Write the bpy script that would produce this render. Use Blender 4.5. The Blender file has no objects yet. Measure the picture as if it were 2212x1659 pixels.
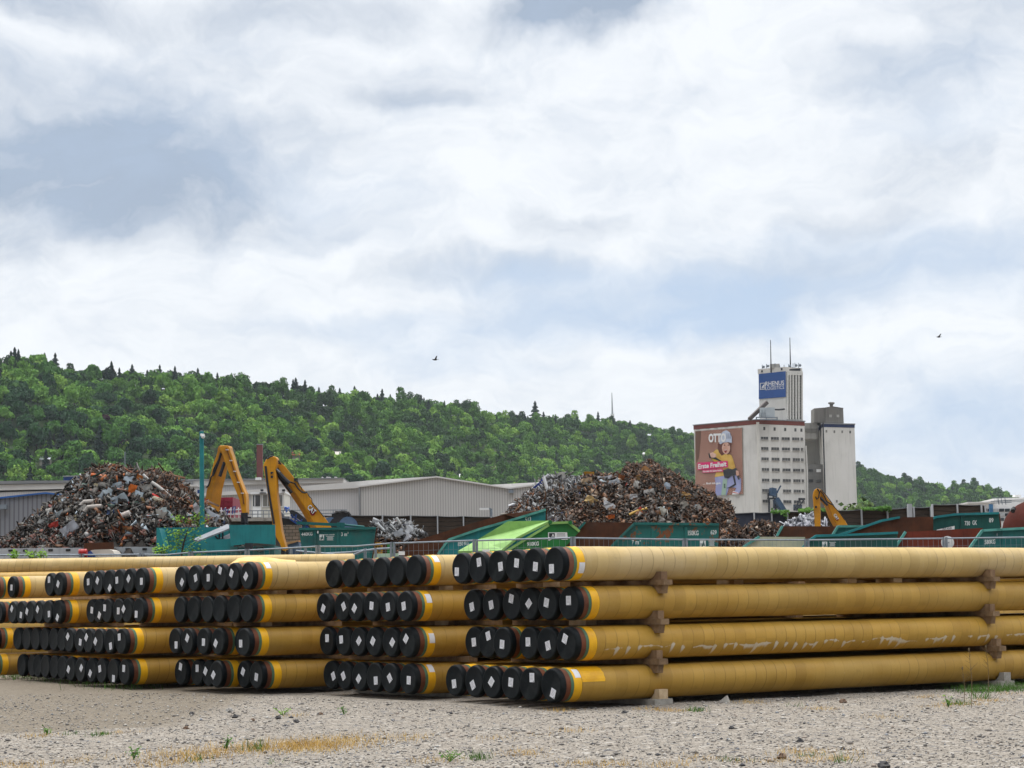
import bpy, bmesh, math, random
import numpy as np
from mathutils import Vector, Matrix, Euler

random.seed(7)
RNG = np.random.default_rng(7)
SC = bpy.context.scene
COL = SC.collection
PI = math.pi
V = Vector

# ------------------------------------------------------------------ camera
FPX, CX, CY = 4600.0, 1106.0, 829.5          # focal length and centre in units of a 2212 x 1659 frame
EYE = V((0, 0, 1.83))
CAMR = (Matrix.Rotation(PI / 2 + math.atan(474 / FPX), 3, 'X') @ Matrix.Rotation(-0.0167, 3, 'Z'))
cd = bpy.data.cameras.new('camera')
cd.sensor_width = 36
cd.lens = 36 * FPX / 2212
cd.clip_end = 12000
cam = bpy.data.objects.new('camera', cd)
cam.matrix_world = Matrix.Translation(EYE) @ CAMR.to_4x4()
COL.objects.link(cam)
SC.camera = cam


def P(px, py, Y):
    """a world point at distance Y in front of the camera, seen at px, py"""
    d = CAMR @ V(((px - CX) / FPX, -(py - CY) / FPX, -1))
    return EYE + d * (Y / d.y)


def horizon(px):
    return 1304 - (px - CX) * 0.0167


def pxw(n, Y):
    return n * Y / FPX


# ------------------------------------------------------------------ objects
WT = {}


def _link(o, parent):
    COL.objects.link(o)
    if parent is not None:
        o.parent = parent
        o.location = -WT.get(parent.name, V((0, 0, 0)))
    WT[o.name] = V((0, 0, 0))
    return o


def tag(o, label=None, cat=None, group=None, kind=None):
    if label: o['label'] = label
    if cat: o['category'] = cat
    if group: o['group'] = group
    if kind: o['kind'] = kind
    return o


def thing(name, label, cat, loc=(0, 0, 0), group=None):
    o = bpy.data.objects.new(name, None)
    o.empty_display_size = 0.2
    COL.objects.link(o)
    o.location = V(loc)
    WT[o.name] = V(loc)
    return tag(o, label, cat, group)


class MB:
    def __init__(self):
        self.v, self.f, self.mi, self.cur = [], [], [], 0

    def add(self, vs, fs):
        n = len(self.v)
        self.v += [tuple(p) for p in vs]
        for q in fs:
            self.f.append([i + n for i in q])
            self.mi.append(self.cur)
        return self

    def mat(self, i):
        self.cur = i
        return self

    def box(self, c, s, rot=None):
        hx, hy, hz = s[0] / 2, s[1] / 2, s[2] / 2
        c = V(c)
        vs = []
        for x, y, z in ((-hx, -hy, -hz), (hx, -hy, -hz), (hx, hy, -hz), (-hx, hy, -hz), (-hx, -hy, hz), (hx, -hy, hz), (hx, hy, hz), (-hx, hy, hz)):
            p = V((x, y, z))
            if rot is not None: p = rot @ p
            vs.append(c + p)
        return self.add(vs, [(0, 3, 2, 1), (4, 5, 6, 7), (0, 1, 5, 4), (1, 2, 6, 5), (2, 3, 7, 6), (3, 0, 4, 7)])

    def prism(self, pts, off):
        pts = [V(p) for p in pts]
        off = V(off)
        n = len(pts)
        vs = pts + [p + off for p in pts]
        fs = [tuple(range(n)), tuple(range(2 * n - 1, n - 1, -1))]
        fs += [(i, i + n, (i + 1) % n + n, (i + 1) % n) for i in range(n)]
        return self.add(vs, fs)

    def bar(self, p0, p1, w, h, up=(0, 0, 1)):
        p0, p1 = V(p0), V(p1)
        d = (p1 - p0).normalized()
        u = V(up)
        s = d.cross(u)
        if s.length < 1e-4: s = d.cross(V((1, 0, 0)))
        s.normalize()
        u = s.cross(d).normalized()
        a, b = s * w / 2, u * h / 2
        return self.prism([p0 - a - b, p0 + a - b, p0 + a + b, p0 - a + b], p1 - p0)

    def cone(self, p0, p1, r0, r1, n=10, caps=True):
        return self.tube([p0, p1], [r0, r1], n, caps)

    def tube(self, path, r, n=8, caps=True):
        path = [V(p) for p in path]
        rs = r if isinstance(r, (list, tuple)) else [r] * len(path)
        vs, fs = [], []
        ref = None
        for i, p in enumerate(path):
            d = (path[min(i + 1, len(path) - 1)] - path[max(i - 1, 0)])
            d = d.normalized() if d.length > 1e-9 else V((0, 0, 1))
            if ref is None:
                ref = d.orthogonal().normalized()
            ref = (ref - d * ref.dot(d))
            ref = ref.normalized() if ref.length > 1e-6 else d.orthogonal().normalized()
            b = d.cross(ref)
            for k in range(n):
                a = 2 * PI * k / n
                vs.append(p + (ref * math.cos(a) + b * math.sin(a)) * rs[i])
        for i in range(len(path) - 1):
            for k in range(n):
                fs.append((i * n + k, i * n + (k + 1) % n, (i + 1) * n + (k + 1) % n, (i + 1) * n + k))
        if caps:
            fs.append(tuple(range(n - 1, -1, -1)))
            fs.append(tuple(range((len(path) - 1) * n, len(path) * n)))
        return self.add(vs, fs)

    def lathe_x(self, prof, n=40):
        """profile (x, r) turned about the x axis; ends close where r = 0"""
        vs, fs, ring = [], [], []
        for x, r in prof:
            if r == 0:
                ring.append([len(vs)])
                vs.append((x, 0, 0))
            else:
                ring.append(list(range(len(vs), len(vs) + n)))
                for k in range(n):
                    a = 2 * PI * k / n
                    vs.append((x, r * math.cos(a), r * math.sin(a)))
        for a, b in zip(ring, ring[1:]):
            for k in range(n):
                k2 = (k + 1) % n
                if len(a) == 1 and len(b) == 1: continue
                if len(a) == 1: fs.append((a[0], b[k2], b[k]))
                elif len(b) == 1: fs.append((a[k], a[k2], b[0]))
                else: fs.append((a[k], a[k2], b[k2], b[k]))
        return self.add(vs, fs)

    def ball(self, c, r, sc=(1, 1, 1), nu=12, nv=8):
        c = V(c)
        vs = [c + V((0, 0, -r * sc[2]))]
        for j in range(1, nv):
            t = -PI / 2 + PI * j / nv
            for i in range(nu):
                a = 2 * PI * i / nu
                vs.append(c + V((r * sc[0] * math.cos(t) * math.cos(a), r * sc[1] * math.cos(t) * math.sin(a), r * sc[2] * math.sin(t))))
        vs.append(c + V((0, 0, r * sc[2])))
        fs = [(0, 1 + (i + 1) % nu, 1 + i) for i in range(nu)]
        for j in range(nv - 2):
            for i in range(nu):
                a = 1 + j * nu
                fs.append((a + i, a + (i + 1) % nu, a + nu + (i + 1) % nu, a + nu + i))
        l = len(vs) - 1
        a = 1 + (nv - 2) * nu
        fs += [(l, a + i, a + (i + 1) % nu) for i in range(nu)]
        return self.add(vs, fs)

    def mesh(self, name, mats, smooth=False, recalc=True):
        me = bpy.data.meshes.new(name)
        me.from_pydata(self.v, [], self.f)
        for m in (mats if isinstance(mats, (list, tuple)) else [mats]):
            me.materials.append(m)
        me.polygons.foreach_set('material_index', self.mi)
        if smooth: me.polygons.foreach_set('use_smooth', [True] * len(me.polygons))
        me.update()
        if recalc:
            bm = bmesh.new()
            bm.from_mesh(me)
            bmesh.ops.recalc_face_normals(bm, faces=bm.faces)
            bm.to_mesh(me)
            bm.free()
        if smooth:
            try: me.set_sharp_from_angle(angle=math.radians(40))
            except Exception: pass
        return me

    def build(self, name, mats, parent=None, smooth=False, recalc=True):
        return _link(bpy.data.objects.new(name, self.mesh(name, mats, smooth, recalc)), parent)


_TX = {}


def text_geo(s, bold=0.0):
    """2-D outlines of a word, fitted into the unit square"""
    k = (s, bold)
    if k not in _TX:
        c = bpy.data.curves.new('lettering', 'FONT')
        c.body = s
        c.offset = bold
        c.resolution_u = 3
        o = bpy.data.objects.new('lettering', c)
        COL.objects.link(o)
        dg = bpy.context.evaluated_depsgraph_get()
        me = bpy.data.meshes.new_from_object(o.evaluated_get(dg))
        vs = np.array([v.co[:2] for v in me.vertices])
        fs = [tuple(p.vertices) for p in me.polygons]
        bpy.data.objects.remove(o)
        bpy.data.curves.remove(c)
        bpy.data.meshes.remove(me)
        lo, hi = vs.min(0), vs.max(0)
        _TX[k] = ((vs - lo) / (hi - lo), fs)
    return _TX[k]


def put_text(mb, s, o, u, v, bold=0.0, thick=None):
    vs, fs = text_geo(s, bold)
    o, u, v = V(o), V(u), V(v)
    mb.add([o + u * float(a) + v * float(b) for a, b in vs], fs)


def px_text(mb, s, x0, y0, x1, y1, Y, bold=0.0, skew=0.0):
    """lettering on an upright plate at distance Y; skew: how far the right end drops"""
    o = P(x0, y1, Y)
    put_text(mb, s, o, P(x1, y1 + skew, Y) - o, P(x0, y0, Y) - o, bold)


# ------------------------------------------------------------------ materials
class NT:
    def __init__(self, tree):
        self.t = tree

    def n(self, typ, **kw):
        nd = self.t.nodes.new(typ)
        for k, v in kw.items(): setattr(nd, k, v)
        return nd

    def link(self, a, b):
        self.t.links.new(a, b)

    def put(self, sock, v):
        if v is None: return
        if isinstance(v, bpy.types.NodeSocket): self.link(v, sock)
        else:
            if sock.type == 'RGBA' and len(v) == 3: v = (*v, 1)
            sock.default_value = v

    def m(self, op, a, b=None, c=None, clamp=False):
        nd = self.n('ShaderNodeMath', operation=op, use_clamp=clamp)
        self.put(nd.inputs[0], a)
        self.put(nd.inputs[1], b)
        self.put(nd.inputs[2], c)
        return nd.outputs[0]

    def vm(self, op, a, b=None):
        nd = self.n('ShaderNodeVectorMath', operation=op)
        self.put(nd.inputs[0], a)
        self.put(nd.inputs[1], b)
        return nd.outputs[0]

    def mix(self, f, a, b, blend='MIX'):
        nd = self.n('ShaderNodeMix', data_type='RGBA', blend_type=blend)
        self.put(nd.inputs[0], f)
        self.put(nd.inputs[6], a)
        self.put(nd.inputs[7], b)
        return nd.outputs[2]

    def noise(self, vec=None, scale=5, detail=4, rough=.55, dist=0, out=0, lac=2.0):
        nd = self.n('ShaderNodeTexNoise')
        self.put(nd.inputs['Vector'], vec)
        nd.inputs['Scale'].default_value = scale
        nd.inputs['Detail'].default_value = detail
        nd.inputs['Roughness'].default_value = rough
        nd.inputs['Distortion'].default_value = dist
        nd.inputs['Lacunarity'].default_value = lac
        return nd.outputs[out]

    def step(self, x, lo, hi):
        nd = self.n('ShaderNodeMapRange', interpolation_type='SMOOTHSTEP')
        self.put(nd.inputs[0], x)
        nd.inputs[1].default_value = lo
        nd.inputs[2].default_value = hi
        return nd.outputs[0]

    def obj(self):
        return self.n('ShaderNodeTexCoord').outputs['Object']

    def scaled(self, vec, s):
        nd = self.n('ShaderNodeMapping')
        self.put(nd.inputs['Vector'], vec)
        nd.inputs['Scale'].default_value = s
        return nd.outputs[0]

    def sep(self, vec):
        nd = self.n('ShaderNodeSeparateXYZ')
        self.put(nd.inputs[0], vec)
        return nd.outputs

    def bump(self, h, strength=.3, dist=.02):
        nd = self.n('ShaderNodeBump')
        nd.inputs['Strength'].default_value = strength
        nd.inputs['Distance'].default_value = dist
        self.put(nd.inputs['Height'], h)
        return nd.outputs[0]


def new_mat(name):
    m = bpy.data.materials.new(name)
    m.use_nodes = True
    b = m.node_tree.nodes['Principled BSDF']
    b.inputs['Specular IOR Level'].default_value = 0.3
    return m, NT(m.node_tree), b


def pm(name, c1, c2=None, scale=3.0, rough=.6, metal=0.0, bump=0.0, rust=0.0, streak=0.0, grime=0.0, spec=.3, ss=1.0, rustcol=(.10, .035, .012)):
    """painted or raw surface: two-tone mottling, optional rust patches, runs and grime"""
    m, t, b = new_mat(name)
    co = t.obj()
    c2 = c2 or tuple(x * .75 for x in c1)
    col = t.mix(t.step(t.noise(co, scale, 6, .6), .35, .68), c1, c2)
    if streak:
        s = t.noise(t.scaled(co, (6 * ss, 6 * ss, .35 * ss)), 3, 5, .6)
        col = t.mix(t.m('MULTIPLY', t.step(s, .5, .72), streak), col, tuple(x * .42 for x in c1))
    if grime:
        g = t.noise(co, scale * .45, 8, .7)
        col = t.mix(t.m('MULTIPLY', t.step(g, .5, .7), grime), col, (.06, .05, .04))
    if rust:
        r = t.noise(co, scale * 1.3, 9, .72)
        col = t.mix(t.step(r, .74 - rust * .3, .78 - rust * .3), col, t.mix(t.noise(co, scale * 6, 4), rustcol, tuple(x * 2.4 for x in rustcol)))
    t.put(b.inputs['Base Color'], col)
    b.inputs['Roughness'].default_value = rough
    b.inputs['Metallic'].default_value = metal
    b.inputs['Specular IOR Level'].default_value = spec
    if bump:
        t.put(b.inputs['Normal'], t.bump(t.noise(co, scale * 8, 5, .65), bump, .02))
    return m


def flat(name, c, rough=.7, metal=0.0, spec=.3):
    m, t, b = new_mat(name)
    co = t.obj()
    t.put(b.inputs['Base Color'], t.mix(t.noise(co, 9, 3), tuple(x * .92 for x in c), tuple(min(1, x * 1.06) for x in c)))
    b.inputs['Roughness'].default_value = rough
    b.inputs['Metallic'].default_value = metal
    b.inputs['Specular IOR Level'].default_value = spec
    return m
# ------------------------------------------------------------------ sky, sun, view
W = bpy.data.worlds.new('World')
SC.world = W
W.use_nodes = True
t = NT(W.node_tree)
bg = W.node_tree.nodes['Background']
SUN_EL, SUN_AZ = math.radians(68), math.radians(318)
sky = t.n('ShaderNodeTexSky', sky_type='NISHITA', sun_disc=False, sun_elevation=SUN_EL, sun_rotation=SUN_AZ, air_density=1.0, dust_density=1.5)
dvec = t.n('ShaderNodeTexCoord').outputs['Generated']
sx, sy, sz = t.sep(dvec)
az = t.m('ARCTAN2', sx, sy)
el = t.m('ARCSINE', sz)
cmb = t.n('ShaderNodeCombineXYZ')
t.put(cmb.inputs[0], t.m('MULTIPLY', az, 4.6))
t.put(cmb.inputs[1], t.m('MULTIPLY', el, 4.6))
uv = cmb.outputs[0]                                   # one unit is about 12.5 degrees of sky
warp = t.noise(uv, 2.6, 5, .55, out=1)
wv = t.vm('ADD', uv, t.vm('MULTIPLY', t.vm('SUBTRACT', warp, (.5, .5, .5)), (.5, .26, 0)))
wx, wy, _ = t.sep(wv)


def bank(cx, cy, rx, ry, s):
    """a bank of darker cloud at a heading and height in the sky"""
    u0, v0 = (cx - CX) / 1000, (1304 - cy) / 1000
    a = t.m('DIVIDE', t.m('SUBTRACT', wx, u0), rx / 1000)
    b = t.m('DIVIDE', t.m('SUBTRACT', wy, v0), ry / 1000)
    d = t.m('SQRT', t.m('ADD', t.m('MULTIPLY', a, a), t.m('MULTIPLY', b, b)))
    return t.m('MULTIPLY', t.m('SUBTRACT', 1.0, t.step(d, .25, 1.25)), s)


def total(banks):
    acc = None
    for bk in banks:
        x = bank(*bk)
        acc = x if acc is None else t.m('ADD', acc, x)
    return acc


grey = total([(120, 310, 380, 190, .7), (400, 430, 250, 110, .75), (30, 400, 160, 60, .35), (280, 300, 240, 80, .3), (60, 20, 480, 60, .5), (420, 150, 260, 110, .28), (1230, 35, 250, 60, .8), (1330, 5, 160, 40, .5),
              (700, 20, 300, 60, .4), (800, 160, 260, 70, .22), (640, 300, 200, 120, .3), (900, 190, 160, 40, .22), (40, 520, 260, 70, .34), (2010, 200, 240, 110, .36), (2120, 60, 260, 70, .26), (2020, 400, 220, 70, .26), (1870, 490, 200, 40, .3), (640, 480, 220, 60, .25),
              (1200, 490, 200, 36, .3), (1000, 580, 300, 40, .38), (1450, 650, 460, 70, .3), (1850, 600, 360, 70, .22), (520, 330, 160, 120, .25), (1650, 560, 300, 50, .22)])
blue = total([(1430, 665, 470, 95, .85), (1560, 720, 260, 60, .5), (1080, 590, 280, 40, .4), (1800, 570, 440, 90, .42), (2050, 640, 300, 90, .4), (850, 720, 360, 60, .34), (1000, 790, 300, 50, .3), (2060, 960, 320, 130, .72),
              (1960, 800, 260, 70, .2), (120, 330, 420, 200, .12), (420, 230, 320, 160, .1), (2050, 250, 260, 160, .22), (620, 420, 300, 140, .2)])
fib = t.noise(t.scaled(wv, (2.0, 4.2, 1)), 1.5, 9, .6, .4)
fib2 = t.noise(t.scaled(wv, (1.0, 1.7, 1)), 6.5, 8, .62, .3)
tex = t.m('ADD', t.m('MULTIPLY', t.m('SUBTRACT', fib, .5), 1.15), t.m('MULTIPLY', t.m('SUBTRACT', fib2, .5), .95))
g = t.m('ADD', grey, t.m('MULTIPLY', tex, t.m('ADD', .62, t.m('MULTIPLY', grey, .8)))) 
g = t.m('ADD', g, .11, clamp=True)
b_ = t.m('ADD', blue, t.m('MULTIPLY', tex, t.m('ADD', .5, t.m('MULTIPLY', blue, .6))), clamp=True)
cl = t.mix(g, (.815, .84, .87), (.33, .395, .495))
cl = t.mix(t.m('MULTIPLY', b_, .92), cl, (.44, .555, .72))
up = t.step(sz, -.06, -.01)
cl = t.mix(up, (.22, .21, .20), cl)
# an overcast sky is far brighter overhead than near the horizon
cl = t.vm('MULTIPLY', cl, t.mix(t.step(el, .33, 1.05), (1, 1, 1), (3.1, 3.05, 3.0)))
# unseen low sky behind the camera is darkened, added for contrast on front faces
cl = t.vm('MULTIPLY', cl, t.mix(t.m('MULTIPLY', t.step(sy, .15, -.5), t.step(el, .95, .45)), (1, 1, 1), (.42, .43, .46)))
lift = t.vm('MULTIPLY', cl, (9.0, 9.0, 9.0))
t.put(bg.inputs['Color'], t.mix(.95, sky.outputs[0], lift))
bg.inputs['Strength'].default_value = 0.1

sd = bpy.data.lights.new('sun', 'SUN')
sd.energy = 1.5
sd.angle = math.radians(14)
sd.color = (1, .95, .88)
so = bpy.data.objects.new('sun', sd)
COL.objects.link(so)
sdir = V((math.sin(SUN_AZ) * math.cos(SUN_EL), math.cos(SUN_AZ) * math.cos(SUN_EL), math.sin(SUN_EL)))
so.rotation_euler = sdir.to_track_quat('Z', 'Y').to_euler()
so.location = (0, -20, 60)

SC.view_settings.view_transform = 'Standard'
SC.view_settings.look = 'None'
SC.view_settings.exposure = 0.42
SC.view_settings.gamma = 1.0
SC.render.engine = 'CYCLES'
SC.cycles.use_denoising = True
SC.cycles.max_bounces = 6
SC.cycles.diffuse_bounces = 3
SC.cycles.glossy_bounces = 3


# ------------------------------------------------------------------ ground
def gz(Y):
    """height of the yard: the pipe store lies low, the scrap yard behind it on a bank"""
    s = lambda a, b: max(0.0, min(1.0, (Y - a) / (b - a)))
    sm = lambda x: x * x * (3 - 2 * x)
    return 1.9 * sm(s(68, 77)) + 1.1 * sm(s(86.5, 88.5))


m, t, b = new_mat('gravel_ground')
co = t.obj()
vor = t.n('ShaderNodeTexVoronoi')
t.put(vor.inputs['Vector'], co)
vor.inputs['Scale'].default_value = 34
vor.inputs['Randomness'].default_value = 1
vc = t.sep(vor.outputs['Color'])[0]
vor2 = t.n('ShaderNodeTexVoronoi')
t.put(vor2.inputs['Vector'], t.scaled(co, (1, 1, 1)))
vor2.inputs['Scale'].default_value = 11
vc2 = t.sep(vor2.outputs['Color'])[1]
n_big = t.noise(co, .22, 5, .55)
n_mid = t.noise(co, 1.6, 6, .65)
n_fine = t.noise(co, 30, 3, .7)
col = t.mix(t.step(vc, .05, 1.0), (.125, .108, .088), (.33, .295, .25))
col = t.mix(t.step(vc2, .955, .975), col, (.37, .345, .31))
col = t.mix(t.step(vc2, .05, .03), col, (.09, .09, .095))
col = t.mix(t.m('MULTIPLY', t.step(n_mid, .46, .68), .35), col, (.215, .185, .15))
col = t.mix(t.m('MULTIPLY', t.step(n_fine, .55, .75), .55), col, (.07, .06, .05))
ox, oy, oz = t.sep(co)
# damp brown wheel ruts in front of the stacks on the far side of the yard
rut = t.m('MULTIPLY', t.step(t.m('ADD', ox, t.m('MULTIPLY', n_mid, 1.5)), -3.0, -6.0), t.step(t.m('ADD', oy, t.m('MULTIPLY', n_big, 5)), 33.0, 36.5))
col = t.mix(t.m('MULTIPLY', t.step(t.m('ADD', rut, t.m('MULTIPLY', t.m('SUBTRACT', n_mid, .5), .9)), .35, .9), .62), col, (.12, .095, .062))
t.put(b.inputs['Base Color'], col)
b.inputs['Roughness'].default_value = .95
b.inputs['Specular IOR Level'].default_value = .15
h = t.m('ADD', t.m('MULTIPLY', vc, .6), t.m('ADD', t.m('MULTIPLY', n_fine, .5), t.m('MULTIPLY', vc2, .5)))
t.put(b.inputs['Normal'], t.bump(h, .45, .025))
M_GROUND = m

ys = [-30, 0, 10, 18] + [20 + i * .35 for i in range(100)] + list(np.linspace(56, 67, 8)) + list(np.linspace(68, 90, 32)) + [95, 110, 140, 200, 300, 500, 800, 1500, 4000, 9000]
xs = [-9000, -3000, -800, -200, -60] + list(np.linspace(-30, 30, 130)) + [60, 200, 800, 3000, 9000]
mb = MB()
vs = []
for y in ys:
    for x in xs:
        z = gz(y)
        if 18 < y < 56 and abs(x) < 31:
            z += .014 * math.sin(x * .9 + y * .37) * math.sin(y * .8 - x * .21) + .008 * math.sin(x * 2.7 + 1.3 * y) - 0.008
        vs.append((x, y, z))
nx = len(xs)
fs = [(j * nx + i, j * nx + i + 1, (j + 1) * nx + i + 1, (j + 1) * nx + i) for j in range(len(ys) - 1) for i in range(nx - 1)]
mb.add(vs, fs)
o = mb.build('ground', M_GROUND, smooth=True)
tag(o, 'pale grey gravel yard with brown wheel ruts', 'ground', kind='structure')
# ------------------------------------------------------------------ coated pipes in stacks
AZP = math.radians(53.5)
EA = V((math.sin(AZP), math.cos(AZP), 0))            # along a pipe
ER = V((-math.cos(AZP), math.sin(AZP), 0))           # from row to row, away from the camera
O0 = V((.754, 37.3, 0))
ROW, GROUP, LEN = .73, 5.22, 16.0
TZ = [2.509, 1.815, 1.112, .407]                      # heights of the pipe centres, top tier first


def fr(a, r, z):
    p = O0 + EA * a + ER * r
    return V((p.x, p.y, z))


def pipe_mat(name, c1, c2, stain=0.0):
    m, t, b = new_mat(name)
    co = t.obj()
    x, y, z = t.sep(co)
    rnd = t.n('ShaderNodeObjectInfo').outputs['Random']
    ang = t.m('DIVIDE', t.m('ARCTAN2', z, y), 2 * PI)
    u = t.m('ADD', t.m('DIVIDE', x, .255), ang)
    fr_ = t.m('FRACT', u)
    wrap = t.n('ShaderNodeTexWhiteNoise', noise_dimensions='1D')
    t.put(wrap.inputs['W'], t.m('ADD', t.m('FLOOR', u), t.m('MULTIPLY', rnd, 91)))
    wv_ = wrap.outputs['Value']
    off = t.n('ShaderNodeCombineXYZ')
    t.put(off.inputs[0], t.m('MULTIPLY', rnd, 40))
    cr = t.vm('ADD', co, off.outputs[0])
    col = t.mix(t.step(t.noise(cr, 1.3, 5, .6), .3, .7), c1, c2)
    col = t.mix(t.m('MULTIPLY', wv_, .42), col, tuple(v * 1.3 for v in c1))
    fade = t.step(t.noise(t.scaled(cr, (.5, 1.6, 1.6)), .9, 5, .6), .42, .7)
    col = t.mix(t.m('MULTIPLY', fade, .45), col, (c1[0] * 1.12, c1[1] * 1.25, c1[2] * 2.0))
    # dust and water marks running round the pipe
    runs = t.noise(t.scaled(cr, (7, 1.2, 1.2)), 2.2, 6, .65)
    col = t.mix(t.m('MULTIPLY', t.step(runs, .55, .8), .4), col, (c1[0] * 1.15, c1[1] * 1.25, c1[2] * 1.9))
    col = t.mix(t.m('MULTIPLY', t.step(t.noise(cr, 4.5, 7, .7), .56, .75), .35), col, tuple(v * .55 for v in c1))
    # the lap of each wrap of tape
    lap = t.m('SUBTRACT', 1.0, t.step(fr_, 0.0, .11))
    w2 = t.m('MULTIPLY', lap, t.m('ADD', .12, t.m('MULTIPLY', t.step(t.noise(cr, 1.1, 4, .65), .36, .66), .85)))
    col = t.mix(w2, col, tuple(v * .46 for v in c1))
    if stain:
        mid = t.m('ADD', t.m('ADD', ang, .448), t.m('MULTIPLY', t.m('SUBTRACT', t.noise(t.scaled(cr, (.8, .2, .2)), 1.1, 3), .5), .22))
        lapd = t.m('SUBTRACT', 1.0, t.step(t.m('ABSOLUTE', t.m('SUBTRACT', fr_, .14)), .03, .24))
        wid = t.m('MULTIPLY', t.step(t.noise(t.scaled(cr, (.7, .01, .01)), 1.5, 4, .6), .45, .66), .062)
        wid = t.m('ADD', wid, t.m('MULTIPLY', t.m('MULTIPLY', lapd, t.m('POWER', wv_, 2.0)), .14))
        wid = t.m('ADD', wid, t.m('MULTIPLY', t.m('SUBTRACT', t.noise(t.scaled(cr, (14, .3, .3)), 1.5, 3), .5), .02))
        below = t.step(t.m('DIVIDE', mid, t.m('MAXIMUM', wid, .002)), 1.0, .25)
        above = t.step(t.m('DIVIDE', mid, t.m('MAXIMUM', t.m('MULTIPLY', t.m('MULTIPLY', lapd, wv_), .03), .004)), -1.0, -.1)
        k = t.m('MULTIPLY', t.m('MULTIPLY', above, below), t.step(wid, .004, .016))
        col = t.mix(t.m('MULTIPLY', k, t.m('ADD', .25, t.m('MULTIPLY', t.noise(cr, 11, 4, .7), .75))), col, (.66, .64, .57))
    else:
        sp = t.step(t.noise(t.scaled(cr, (2.6, 1.4, 1.4)), 3.0, 6, .72), .67, .76)
        col = t.mix(t.m('MULTIPLY', sp, .45), col, (.62, .56, .42))
    t.put(b.inputs['Base Color'], col)
    b.inputs['Roughness'].default_value = .52
    b.inputs['Specular IOR Level'].default_value = .32
    hgt = t.m('ADD', t.m('MULTIPLY', t.m('SUBTRACT', 1.0, fr_), .5), t.m('MULTIPLY', t.noise(cr, 3, 3), .25))
    t.put(b.inputs['Normal'], t.bump(hgt, .55, .018))
    return m


M_COAT = pipe_mat('gold_wrap_tape', (.385, .226, .037), (.29, .16, .020))
M_COAT_PALE = pipe_mat('sun_bleached_wrap_tape', (.455, .322, .125), (.38, .258, .082))
M_COAT_STAIN = pipe_mat('limestained_wrap_tape', (.415, .24, .034), (.325, .178, .020), 1.0)
M_YEL = pm('yellow_tape', (.78, .42, .010), (.70, .35, .008), 4, .45, bump=.05, grime=.15)
M_GRN = pm('green_primer', (.075, .15, .085), (.05, .105, .065), 6, .6)
M_BRN = pm('brown_bare_steel', (.15, .045, .018), (.085, .028, .014), 5, .7, bump=.1)
M_BRN_PALE = pm('faded_brown_steel', (.18, .068, .036), (.12, .042, .022), 5, .7, bump=.1)
m, t, b = new_mat('black_plastic_cap')
co = t.obj()
col = t.mix(t.step(t.noise(co, 3.2, 6, .65), .35, .72), (.0022, .0038, .005), (.005, .008, .010))
col = t.mix(t.m('MULTIPLY', t.step(t.noise(t.scaled(co, (1, 9, 2)), 3, 6, .7), .64, .78), .18), col, (.04, .047, .05))
rnd = t.n('ShaderNodeObjectInfo').outputs['Random']
col = t.mix(t.m('MULTIPLY', t.m('MULTIPLY', rnd, .55), t.step(t.noise(co, 1.7, 6, .7), .42, .72)), col, (.030, .032, .030))
t.put(b.inputs['Base Color'], col)
t.put(b.inputs['Roughness'], t.m('ADD', .42, t.m('MULTIPLY', rnd, .25)))
b.inputs['Specular IOR Level'].default_value = .1
t.put(b.inputs['Normal'], t.bump(t.noise(co, 2.5, 3), .25, .03))
M_CAP = m
M_TAG = flat('white_paper', (.66, .66, .68), .8)
M_TAGINK = flat('grey_print', (.30, .30, .33), .8)
M_WOOD = pm('weathered_timber', (.27, .175, .095), (.17, .105, .058), 5, .85, bump=.4, streak=.5, grime=.4)
M_WOODPALE = pm('fresh_cut_timber', (.58, .45, .29), (.46, .33, .2), 6, .85, bump=.3)
M_BEAM = pm('brown_bearer', (.25, .165, .092), (.16, .10, .055), 6, .85, bump=.4, streak=.4, grime=.3)
M_CHK = pm('dark_chock', (.17, .10, .055), (.26, .17, .095), 4, .85, bump=.4, streak=.4, grime=.5)
M_CONC = pm('grey_block', (.36, .34, .30), (.27, .25, .22), 6, .9, bump=.4, grime=.4)

R = .3
ME = {}
ME['cap'] = MB().lathe_x([(0.004, 0), (0.004, .12), (0.004, .245), (.0, .262), (.004, .276), (.016, .288), (.04, .296), (.105, .300), (.112, .300), (.114, .285)], 48).mesh('end_cap', M_CAP, True)
ME['steel'] = MB().lathe_x([(.02, .284), (.24, .284)], 48).mesh('bare_steel', M_BRN, True, False)
ME['steel_pale'] = MB().lathe_x([(.02, .284), (.24, .284)], 48).mesh('bare_steel', M_BRN_PALE, True, False)
ME['primer'] = MB().lathe_x([(.225, .2845), (.227, .290), (.30, .291)], 48).mesh('primer_band', M_GRN, True, False)
ME['yellow'] = MB().lathe_x([(.285, .29), (.288, .2975), (.47, .2985)], 48).mesh('yellow_band', M_YEL, True, False)
prof = [(.455, .297), (.462, .3035)] + [(.5 + i * .5, R + .0025 * math.sin(i * 2.3)) for i in range(31)] + [(LEN, R), (LEN + .001, 0)]
for k, mm in (('coat', M_COAT), ('coat_pale', M_COAT_PALE), ('coat_stain', M_COAT_STAIN)):
    ME[k] = MB().lathe_x(prof, 48).mesh('coating', mm, True, False)
mb = MB()
w, h = .066, .08
mb.prism([(-.003, -w, -h), (-.003, w, -h), (-.003, w, h), (-.003, -w, h)], (.004, 0, 0))
mb.mat(1)
for q in range(5):
    zz = .058 - q * .024
    mb.box((-.0035, .004 * (q % 2), zz), (.001, .09 if q else .06, .007))
mb.box((-.0035, -.045, -.065), (.001, .03, .02))
ME['tag'] = mb.mesh('paper_tag', [M_TAG, M_TAGINK])
mb = MB()
pts = []
for i in range(7):
    a = PI * (.62 + i * .035)
    pts.append((math.cos(a) * .3005, math.sin(a) * .3005))
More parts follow.
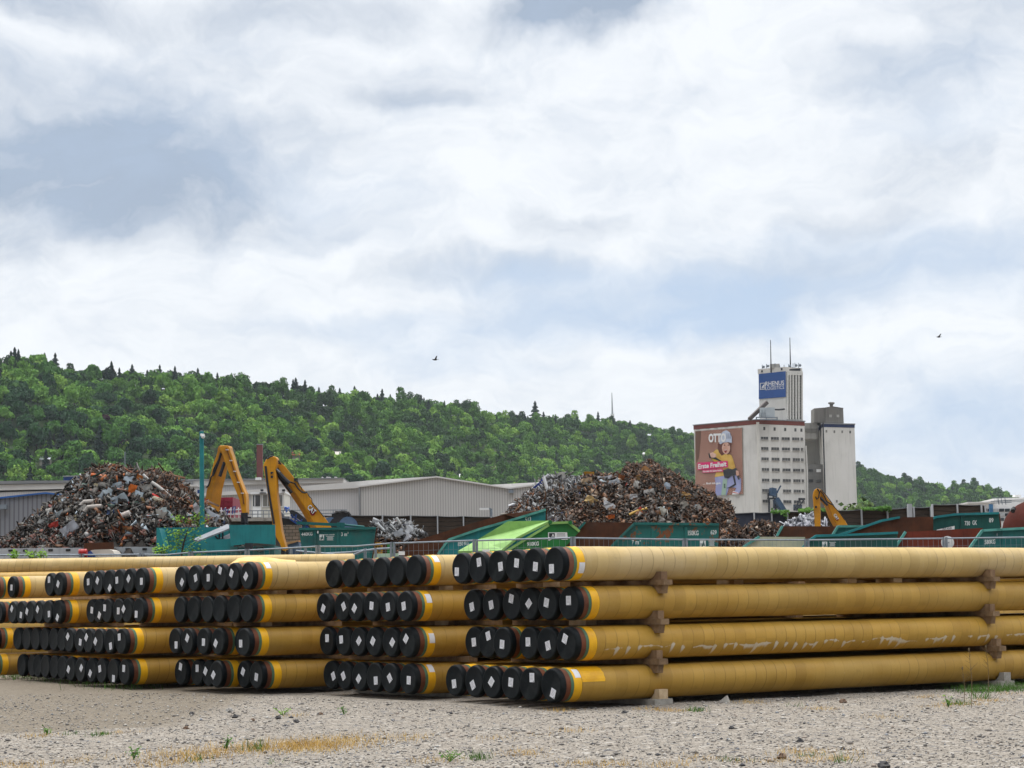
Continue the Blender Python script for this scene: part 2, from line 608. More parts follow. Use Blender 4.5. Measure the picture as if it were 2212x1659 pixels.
for (y0, z0), (y1, z1) in zip(pts, pts[1:]):
    mb.add([(.33, y0, z0), (.33, y1, z1), (.455, y1, z1), (.455, y0, z0)], [(0, 1, 2, 3)])
ME['band_tag'] = mb.mesh('band_sticker', M_TAG, True, False)


def child(name, me, parent, loc=(0, 0, 0), rot=(0, 0, 0)):
    o = bpy.data.objects.new(name, me)
    COL.objects.link(o)
    o.parent = parent
    o.location = loc
    o.rotation_euler = rot
    WT[o.name] = V((0, 0, 0))
    return o


ORD = ['frontmost', 'second', 'third', 'fourth', 'fifth', 'sixth']
TIERN = ['top tier', 'second tier', 'third tier', 'bottom tier']
STN = ['front stack', 'second stack back', 'third stack back', 'fourth stack back', 'fifth stack back', 'sixth stack back']
TAGN = {'r': 'upright tag', 't': 'tilted tag', 'd': 'diamond tag', 'n': 'no tag'}
ROTZ = math.atan2(EA.y, EA.x)


def solve_a(px, r):
    """how far along its axis a pipe in row r starts, from the heading of its end"""
    q = (px - CX) / (FPX * 1.0053)
    # roll shifts the heading a little with height; good to a few centimetres
    x0, y0 = O0.x + ER.x * r, O0.y + ER.y * r
    return (q * y0 - x0) / (EA.x - q * EA.y)


# per stack: crop origin x, rows of (face x, [tag x, tag y] or None, tag kind, tag tilt), rear pipe first, then centre heights of rear and front caps
S = 900 * .54 / 2212
DATA = [
    dict(x0=945, dia=335, cy=[(305, 251), (683, 655), (1060, 1060), (1453, 1466)], rows=[
        [(225, 187, 340, 'r', 3), (393, 410, 240, 't', -8), (580, 622, 285, 'r', -7), (755, 779, 248, 't', 8), (935, 963, 283, 't', 8), (1145, 1121, 300, 'r', 0)],
        [(340, 338, 703, 't', -14), (527, 528, 680, 't', -12), (727, 726, 615, 't', 14), (895, 897, 662, 'd', 48), (1080, 1071, 650, 't', 14), (1290, 1289, 627, 'r', 0)],
        [(355, 358, 1060, 'r', -6), (490, 500, 990, 't', -16), (635, 635, 1073, 't', 6), (893, 890, 1047, 'r', 0), (1072, 1086, 1080, 't', -14), (1265, 1254, 1010, 't', 24)],
        [(163, 163, 1487, 't', -8), (357, 346, 1493, 'd', -28), (530, 529, 1453, 'd', 42), (720, 721, 1450, 't', 8), (900, 930, 1395, 'r', 0), (1115, 1134, 1540, 't', 22)]]),
    dict(x0=675, dia=295, cy=[(347, 337), (690, 698), (1037, 1062), (1370, 1435)], rows=[
        [(193, 0, 0, 'n', 0), (353, 0, 0, 'n', 0), (510, 0, 0, 'n', 0), (663, 0, 0, 'n', 0), (822, 0, 0, 'n', 0), (993, 0, 0, 'n', 0)],
        [(108, 105, 702, 'd', 30), (285, 307, 685, 'd', -30), (420, 411, 708, 'd', 40), (575, 581, 687, 't', 8), (738, 742, 703, 't', -9), (905, 897, 698, 't', -10)],
        [(137, 144, 1007, 'r', 0), (300, 282, 1024, 'r', -5), (447, 456, 1040, 'd', 45), (600, 593, 1045, 'd', 36), (763, 784, 1060, 'd', 42), (930, 919, 1028, 'd', 40)],
        [(175, 206, 1380, 'd', -26), (310, 303, 1385, 'd', -30), (460, 453, 1418, 'd', 45), (605, 622, 1440, 'r', -4), (752, 759, 1420, 'd', -36), (937, 946, 1447, 'r', 3)]]),
    dict(x0=351, dia=267, cy=[(373, 348), (690, 683), (1010, 1020), (1328, 1362)], rows=[
        [(175, 191, 407, 'd', 40), (305, 326, 364, 't', -18), (440, 450, 363, 'r', 0), (565, 566, 293, 't', 22), (690, 678, 322, 'd', 30), (830, 819, 353, 'd', 45)],
        [(165, 0, 0, 'n', 0), (298, 0, 0, 'n', 0), (435, 0, 0, 'n', 0), (550, 0, 0, 'n', 0), (695, 0, 0, 'n', 0), (825, 0, 0, 'n', 0)],
        [(118, 134, 1050, 'r', 0), (240, 243, 982, 'd', 34), (395, 403, 1022, 'r', 3), (540, 522, 1035, 'd', 36), (770, 0, 0, 'n', 0), (795, 770, 1035, 'r', 0)],
        [(175, 177, 1273, 't', 16), (337, 341, 1292, 'r', 0), (448, 422, 1322, 'd', 36), (525, 500, 1357, 'd', 42), (795, 791, 1330, 'd', 30), (920, 922, 1380, 't', 12)]]),
    dict(x0=0, dia=247, cy=[(373, 417), (692, 718), (997, 1035), (1300, 1346)], rows=[
        [(865, 867, 362, 'r', -4), (960, 957, 363, 'd', 36), (1063, 1079, 455, 'd', 45), (1165, 1149, 387, 'r', -5), (1263, 1263, 387, 'd', 45), (1375, 1390, 427, 'r', 0)],
        [(895, 903, 683, 't', 10), (965, 976, 742, 'd', 30), (1047, 1029, 672, 'r', 4), (1160, 1163, 710, 'r', 0), (1245, 1213, 698, 'd', 45), (1360, 1340, 755, 'r', 3)],
        [(675, 665, 960, 'd', 45), (780, 789, 1022, 't', 12), (865, 848, 980, 'd', 40), (965, 938, 1025, 'd', 40), (1073, 1087, 1075, 't', -12), (1185, 1173, 995, 'r', -5)],
        [(690, 672, 1303, 'd', 34), (787, 798, 1292, 'd', 40), (895, 886, 1350, 'd', 36), (995, 981, 1308, 't', -12), (1108, 1116, 1407, 'r', 4), (1220, 1217, 1313, 'r', 4)]]),
    dict(x0=0, dia=225, cy=[(410, 415), (668, 690), (940, 965), (1190, 1245)], rows=[
        [None, None, None, None, (483, 482, 367, 'r', 0), (572, 570, 415, 'd', 34)],
        [(117, 115, 632, 'd', 40), (200, 206, 700, 't', 10), (290, 261, 670, 'd', 28), (378, 369, 657, 'd', 38), (465, 481, 707, 'r', -4), (563, 564, 747, 'd', 36)],
        [(168, 0, 0, 'n', 0), (258, 0, 0, 'n', 0), (345, 0, 0, 'n', 0), (435, 0, 0, 'n', 0), (525, 0, 0, 'n', 0), (605, 0, 0, 'n', 0)],
        [(208, 0, 0, 'n', 0), (315, 0, 0, 'n', 0), (365, 0, 0, 'n', 0), (440, 0, 0, 'n', 0), (530, 0, 0, 'n', 0), (605, 0, 0, 'n', 0)]]),
    dict(x0=0, dia=213, cy=[(405, 400), (670, 670), (930, 930), (1190, 1190)], rows=[
        [None, None, None, None, (-75, 0, 0, 'n', 0), (110, 113, 405, 'r', 3)],
        [None, None, None, None, None, (-20, 0, 0, 'n', 0)],
        [None, None, None, None, None, (-62, 0, 0, 'n', 0)],
        [None, None, None, None, None, (-112, 0, 0, 'n', 0)]]),
]
STICKER = {(0, 0, 0), (0, 3, 0), (1, 0, 0), (1, 1, 0), (1, 2, 0), (1, 3, 0), (2, 0, 0)}
PIPES = {}
for gi, d in enumerate(DATA):
    for ti, row in enumerate(d['rows']):
        for k, e in enumerate(row):
            if e is None: continue
            i = 5 - k                                  # 0 = frontmost
            fx, tx, ty, kind, tilt = e
            r = gi * GROUP + i * ROW
            px = d['x0'] + fx * S
            py = 1161 + (d['cy'][ti][0] + (d['cy'][ti][1] - d['cy'][ti][0]) * k / 5) * S
            px_c = px - (py - CY) * 0.0167 * .0        # headings were read at the cap itself
            a = solve_a(px_c, r)
            # two fixed-point steps so that the cap centre falls on its heading at its real height
            for _ in range(3):
                w3 = fr(a, r, TZ[ti]) - EYE
                c3 = CAMR.transposed() @ w3
                a += solve_a(px, r) - solve_a(CX + FPX * c3.x / -c3.z, r)
            loc = fr(a, r, TZ[ti])
            first = i == 0
            nm = TAGN[kind]
            label = f"yellow coated pipe with {nm}, {ORD[i]}{'' if first else ' from the front'} in {TIERN[ti]}, {STN[gi]}"
            e0 = thing('coated_pipe', label, 'pipe', loc, 'yellow coated pipes stacked in tiers')
            e0.rotation_euler = (0, 0, ROTZ)
            pale = ti == 0
            rr = random.uniform(0, 6.28)
            co_ = child('coating', ME['coat_stain'] if (gi, ti, i) == (0, 2, 0) else ME['coat_pale' if pale else 'coat'], e0, rot=(0 if (gi, ti, i) == (0, 2, 0) else rr, 0, 0))
            yb = child('yellow_band', ME['yellow'], e0, rot=(rr, 0, 0))
            child('primer_band', ME['primer'], e0, rot=(rr, 0, 0))
            child('bare_steel', ME['steel_pale' if pale else 'steel'], e0, rot=(rr, 0, 0))
            cap = child('end_cap', ME['cap'], e0)
            if (gi, ti, i) in STICKER:
                so_ = {0: .0, 1: .35, 2: -.3, 3: .1}[ti]
                child('paper_sticker', ME['band_tag'], e0, rot=(so_ + (1.15 if (gi, ti) == (0, 0) else 0) + (.9 if (gi, ti) == (1, 2) else 0), 0, 0))
            if kind != 'n':
                cyc = d['cy'][ti][0] + (d['cy'][ti][1] - d['cy'][ti][0]) * k / 5
                sc = .6 / d['dia']
                view = math.atan2(loc.x, loc.y)
                cosf = math.cos(AZP - view)
                ly = -(tx - fx) * sc / max(.3, cosf)
                lz = -(ty - cyc) * sc
                rad = math.hypot(ly, lz)
                if rad > .17: ly, lz = ly * .17 / rad, lz * .17 / rad
                tg = child('paper_tag', ME['tag'], cap, (0, ly, lz), (math.radians(tilt), 0, 0))
            PIPES[(gi, ti, i)] = (a, r)

# the flap of yellow tape on the front pipe of the bottom tier
a0, r0 = PIPES[(0, 3, 0)]
mb = MB()
n = 9
for i in range(n):
    t0, t1 = PI * (.45 + .50 * i / n), PI * (.45 + .50 * (i + 1) / n)
    q = []
    for tt, xx in ((t0, .46), (t0, .98 - .012 * (i % 2)), (t1, .98 - .012 * ((i + 1) % 2)), (t1, .46)):
        ang = tt
        q.append((xx, math.cos(ang) * .3062, math.sin(ang) * .3062))
    mb.add(q, [(0, 1, 2, 3)])
fp = [o for o in COL.objects if o.name.startswith('coated_pipe') and (o.location - fr(a0, r0, TZ[3])).length < .01][0]
child('tape_flap', mb.mesh('tape_flap', M_YEL, True, False), fp)

# ------------------------------------------------------------------ timbers between the tiers and wedges
GAPS = [(TZ[0] + TZ[1]) / 2, (TZ[1] + TZ[2]) / 2, (TZ[2] + TZ[3]) / 2]
GH = [TZ[0] - TZ[1] - .604, TZ[1] - TZ[2] - .604, TZ[2] - TZ[3] - .604]
LEVEL = ['under the top tier', 'under the second tier', 'under the third tier']
POSN = ['by the capped ends', 'by the far ends']


def beam(name, a, r0, r1, z, hgt, w, label, mat_):
    mb = MB()
    mb.prism([fr(a - w / 2, r0, z - hgt / 2), fr(a + w / 2, r0, z - hgt / 2), fr(a + w / 2, r0, z + hgt / 2), fr(a - w / 2, r0, z + hgt / 2)], fr(0, r1, 0) - fr(0, r0, 0))
    o = mb.build(name, mat_)
    return tag(o, label, 'timber', 'timbers laid between the pipe tiers')


AB = [[2.1, 10.85], [2.0, 10.8], [1.95, 10.95]]
for gi in range(5):
    for ti in range(3):
        for k in range(2):
            a = AB[ti][k] + (random.uniform(-.5, .5) if gi else 0)
            beam('timber_bearer', a, gi * GROUP - .48, gi * GROUP + 5 * ROW + .3, GAPS[ti], GH[ti], .2,
                 f"brown timber bearer {LEVEL[ti]} of the {STN[gi]}, {POSN[k]}", M_BEAM)
    for k in range(2):
        a = (2.0, 11.15)[k] + (random.uniform(-.4, .4) if gi else 0)
        beam('ground_bearer', a, gi * GROUP - .40, gi * GROUP + 5 * ROW + .3, .05, .1, .42, f"grey bearer on the gravel below the {STN[gi]}, {POSN[k]}", M_CONC)
# loose pale packing pieces seen in the gaps
for gi, ti, a, pw in ((0, 0, 1.0, 'beside the capped ends'), (0, 0, 4.9, 'just past the first chocks'), (0, 0, 7.6, 'midway along the pipes'), (0, 1, 1.3, 'beside the capped ends'), (1, 0, 1.7, 'close to the caps'), (1, 0, 2.6, 'second from the caps'), (2, 0, 1.2, 'close to the caps'), (2, 1, 1.0, 'close to the caps'), (1, 1, 2.0, 'close to the caps'), (0, 0, 9.0, 'nearer the far chocks')):
    r = gi * GROUP + random.uniform(.5, 1.4)
    mb = MB()
    mb.box((0, 0, 0), (.24, .5, GH[ti] * .96))
    o = mb.build('packing_block', M_WOODPALE)
    o.location = fr(a, r, GAPS[ti])
    o.rotation_euler = (0, 0, ROTZ)
    tag(o, f"pale sawn block {LEVEL[ti]}, {STN[gi]}, {pw}", 'packing block', 'pale packing blocks between the tiers')


def wedge(a, ti, up, k):
    """a chock nailed above or below the end of a bearer, its back cut to the pipe"""
    z = GAPS[ti]
    h = GH[ti] / 2
    zc = TZ[ti] if up else TZ[ti + 1]
    prof = []
    sgn = 1 if up else -1
    z0 = z + sgn * (h + .002)
    hh = .145 if up else .15
    rp = [(-.40, z0), (-.40 + (.0 if up else .03), z0 + sgn * hh)]
    # back edge follows the pipe's round side
    for q in range(5):
        zz = z0 + sgn * hh * (1 - q / 4)
        dz = abs(zz - zc)
        rr = -math.sqrt(max(0, .3035 ** 2 - min(dz, .3035) ** 2)) - .004
        rp.append((max(rr, -.395), zz) if rr > -.395 else (-.38, zz))
    mb = MB()
    mb.prism([fr(a - .07, r, zz) for r, zz in rp], fr(.14, 0, 0) - fr(0, 0, 0))
    return mb.build('wooden_chock', M_CHK if up else M_WOOD)


for ti in range(3):
    for k in range(2):
        for up in (True, False):
            o = wedge(AB[ti][k] + (-.02 if up else .0), ti, up, k)
            tag(o, f"brown wooden chock {'above' if up else 'below'} the bearer {LEVEL[ti]}, front stack, {POSN[k]}", 'chock', 'wooden chocks wedged against the front pipes')
for k in range(2):
    a = (2.0, 11.15)[k]
    mb = MB()
    rp = [(-.40, .102), (-.40, .27), (-.28, .27), (-.255, .2), (-.2, .14), (-.15, .102)]
    mb.prism([fr(a - .1, r, z) for r, z in rp], fr(.2, 0, 0) - fr(0, 0, 0))
    tag(mb.build('wooden_chock', M_WOODPALE if k == 0 else M_CONC), f"pale block on the ground bearer of the front stack, {POSN[k]}", 'chock', 'wooden chocks wedged against the front pipes')
# a split offcut lying under the front pipe
mb = MB()
c = P(1563, 1510, 38.6)
mb.prism([V((c.x - .1, c.y, 0)), V((c.x + .09, c.y, 0)), V((c.x + .05, c.y + .04, .12)), V((c.x + .0, c.y + .04, .08))], (.04, .1, 0))
tag(mb.build('wooden_wedge', M_CONC), 'pale triangular offcut lying in the shade under the lowest front pipe', 'wood offcut')

# ------------------------------------------------------------------ a further stack lying across the rear, only its top seen
ax = V((math.cos(math.radians(3)), math.sin(math.radians(3)), 0))
for ti in range(3):
    for q in range(2 if ti == 0 else 1):
        e0 = thing('coated_pipe', None, 'pipe', (-23, 79.2 + (q * .66 if ti == 0 else -.36), 3.49 - ti * .5 - .02 * q), 'yellow coated pipes stacked in tiers')
        e0['label'] = ['long bleached pipe lying crosswise along the top behind all the stacks', 'yellow pipe lying crosswise one tier below the rear top pipe',
                       'yellow pipe lying crosswise at the base of the rear row'][ti] if q == 0 else 'bleached pipe lying crosswise just behind the long rear top pipe'
        e0.rotation_euler = (0, 0, math.radians(3))
        me = ME['coat_pale' if ti == 0 else 'coat']
        c_ = child('coating', me, e0)
        c_.scale = (1.06, 1, 1)
        child('end_cap', ME['cap'], e0)
        child('yellow_band', ME['yellow'], e0)
for ti in range(3):
    e0 = thing('coated_pipe', ['crosswise pipe glimpsed low between the stacks at the left', 'crosswise pipe glimpsed at middle height between the stacks at the left', 'crosswise pipe glimpsed just under the top tier of the left stacks'][ti],
               'pipe', (-27, 70.6, .62 + ti * .67), 'yellow coated pipes stacked in tiers')
    e0.rotation_euler = (0, 0, math.radians(3))
    c_ = child('coating', ME['coat'], e0)
    c_.scale = (1.8, 1, 1)
    child('end_cap', ME['cap'], e0)
for ti in range(4):
    e0 = thing('coated_pipe', ['yellow pipe lying crosswise at the bottom behind the front stack', 'second lowest crosswise pipe glimpsed through the gaps of the front stack', 'crosswise pipe glimpsed under the second tier of the front stack', 'crosswise pipe glimpsed just under the top tier of the front stack'][ti],
               'pipe', (5.4, 69.3, .45 + ti * .69), 'yellow coated pipes stacked in tiers')
    e0.rotation_euler = (0, 0, math.radians(3))
    c_ = child('coating', ME['coat'], e0)
    c_.scale = (1.6, 1, 1)
    child('end_cap', ME['cap'], e0)
# folded piece of wrap lying over the third stack
mb = MB()
c = P(566, 1205, 51.0)
secs = []
for i in range(8):
    u = i / 7
    x = -.78 + 1.56 * u
    hgt = .2 + .06 * math.sin(u * 5) - (.12 if i in (0,) else 0)
    wd = .34 + .05 * math.sin(u * 7)
    ring = []
    for q in range(7):
        a = PI * q / 6
        ring.append(V((c.x + x + .08 * math.cos(a), c.y - wd * math.cos(a) * 1.0, c.z - .22 + hgt * math.sin(a) * (1 + .15 * math.sin(3 * a + u * 4)))))
    secs.append(ring)
vs = [p for r_ in secs for p in r_]
vs2 = [p + V((0, 0, -.02)) for p in vs]
fs = [(i * 7 + q, i * 7 + q + 1, (i + 1) * 7 + q + 1, (i + 1) * 7 + q) for i in range(7) for q in range(6)]
mb.add(vs, fs).add(vs2, fs)
tag(mb.build('wrap_sheet', pm('loose_wrap', (.72, .5, .2), (.6, .38, .12), 4, .7, grime=.25), smooth=True), 'rumpled tan sheet of wrap lying on top of the third stack', 'sheet')
# ------------------------------------------------------------------ materials of the yard
M_TEAL = pm('teal_paint', (.012, .125, .115), (.008, .09, .088), 1.6, .5, rust=.12, streak=.35, grime=.35, bump=.05)
M_TEAL2 = pm('petrol_paint', (.016, .20, .21), (.012, .155, .17), 1.2, .55, streak=.3, grime=.2, bump=.05)
M_TEALDK = pm('dark_green_paint', (.008, .085, .07), (.006, .06, .052), 1.4, .5, rust=.08, streak=.4, grime=.3, bump=.05)
M_TEALRUST = pm('chipped_teal_paint', (.012, .13, .115), (.01, .1, .09), 1.6, .55, rust=.62, streak=.4, grime=.35, bump=.08)
M_TEALEDGE = pm('pale_teal_edge', (.10, .33, .29), (.05, .2, .17), 3, .5, rust=.25)
M_RUST = pm('rust', (.095, .034, .014), (.055, .02, .009), 1.4, .9, grime=.3, streak=.45, bump=.15)
M_RUSTRED = pm('red_rust', (.16, .028, .012), (.10, .02, .01), 1.3, .85, grime=.3, streak=.5, bump=.1)
M_LIME = pm('lime_paint', (.25, .44, .125), (.19, .36, .09), 1.0, .5, streak=.3, grime=.2, rust=.05)
M_GREEN = pm('green_paint', (.015, .17, .035), (.01, .12, .025), 1.2, .5, streak=.3, grime=.3, rust=.05)
M_PALEGR = pm('flaking_pale_paint', (.42, .42, .30), (.33, .36, .26), 1.2, .7, rust=.3, streak=.3)
M_GALV = pm('galvanised_steel', (.24, .27, .30), (.18, .21, .24), 5, .45, .4)
M_WHITE = flat('white_paint', (.72, .72, .71))
M_CAT = pm('ochre_machine_paint', (.62, .275, .010), (.52, .22, .008), 1.2, .42, grime=.35, streak=.3, bump=.03)
M_CATDK = pm('ochre_machine_paint_worn', (.50, .19, .008), (.40, .15, .006), 1.2, .5, grime=.3)
M_BLACK = pm('black_rubber', (.012, .012, .013), (.02, .02, .02), 5, .6)
M_REDLOGO = flat('dark_red', (.24, .01, .008))
M_DARK = pm('dark_steel', (.03, .033, .04), (.02, .02, .022), 3, .6, rust=.2)
M_STEEL = pm('bare_steel_plate', (.22, .23, .25), (.14, .15, .165), 3, .45, .3, grime=.2)
M_BLUE = pm('blue_paint', (.02, .06, .24), (.015, .05, .19), 2, .5)
M_LBLUE = pm('faded_blue_paint', (.10, .18, .30), (.07, .13, .22), 1.4, .6, rust=.3, grime=.3)
M_STENCIL = flat('white_stencil', (.66, .70, .68), .8)
M_LGREY = pm('light_concrete', (.42, .43, .44), (.34, .35, .36), .8, .85, streak=.35, bump=.08)
M_GLASS = pm('dark_glass', (.03, .036, .04), (.06, .065, .07), .8, .15, spec=.5)

# ------------------------------------------------------------------ heaps of scrap
PAL_MIX = [((.020, .017, .014), 26), ((.045, .036, .028), 16), ((.085, .075, .062), 11), ((.19, .18, .16), 9), ((.34, .34, .33), 7), ((.42, .50, .56), 7), ((.10, .045, .02), 8), ((.20, .075, .02), 4), ((.42, .10, .015), 2), ((.26, .12, .085), 3), ((.16, .02, .012), 1), ((.03, .05, .11), 1.2), ((.40, .33, .2), 2), ((.03, .09, .07), 1)]
PAL_BROWN = [((.028, .019, .012), 26), ((.05, .03, .016), 22), ((.085, .047, .024), 18), ((.13, .07, .035), 11), ((.20, .12, .07), 7), ((.34, .28, .21), 4), ((.42, .42, .41), 2.4), ((.22, .085, .02), 4), ((.40, .18, .03), 1), ((.3, .04, .02), .6), ((.3, .36, .4), .8)]
PAL_GREYMIX = [((.022, .018, .014), 24), ((.06, .048, .038), 16), ((.13, .11, .09), 12), ((.28, .25, .22), 10), ((.45, .43, .40), 7), ((.10, .05, .022), 10), ((.38, .17, .035), 1.5), ((.42, .06, .03), .8), ((.35, .42, .46), 2.4), ((.05, .06, .16), .6)]
PAL_SILVER = [((.50, .52, .53), 20), ((.33, .34, .35), 14), ((.66, .67, .68), 14), ((.16, .15, .14), 9), ((.10, .08, .06), 6), ((.42, .38, .3), 4), ((.3, .04, .03), .5), ((.04, .08, .3), .6)]
PAL_ALU = [((.36, .37, .4), 30), ((.5, .51, .54), 20), ((.3, .3, .34), 20), ((.08, .08, .1), 12)]
PAL_ORANGE = [((.38, .10, .014), 10), ((.26, .075, .02), 14), ((.12, .05, .022), 18), ((.05, .03, .02), 16), ((.22, .18, .14), 6), ((.4, .38, .35), 3)]
PAL_RED = [((.20, .07, .045), 12), ((.30, .12, .09), 6), ((.05, .03, .02), 16), ((.025, .02, .017), 14), ((.3, .29, .27), 5), ((.12, .055, .025), 8)]


def weather(p):
    """scrap is mostly dull: fewer bright pieces, all of them a shade darker"""
    return [(tuple(x * .72 for x in c), w * (.42 if max(c) > .25 else 1.8 if max(c) < .05 else 1)) for c, w in p]


PAL_MIX, PAL_BROWN, PAL_GREYMIX, PAL_ORANGE, PAL_RED = map(weather, (PAL_MIX, PAL_BROWN, PAL_GREYMIX, PAL_ORANGE, PAL_RED))
PAL_BROWN = [((c[0] * 1.25, c[1] * 1.0, c[2] * .8), w) for c, w in PAL_BROWN]
PAL_SILVER = [(tuple(x * .42 for x in c), w) for c, w in PAL_SILVER]


def scrap_mat(name):
    m, t, b = new_mat(name)
    at = t.n('ShaderNodeAttribute', attribute_name='paint')
    co = t.obj()
    col = t.mix(t.m('MULTIPLY', t.step(t.noise(co, 2.2, 6, .7), .5, .7), .5), at.outputs['Color'], (.05, .032, .02))
    t.put(b.inputs['Base Color'], col)
    b.inputs['Roughness'].default_value = .6
    b.inputs['Specular IOR Level'].default_value = .35
    return m


M_SCRAP = scrap_mat('scrap_metal')
M_CORE = pm('packed_scrap', (.02, .015, .011), (.01, .008, .006), 2.5, .9, bump=.5)
_BOX = np.array([(-1, -1, -1), (1, -1, -1), (1, 1, -1), (-1, 1, -1), (-1, -1, 1), (1, -1, 1), (1, 1, 1), (-1, 1, 1)], float) / 2
_BF = np.array([(0, 3, 2, 1), (4, 5, 6, 7), (0, 1, 5, 4), (1, 2, 6, 5), (2, 3, 7, 6), (3, 0, 4, 7)])


def rand_rot(n):
    q = RNG.normal(size=(n, 4))
    q /= np.linalg.norm(q, axis=1)[:, None]
    w, x, y, z = q.T
    return np.stack([np.stack([1 - 2 * (y * y + z * z), 2 * (x * y - z * w), 2 * (x * z + y * w)], 1),
                     np.stack([2 * (x * y + z * w), 1 - 2 * (x * x + z * z), 2 * (y * z - x * w)], 1),
                     np.stack([2 * (x * z - y * w), 2 * (y * z + x * w), 1 - 2 * (x * x + y * y)], 1)], 1)


def mesh_np(name, verts, faces, mat_, col=None, attr='paint', tone=None, smooth=False):
    """a mesh straight from arrays; faces (n, k)"""
    me = bpy.data.meshes.new(name)
    nv, nf, k = len(verts), len(faces), faces.shape[1]
    me.vertices.add(nv)
    me.vertices.foreach_set('co', np.ascontiguousarray(verts, dtype=np.float32).ravel())
    me.loops.add(nf * k)
    me.loops.foreach_set('vertex_index', np.ascontiguousarray(faces, dtype=np.int32).ravel())
    me.polygons.add(nf)
    me.polygons.foreach_set('loop_start', np.arange(0, nf * k, k, dtype=np.int32))
    me.polygons.foreach_set('loop_total', np.full(nf, k, dtype=np.int32))
    if smooth: me.polygons.foreach_set('use_smooth', np.ones(nf, dtype=bool))
    me.materials.append(mat_)
    if col is not None:
        a = me.attributes.new(attr, 'FLOAT_COLOR', 'POINT')
        c4 = np.ones((nv, 4), np.float32)
        c4[:, :3] = col
        a.data.foreach_set('color', c4.ravel())
    if tone is not None:
        a = me.attributes.new('tone', 'FLOAT', 'POINT')
        a.data.foreach_set('value', np.ascontiguousarray(tone, dtype=np.float32))
    me.update(calc_edges=True)
    me.validate()
    return me


def pieces(pos, size, pal, shape='mix'):
    """bent plates, bars and lumps at the given places: verts, faces, colours"""
    n = len(pos)
    s = np.ones((n, 3))
    kind = RNG.random(n)
    if shape == 'bars':
        kind = kind * .3
    elif shape == 'plates':
        kind = .3 + kind * .5
    bars, plates, lumps = kind < .3, (kind >= .3) & (kind < .8), kind >= .8
    L = size * np.clip(RNG.lognormal(0, .45, n), .4, 1.9)
    s[bars] = np.stack([L[bars] * 1.9, L[bars] * .13, L[bars] * .12], 1)
    s[plates] = np.stack([L[plates] * 1.1, L[plates] * RNG.uniform(.4, .95, plates.sum()), L[plates] * .10], 1)
    s[lumps] = L[lumps, None] * RNG.uniform(.3, .75, (lumps.sum(), 3))
    v = _BOX[None] * s[:, None, :]
    v = v + RNG.normal(size=v.shape) * (L[:, None, None] * np.where(plates, .12, np.where(bars, .04, .14))[:, None, None])
    # a bend along the length
    v[:, :, 2] += (v[:, :, 0] ** 2 / np.maximum(L, .05)[:, None]) * RNG.normal(size=n)[:, None] * .55
    Rm = rand_rot(n)
    v = np.einsum('nij,nkj->nki', Rm, v) + pos[:, None, :]
    f = (_BF[None] + (np.arange(n) * 8)[:, None, None]).reshape(-1, 4)
    w = np.array([p[1] for p in pal], float)
    c = np.array([p[0] for p in pal])[RNG.choice(len(pal), n, p=w / w.sum())]
    c = np.clip(c * RNG.uniform(.75, 1.25, (n, 1)), 0, 1)
    return v.reshape(-1, 3), f, np.repeat(c, 8, 0)


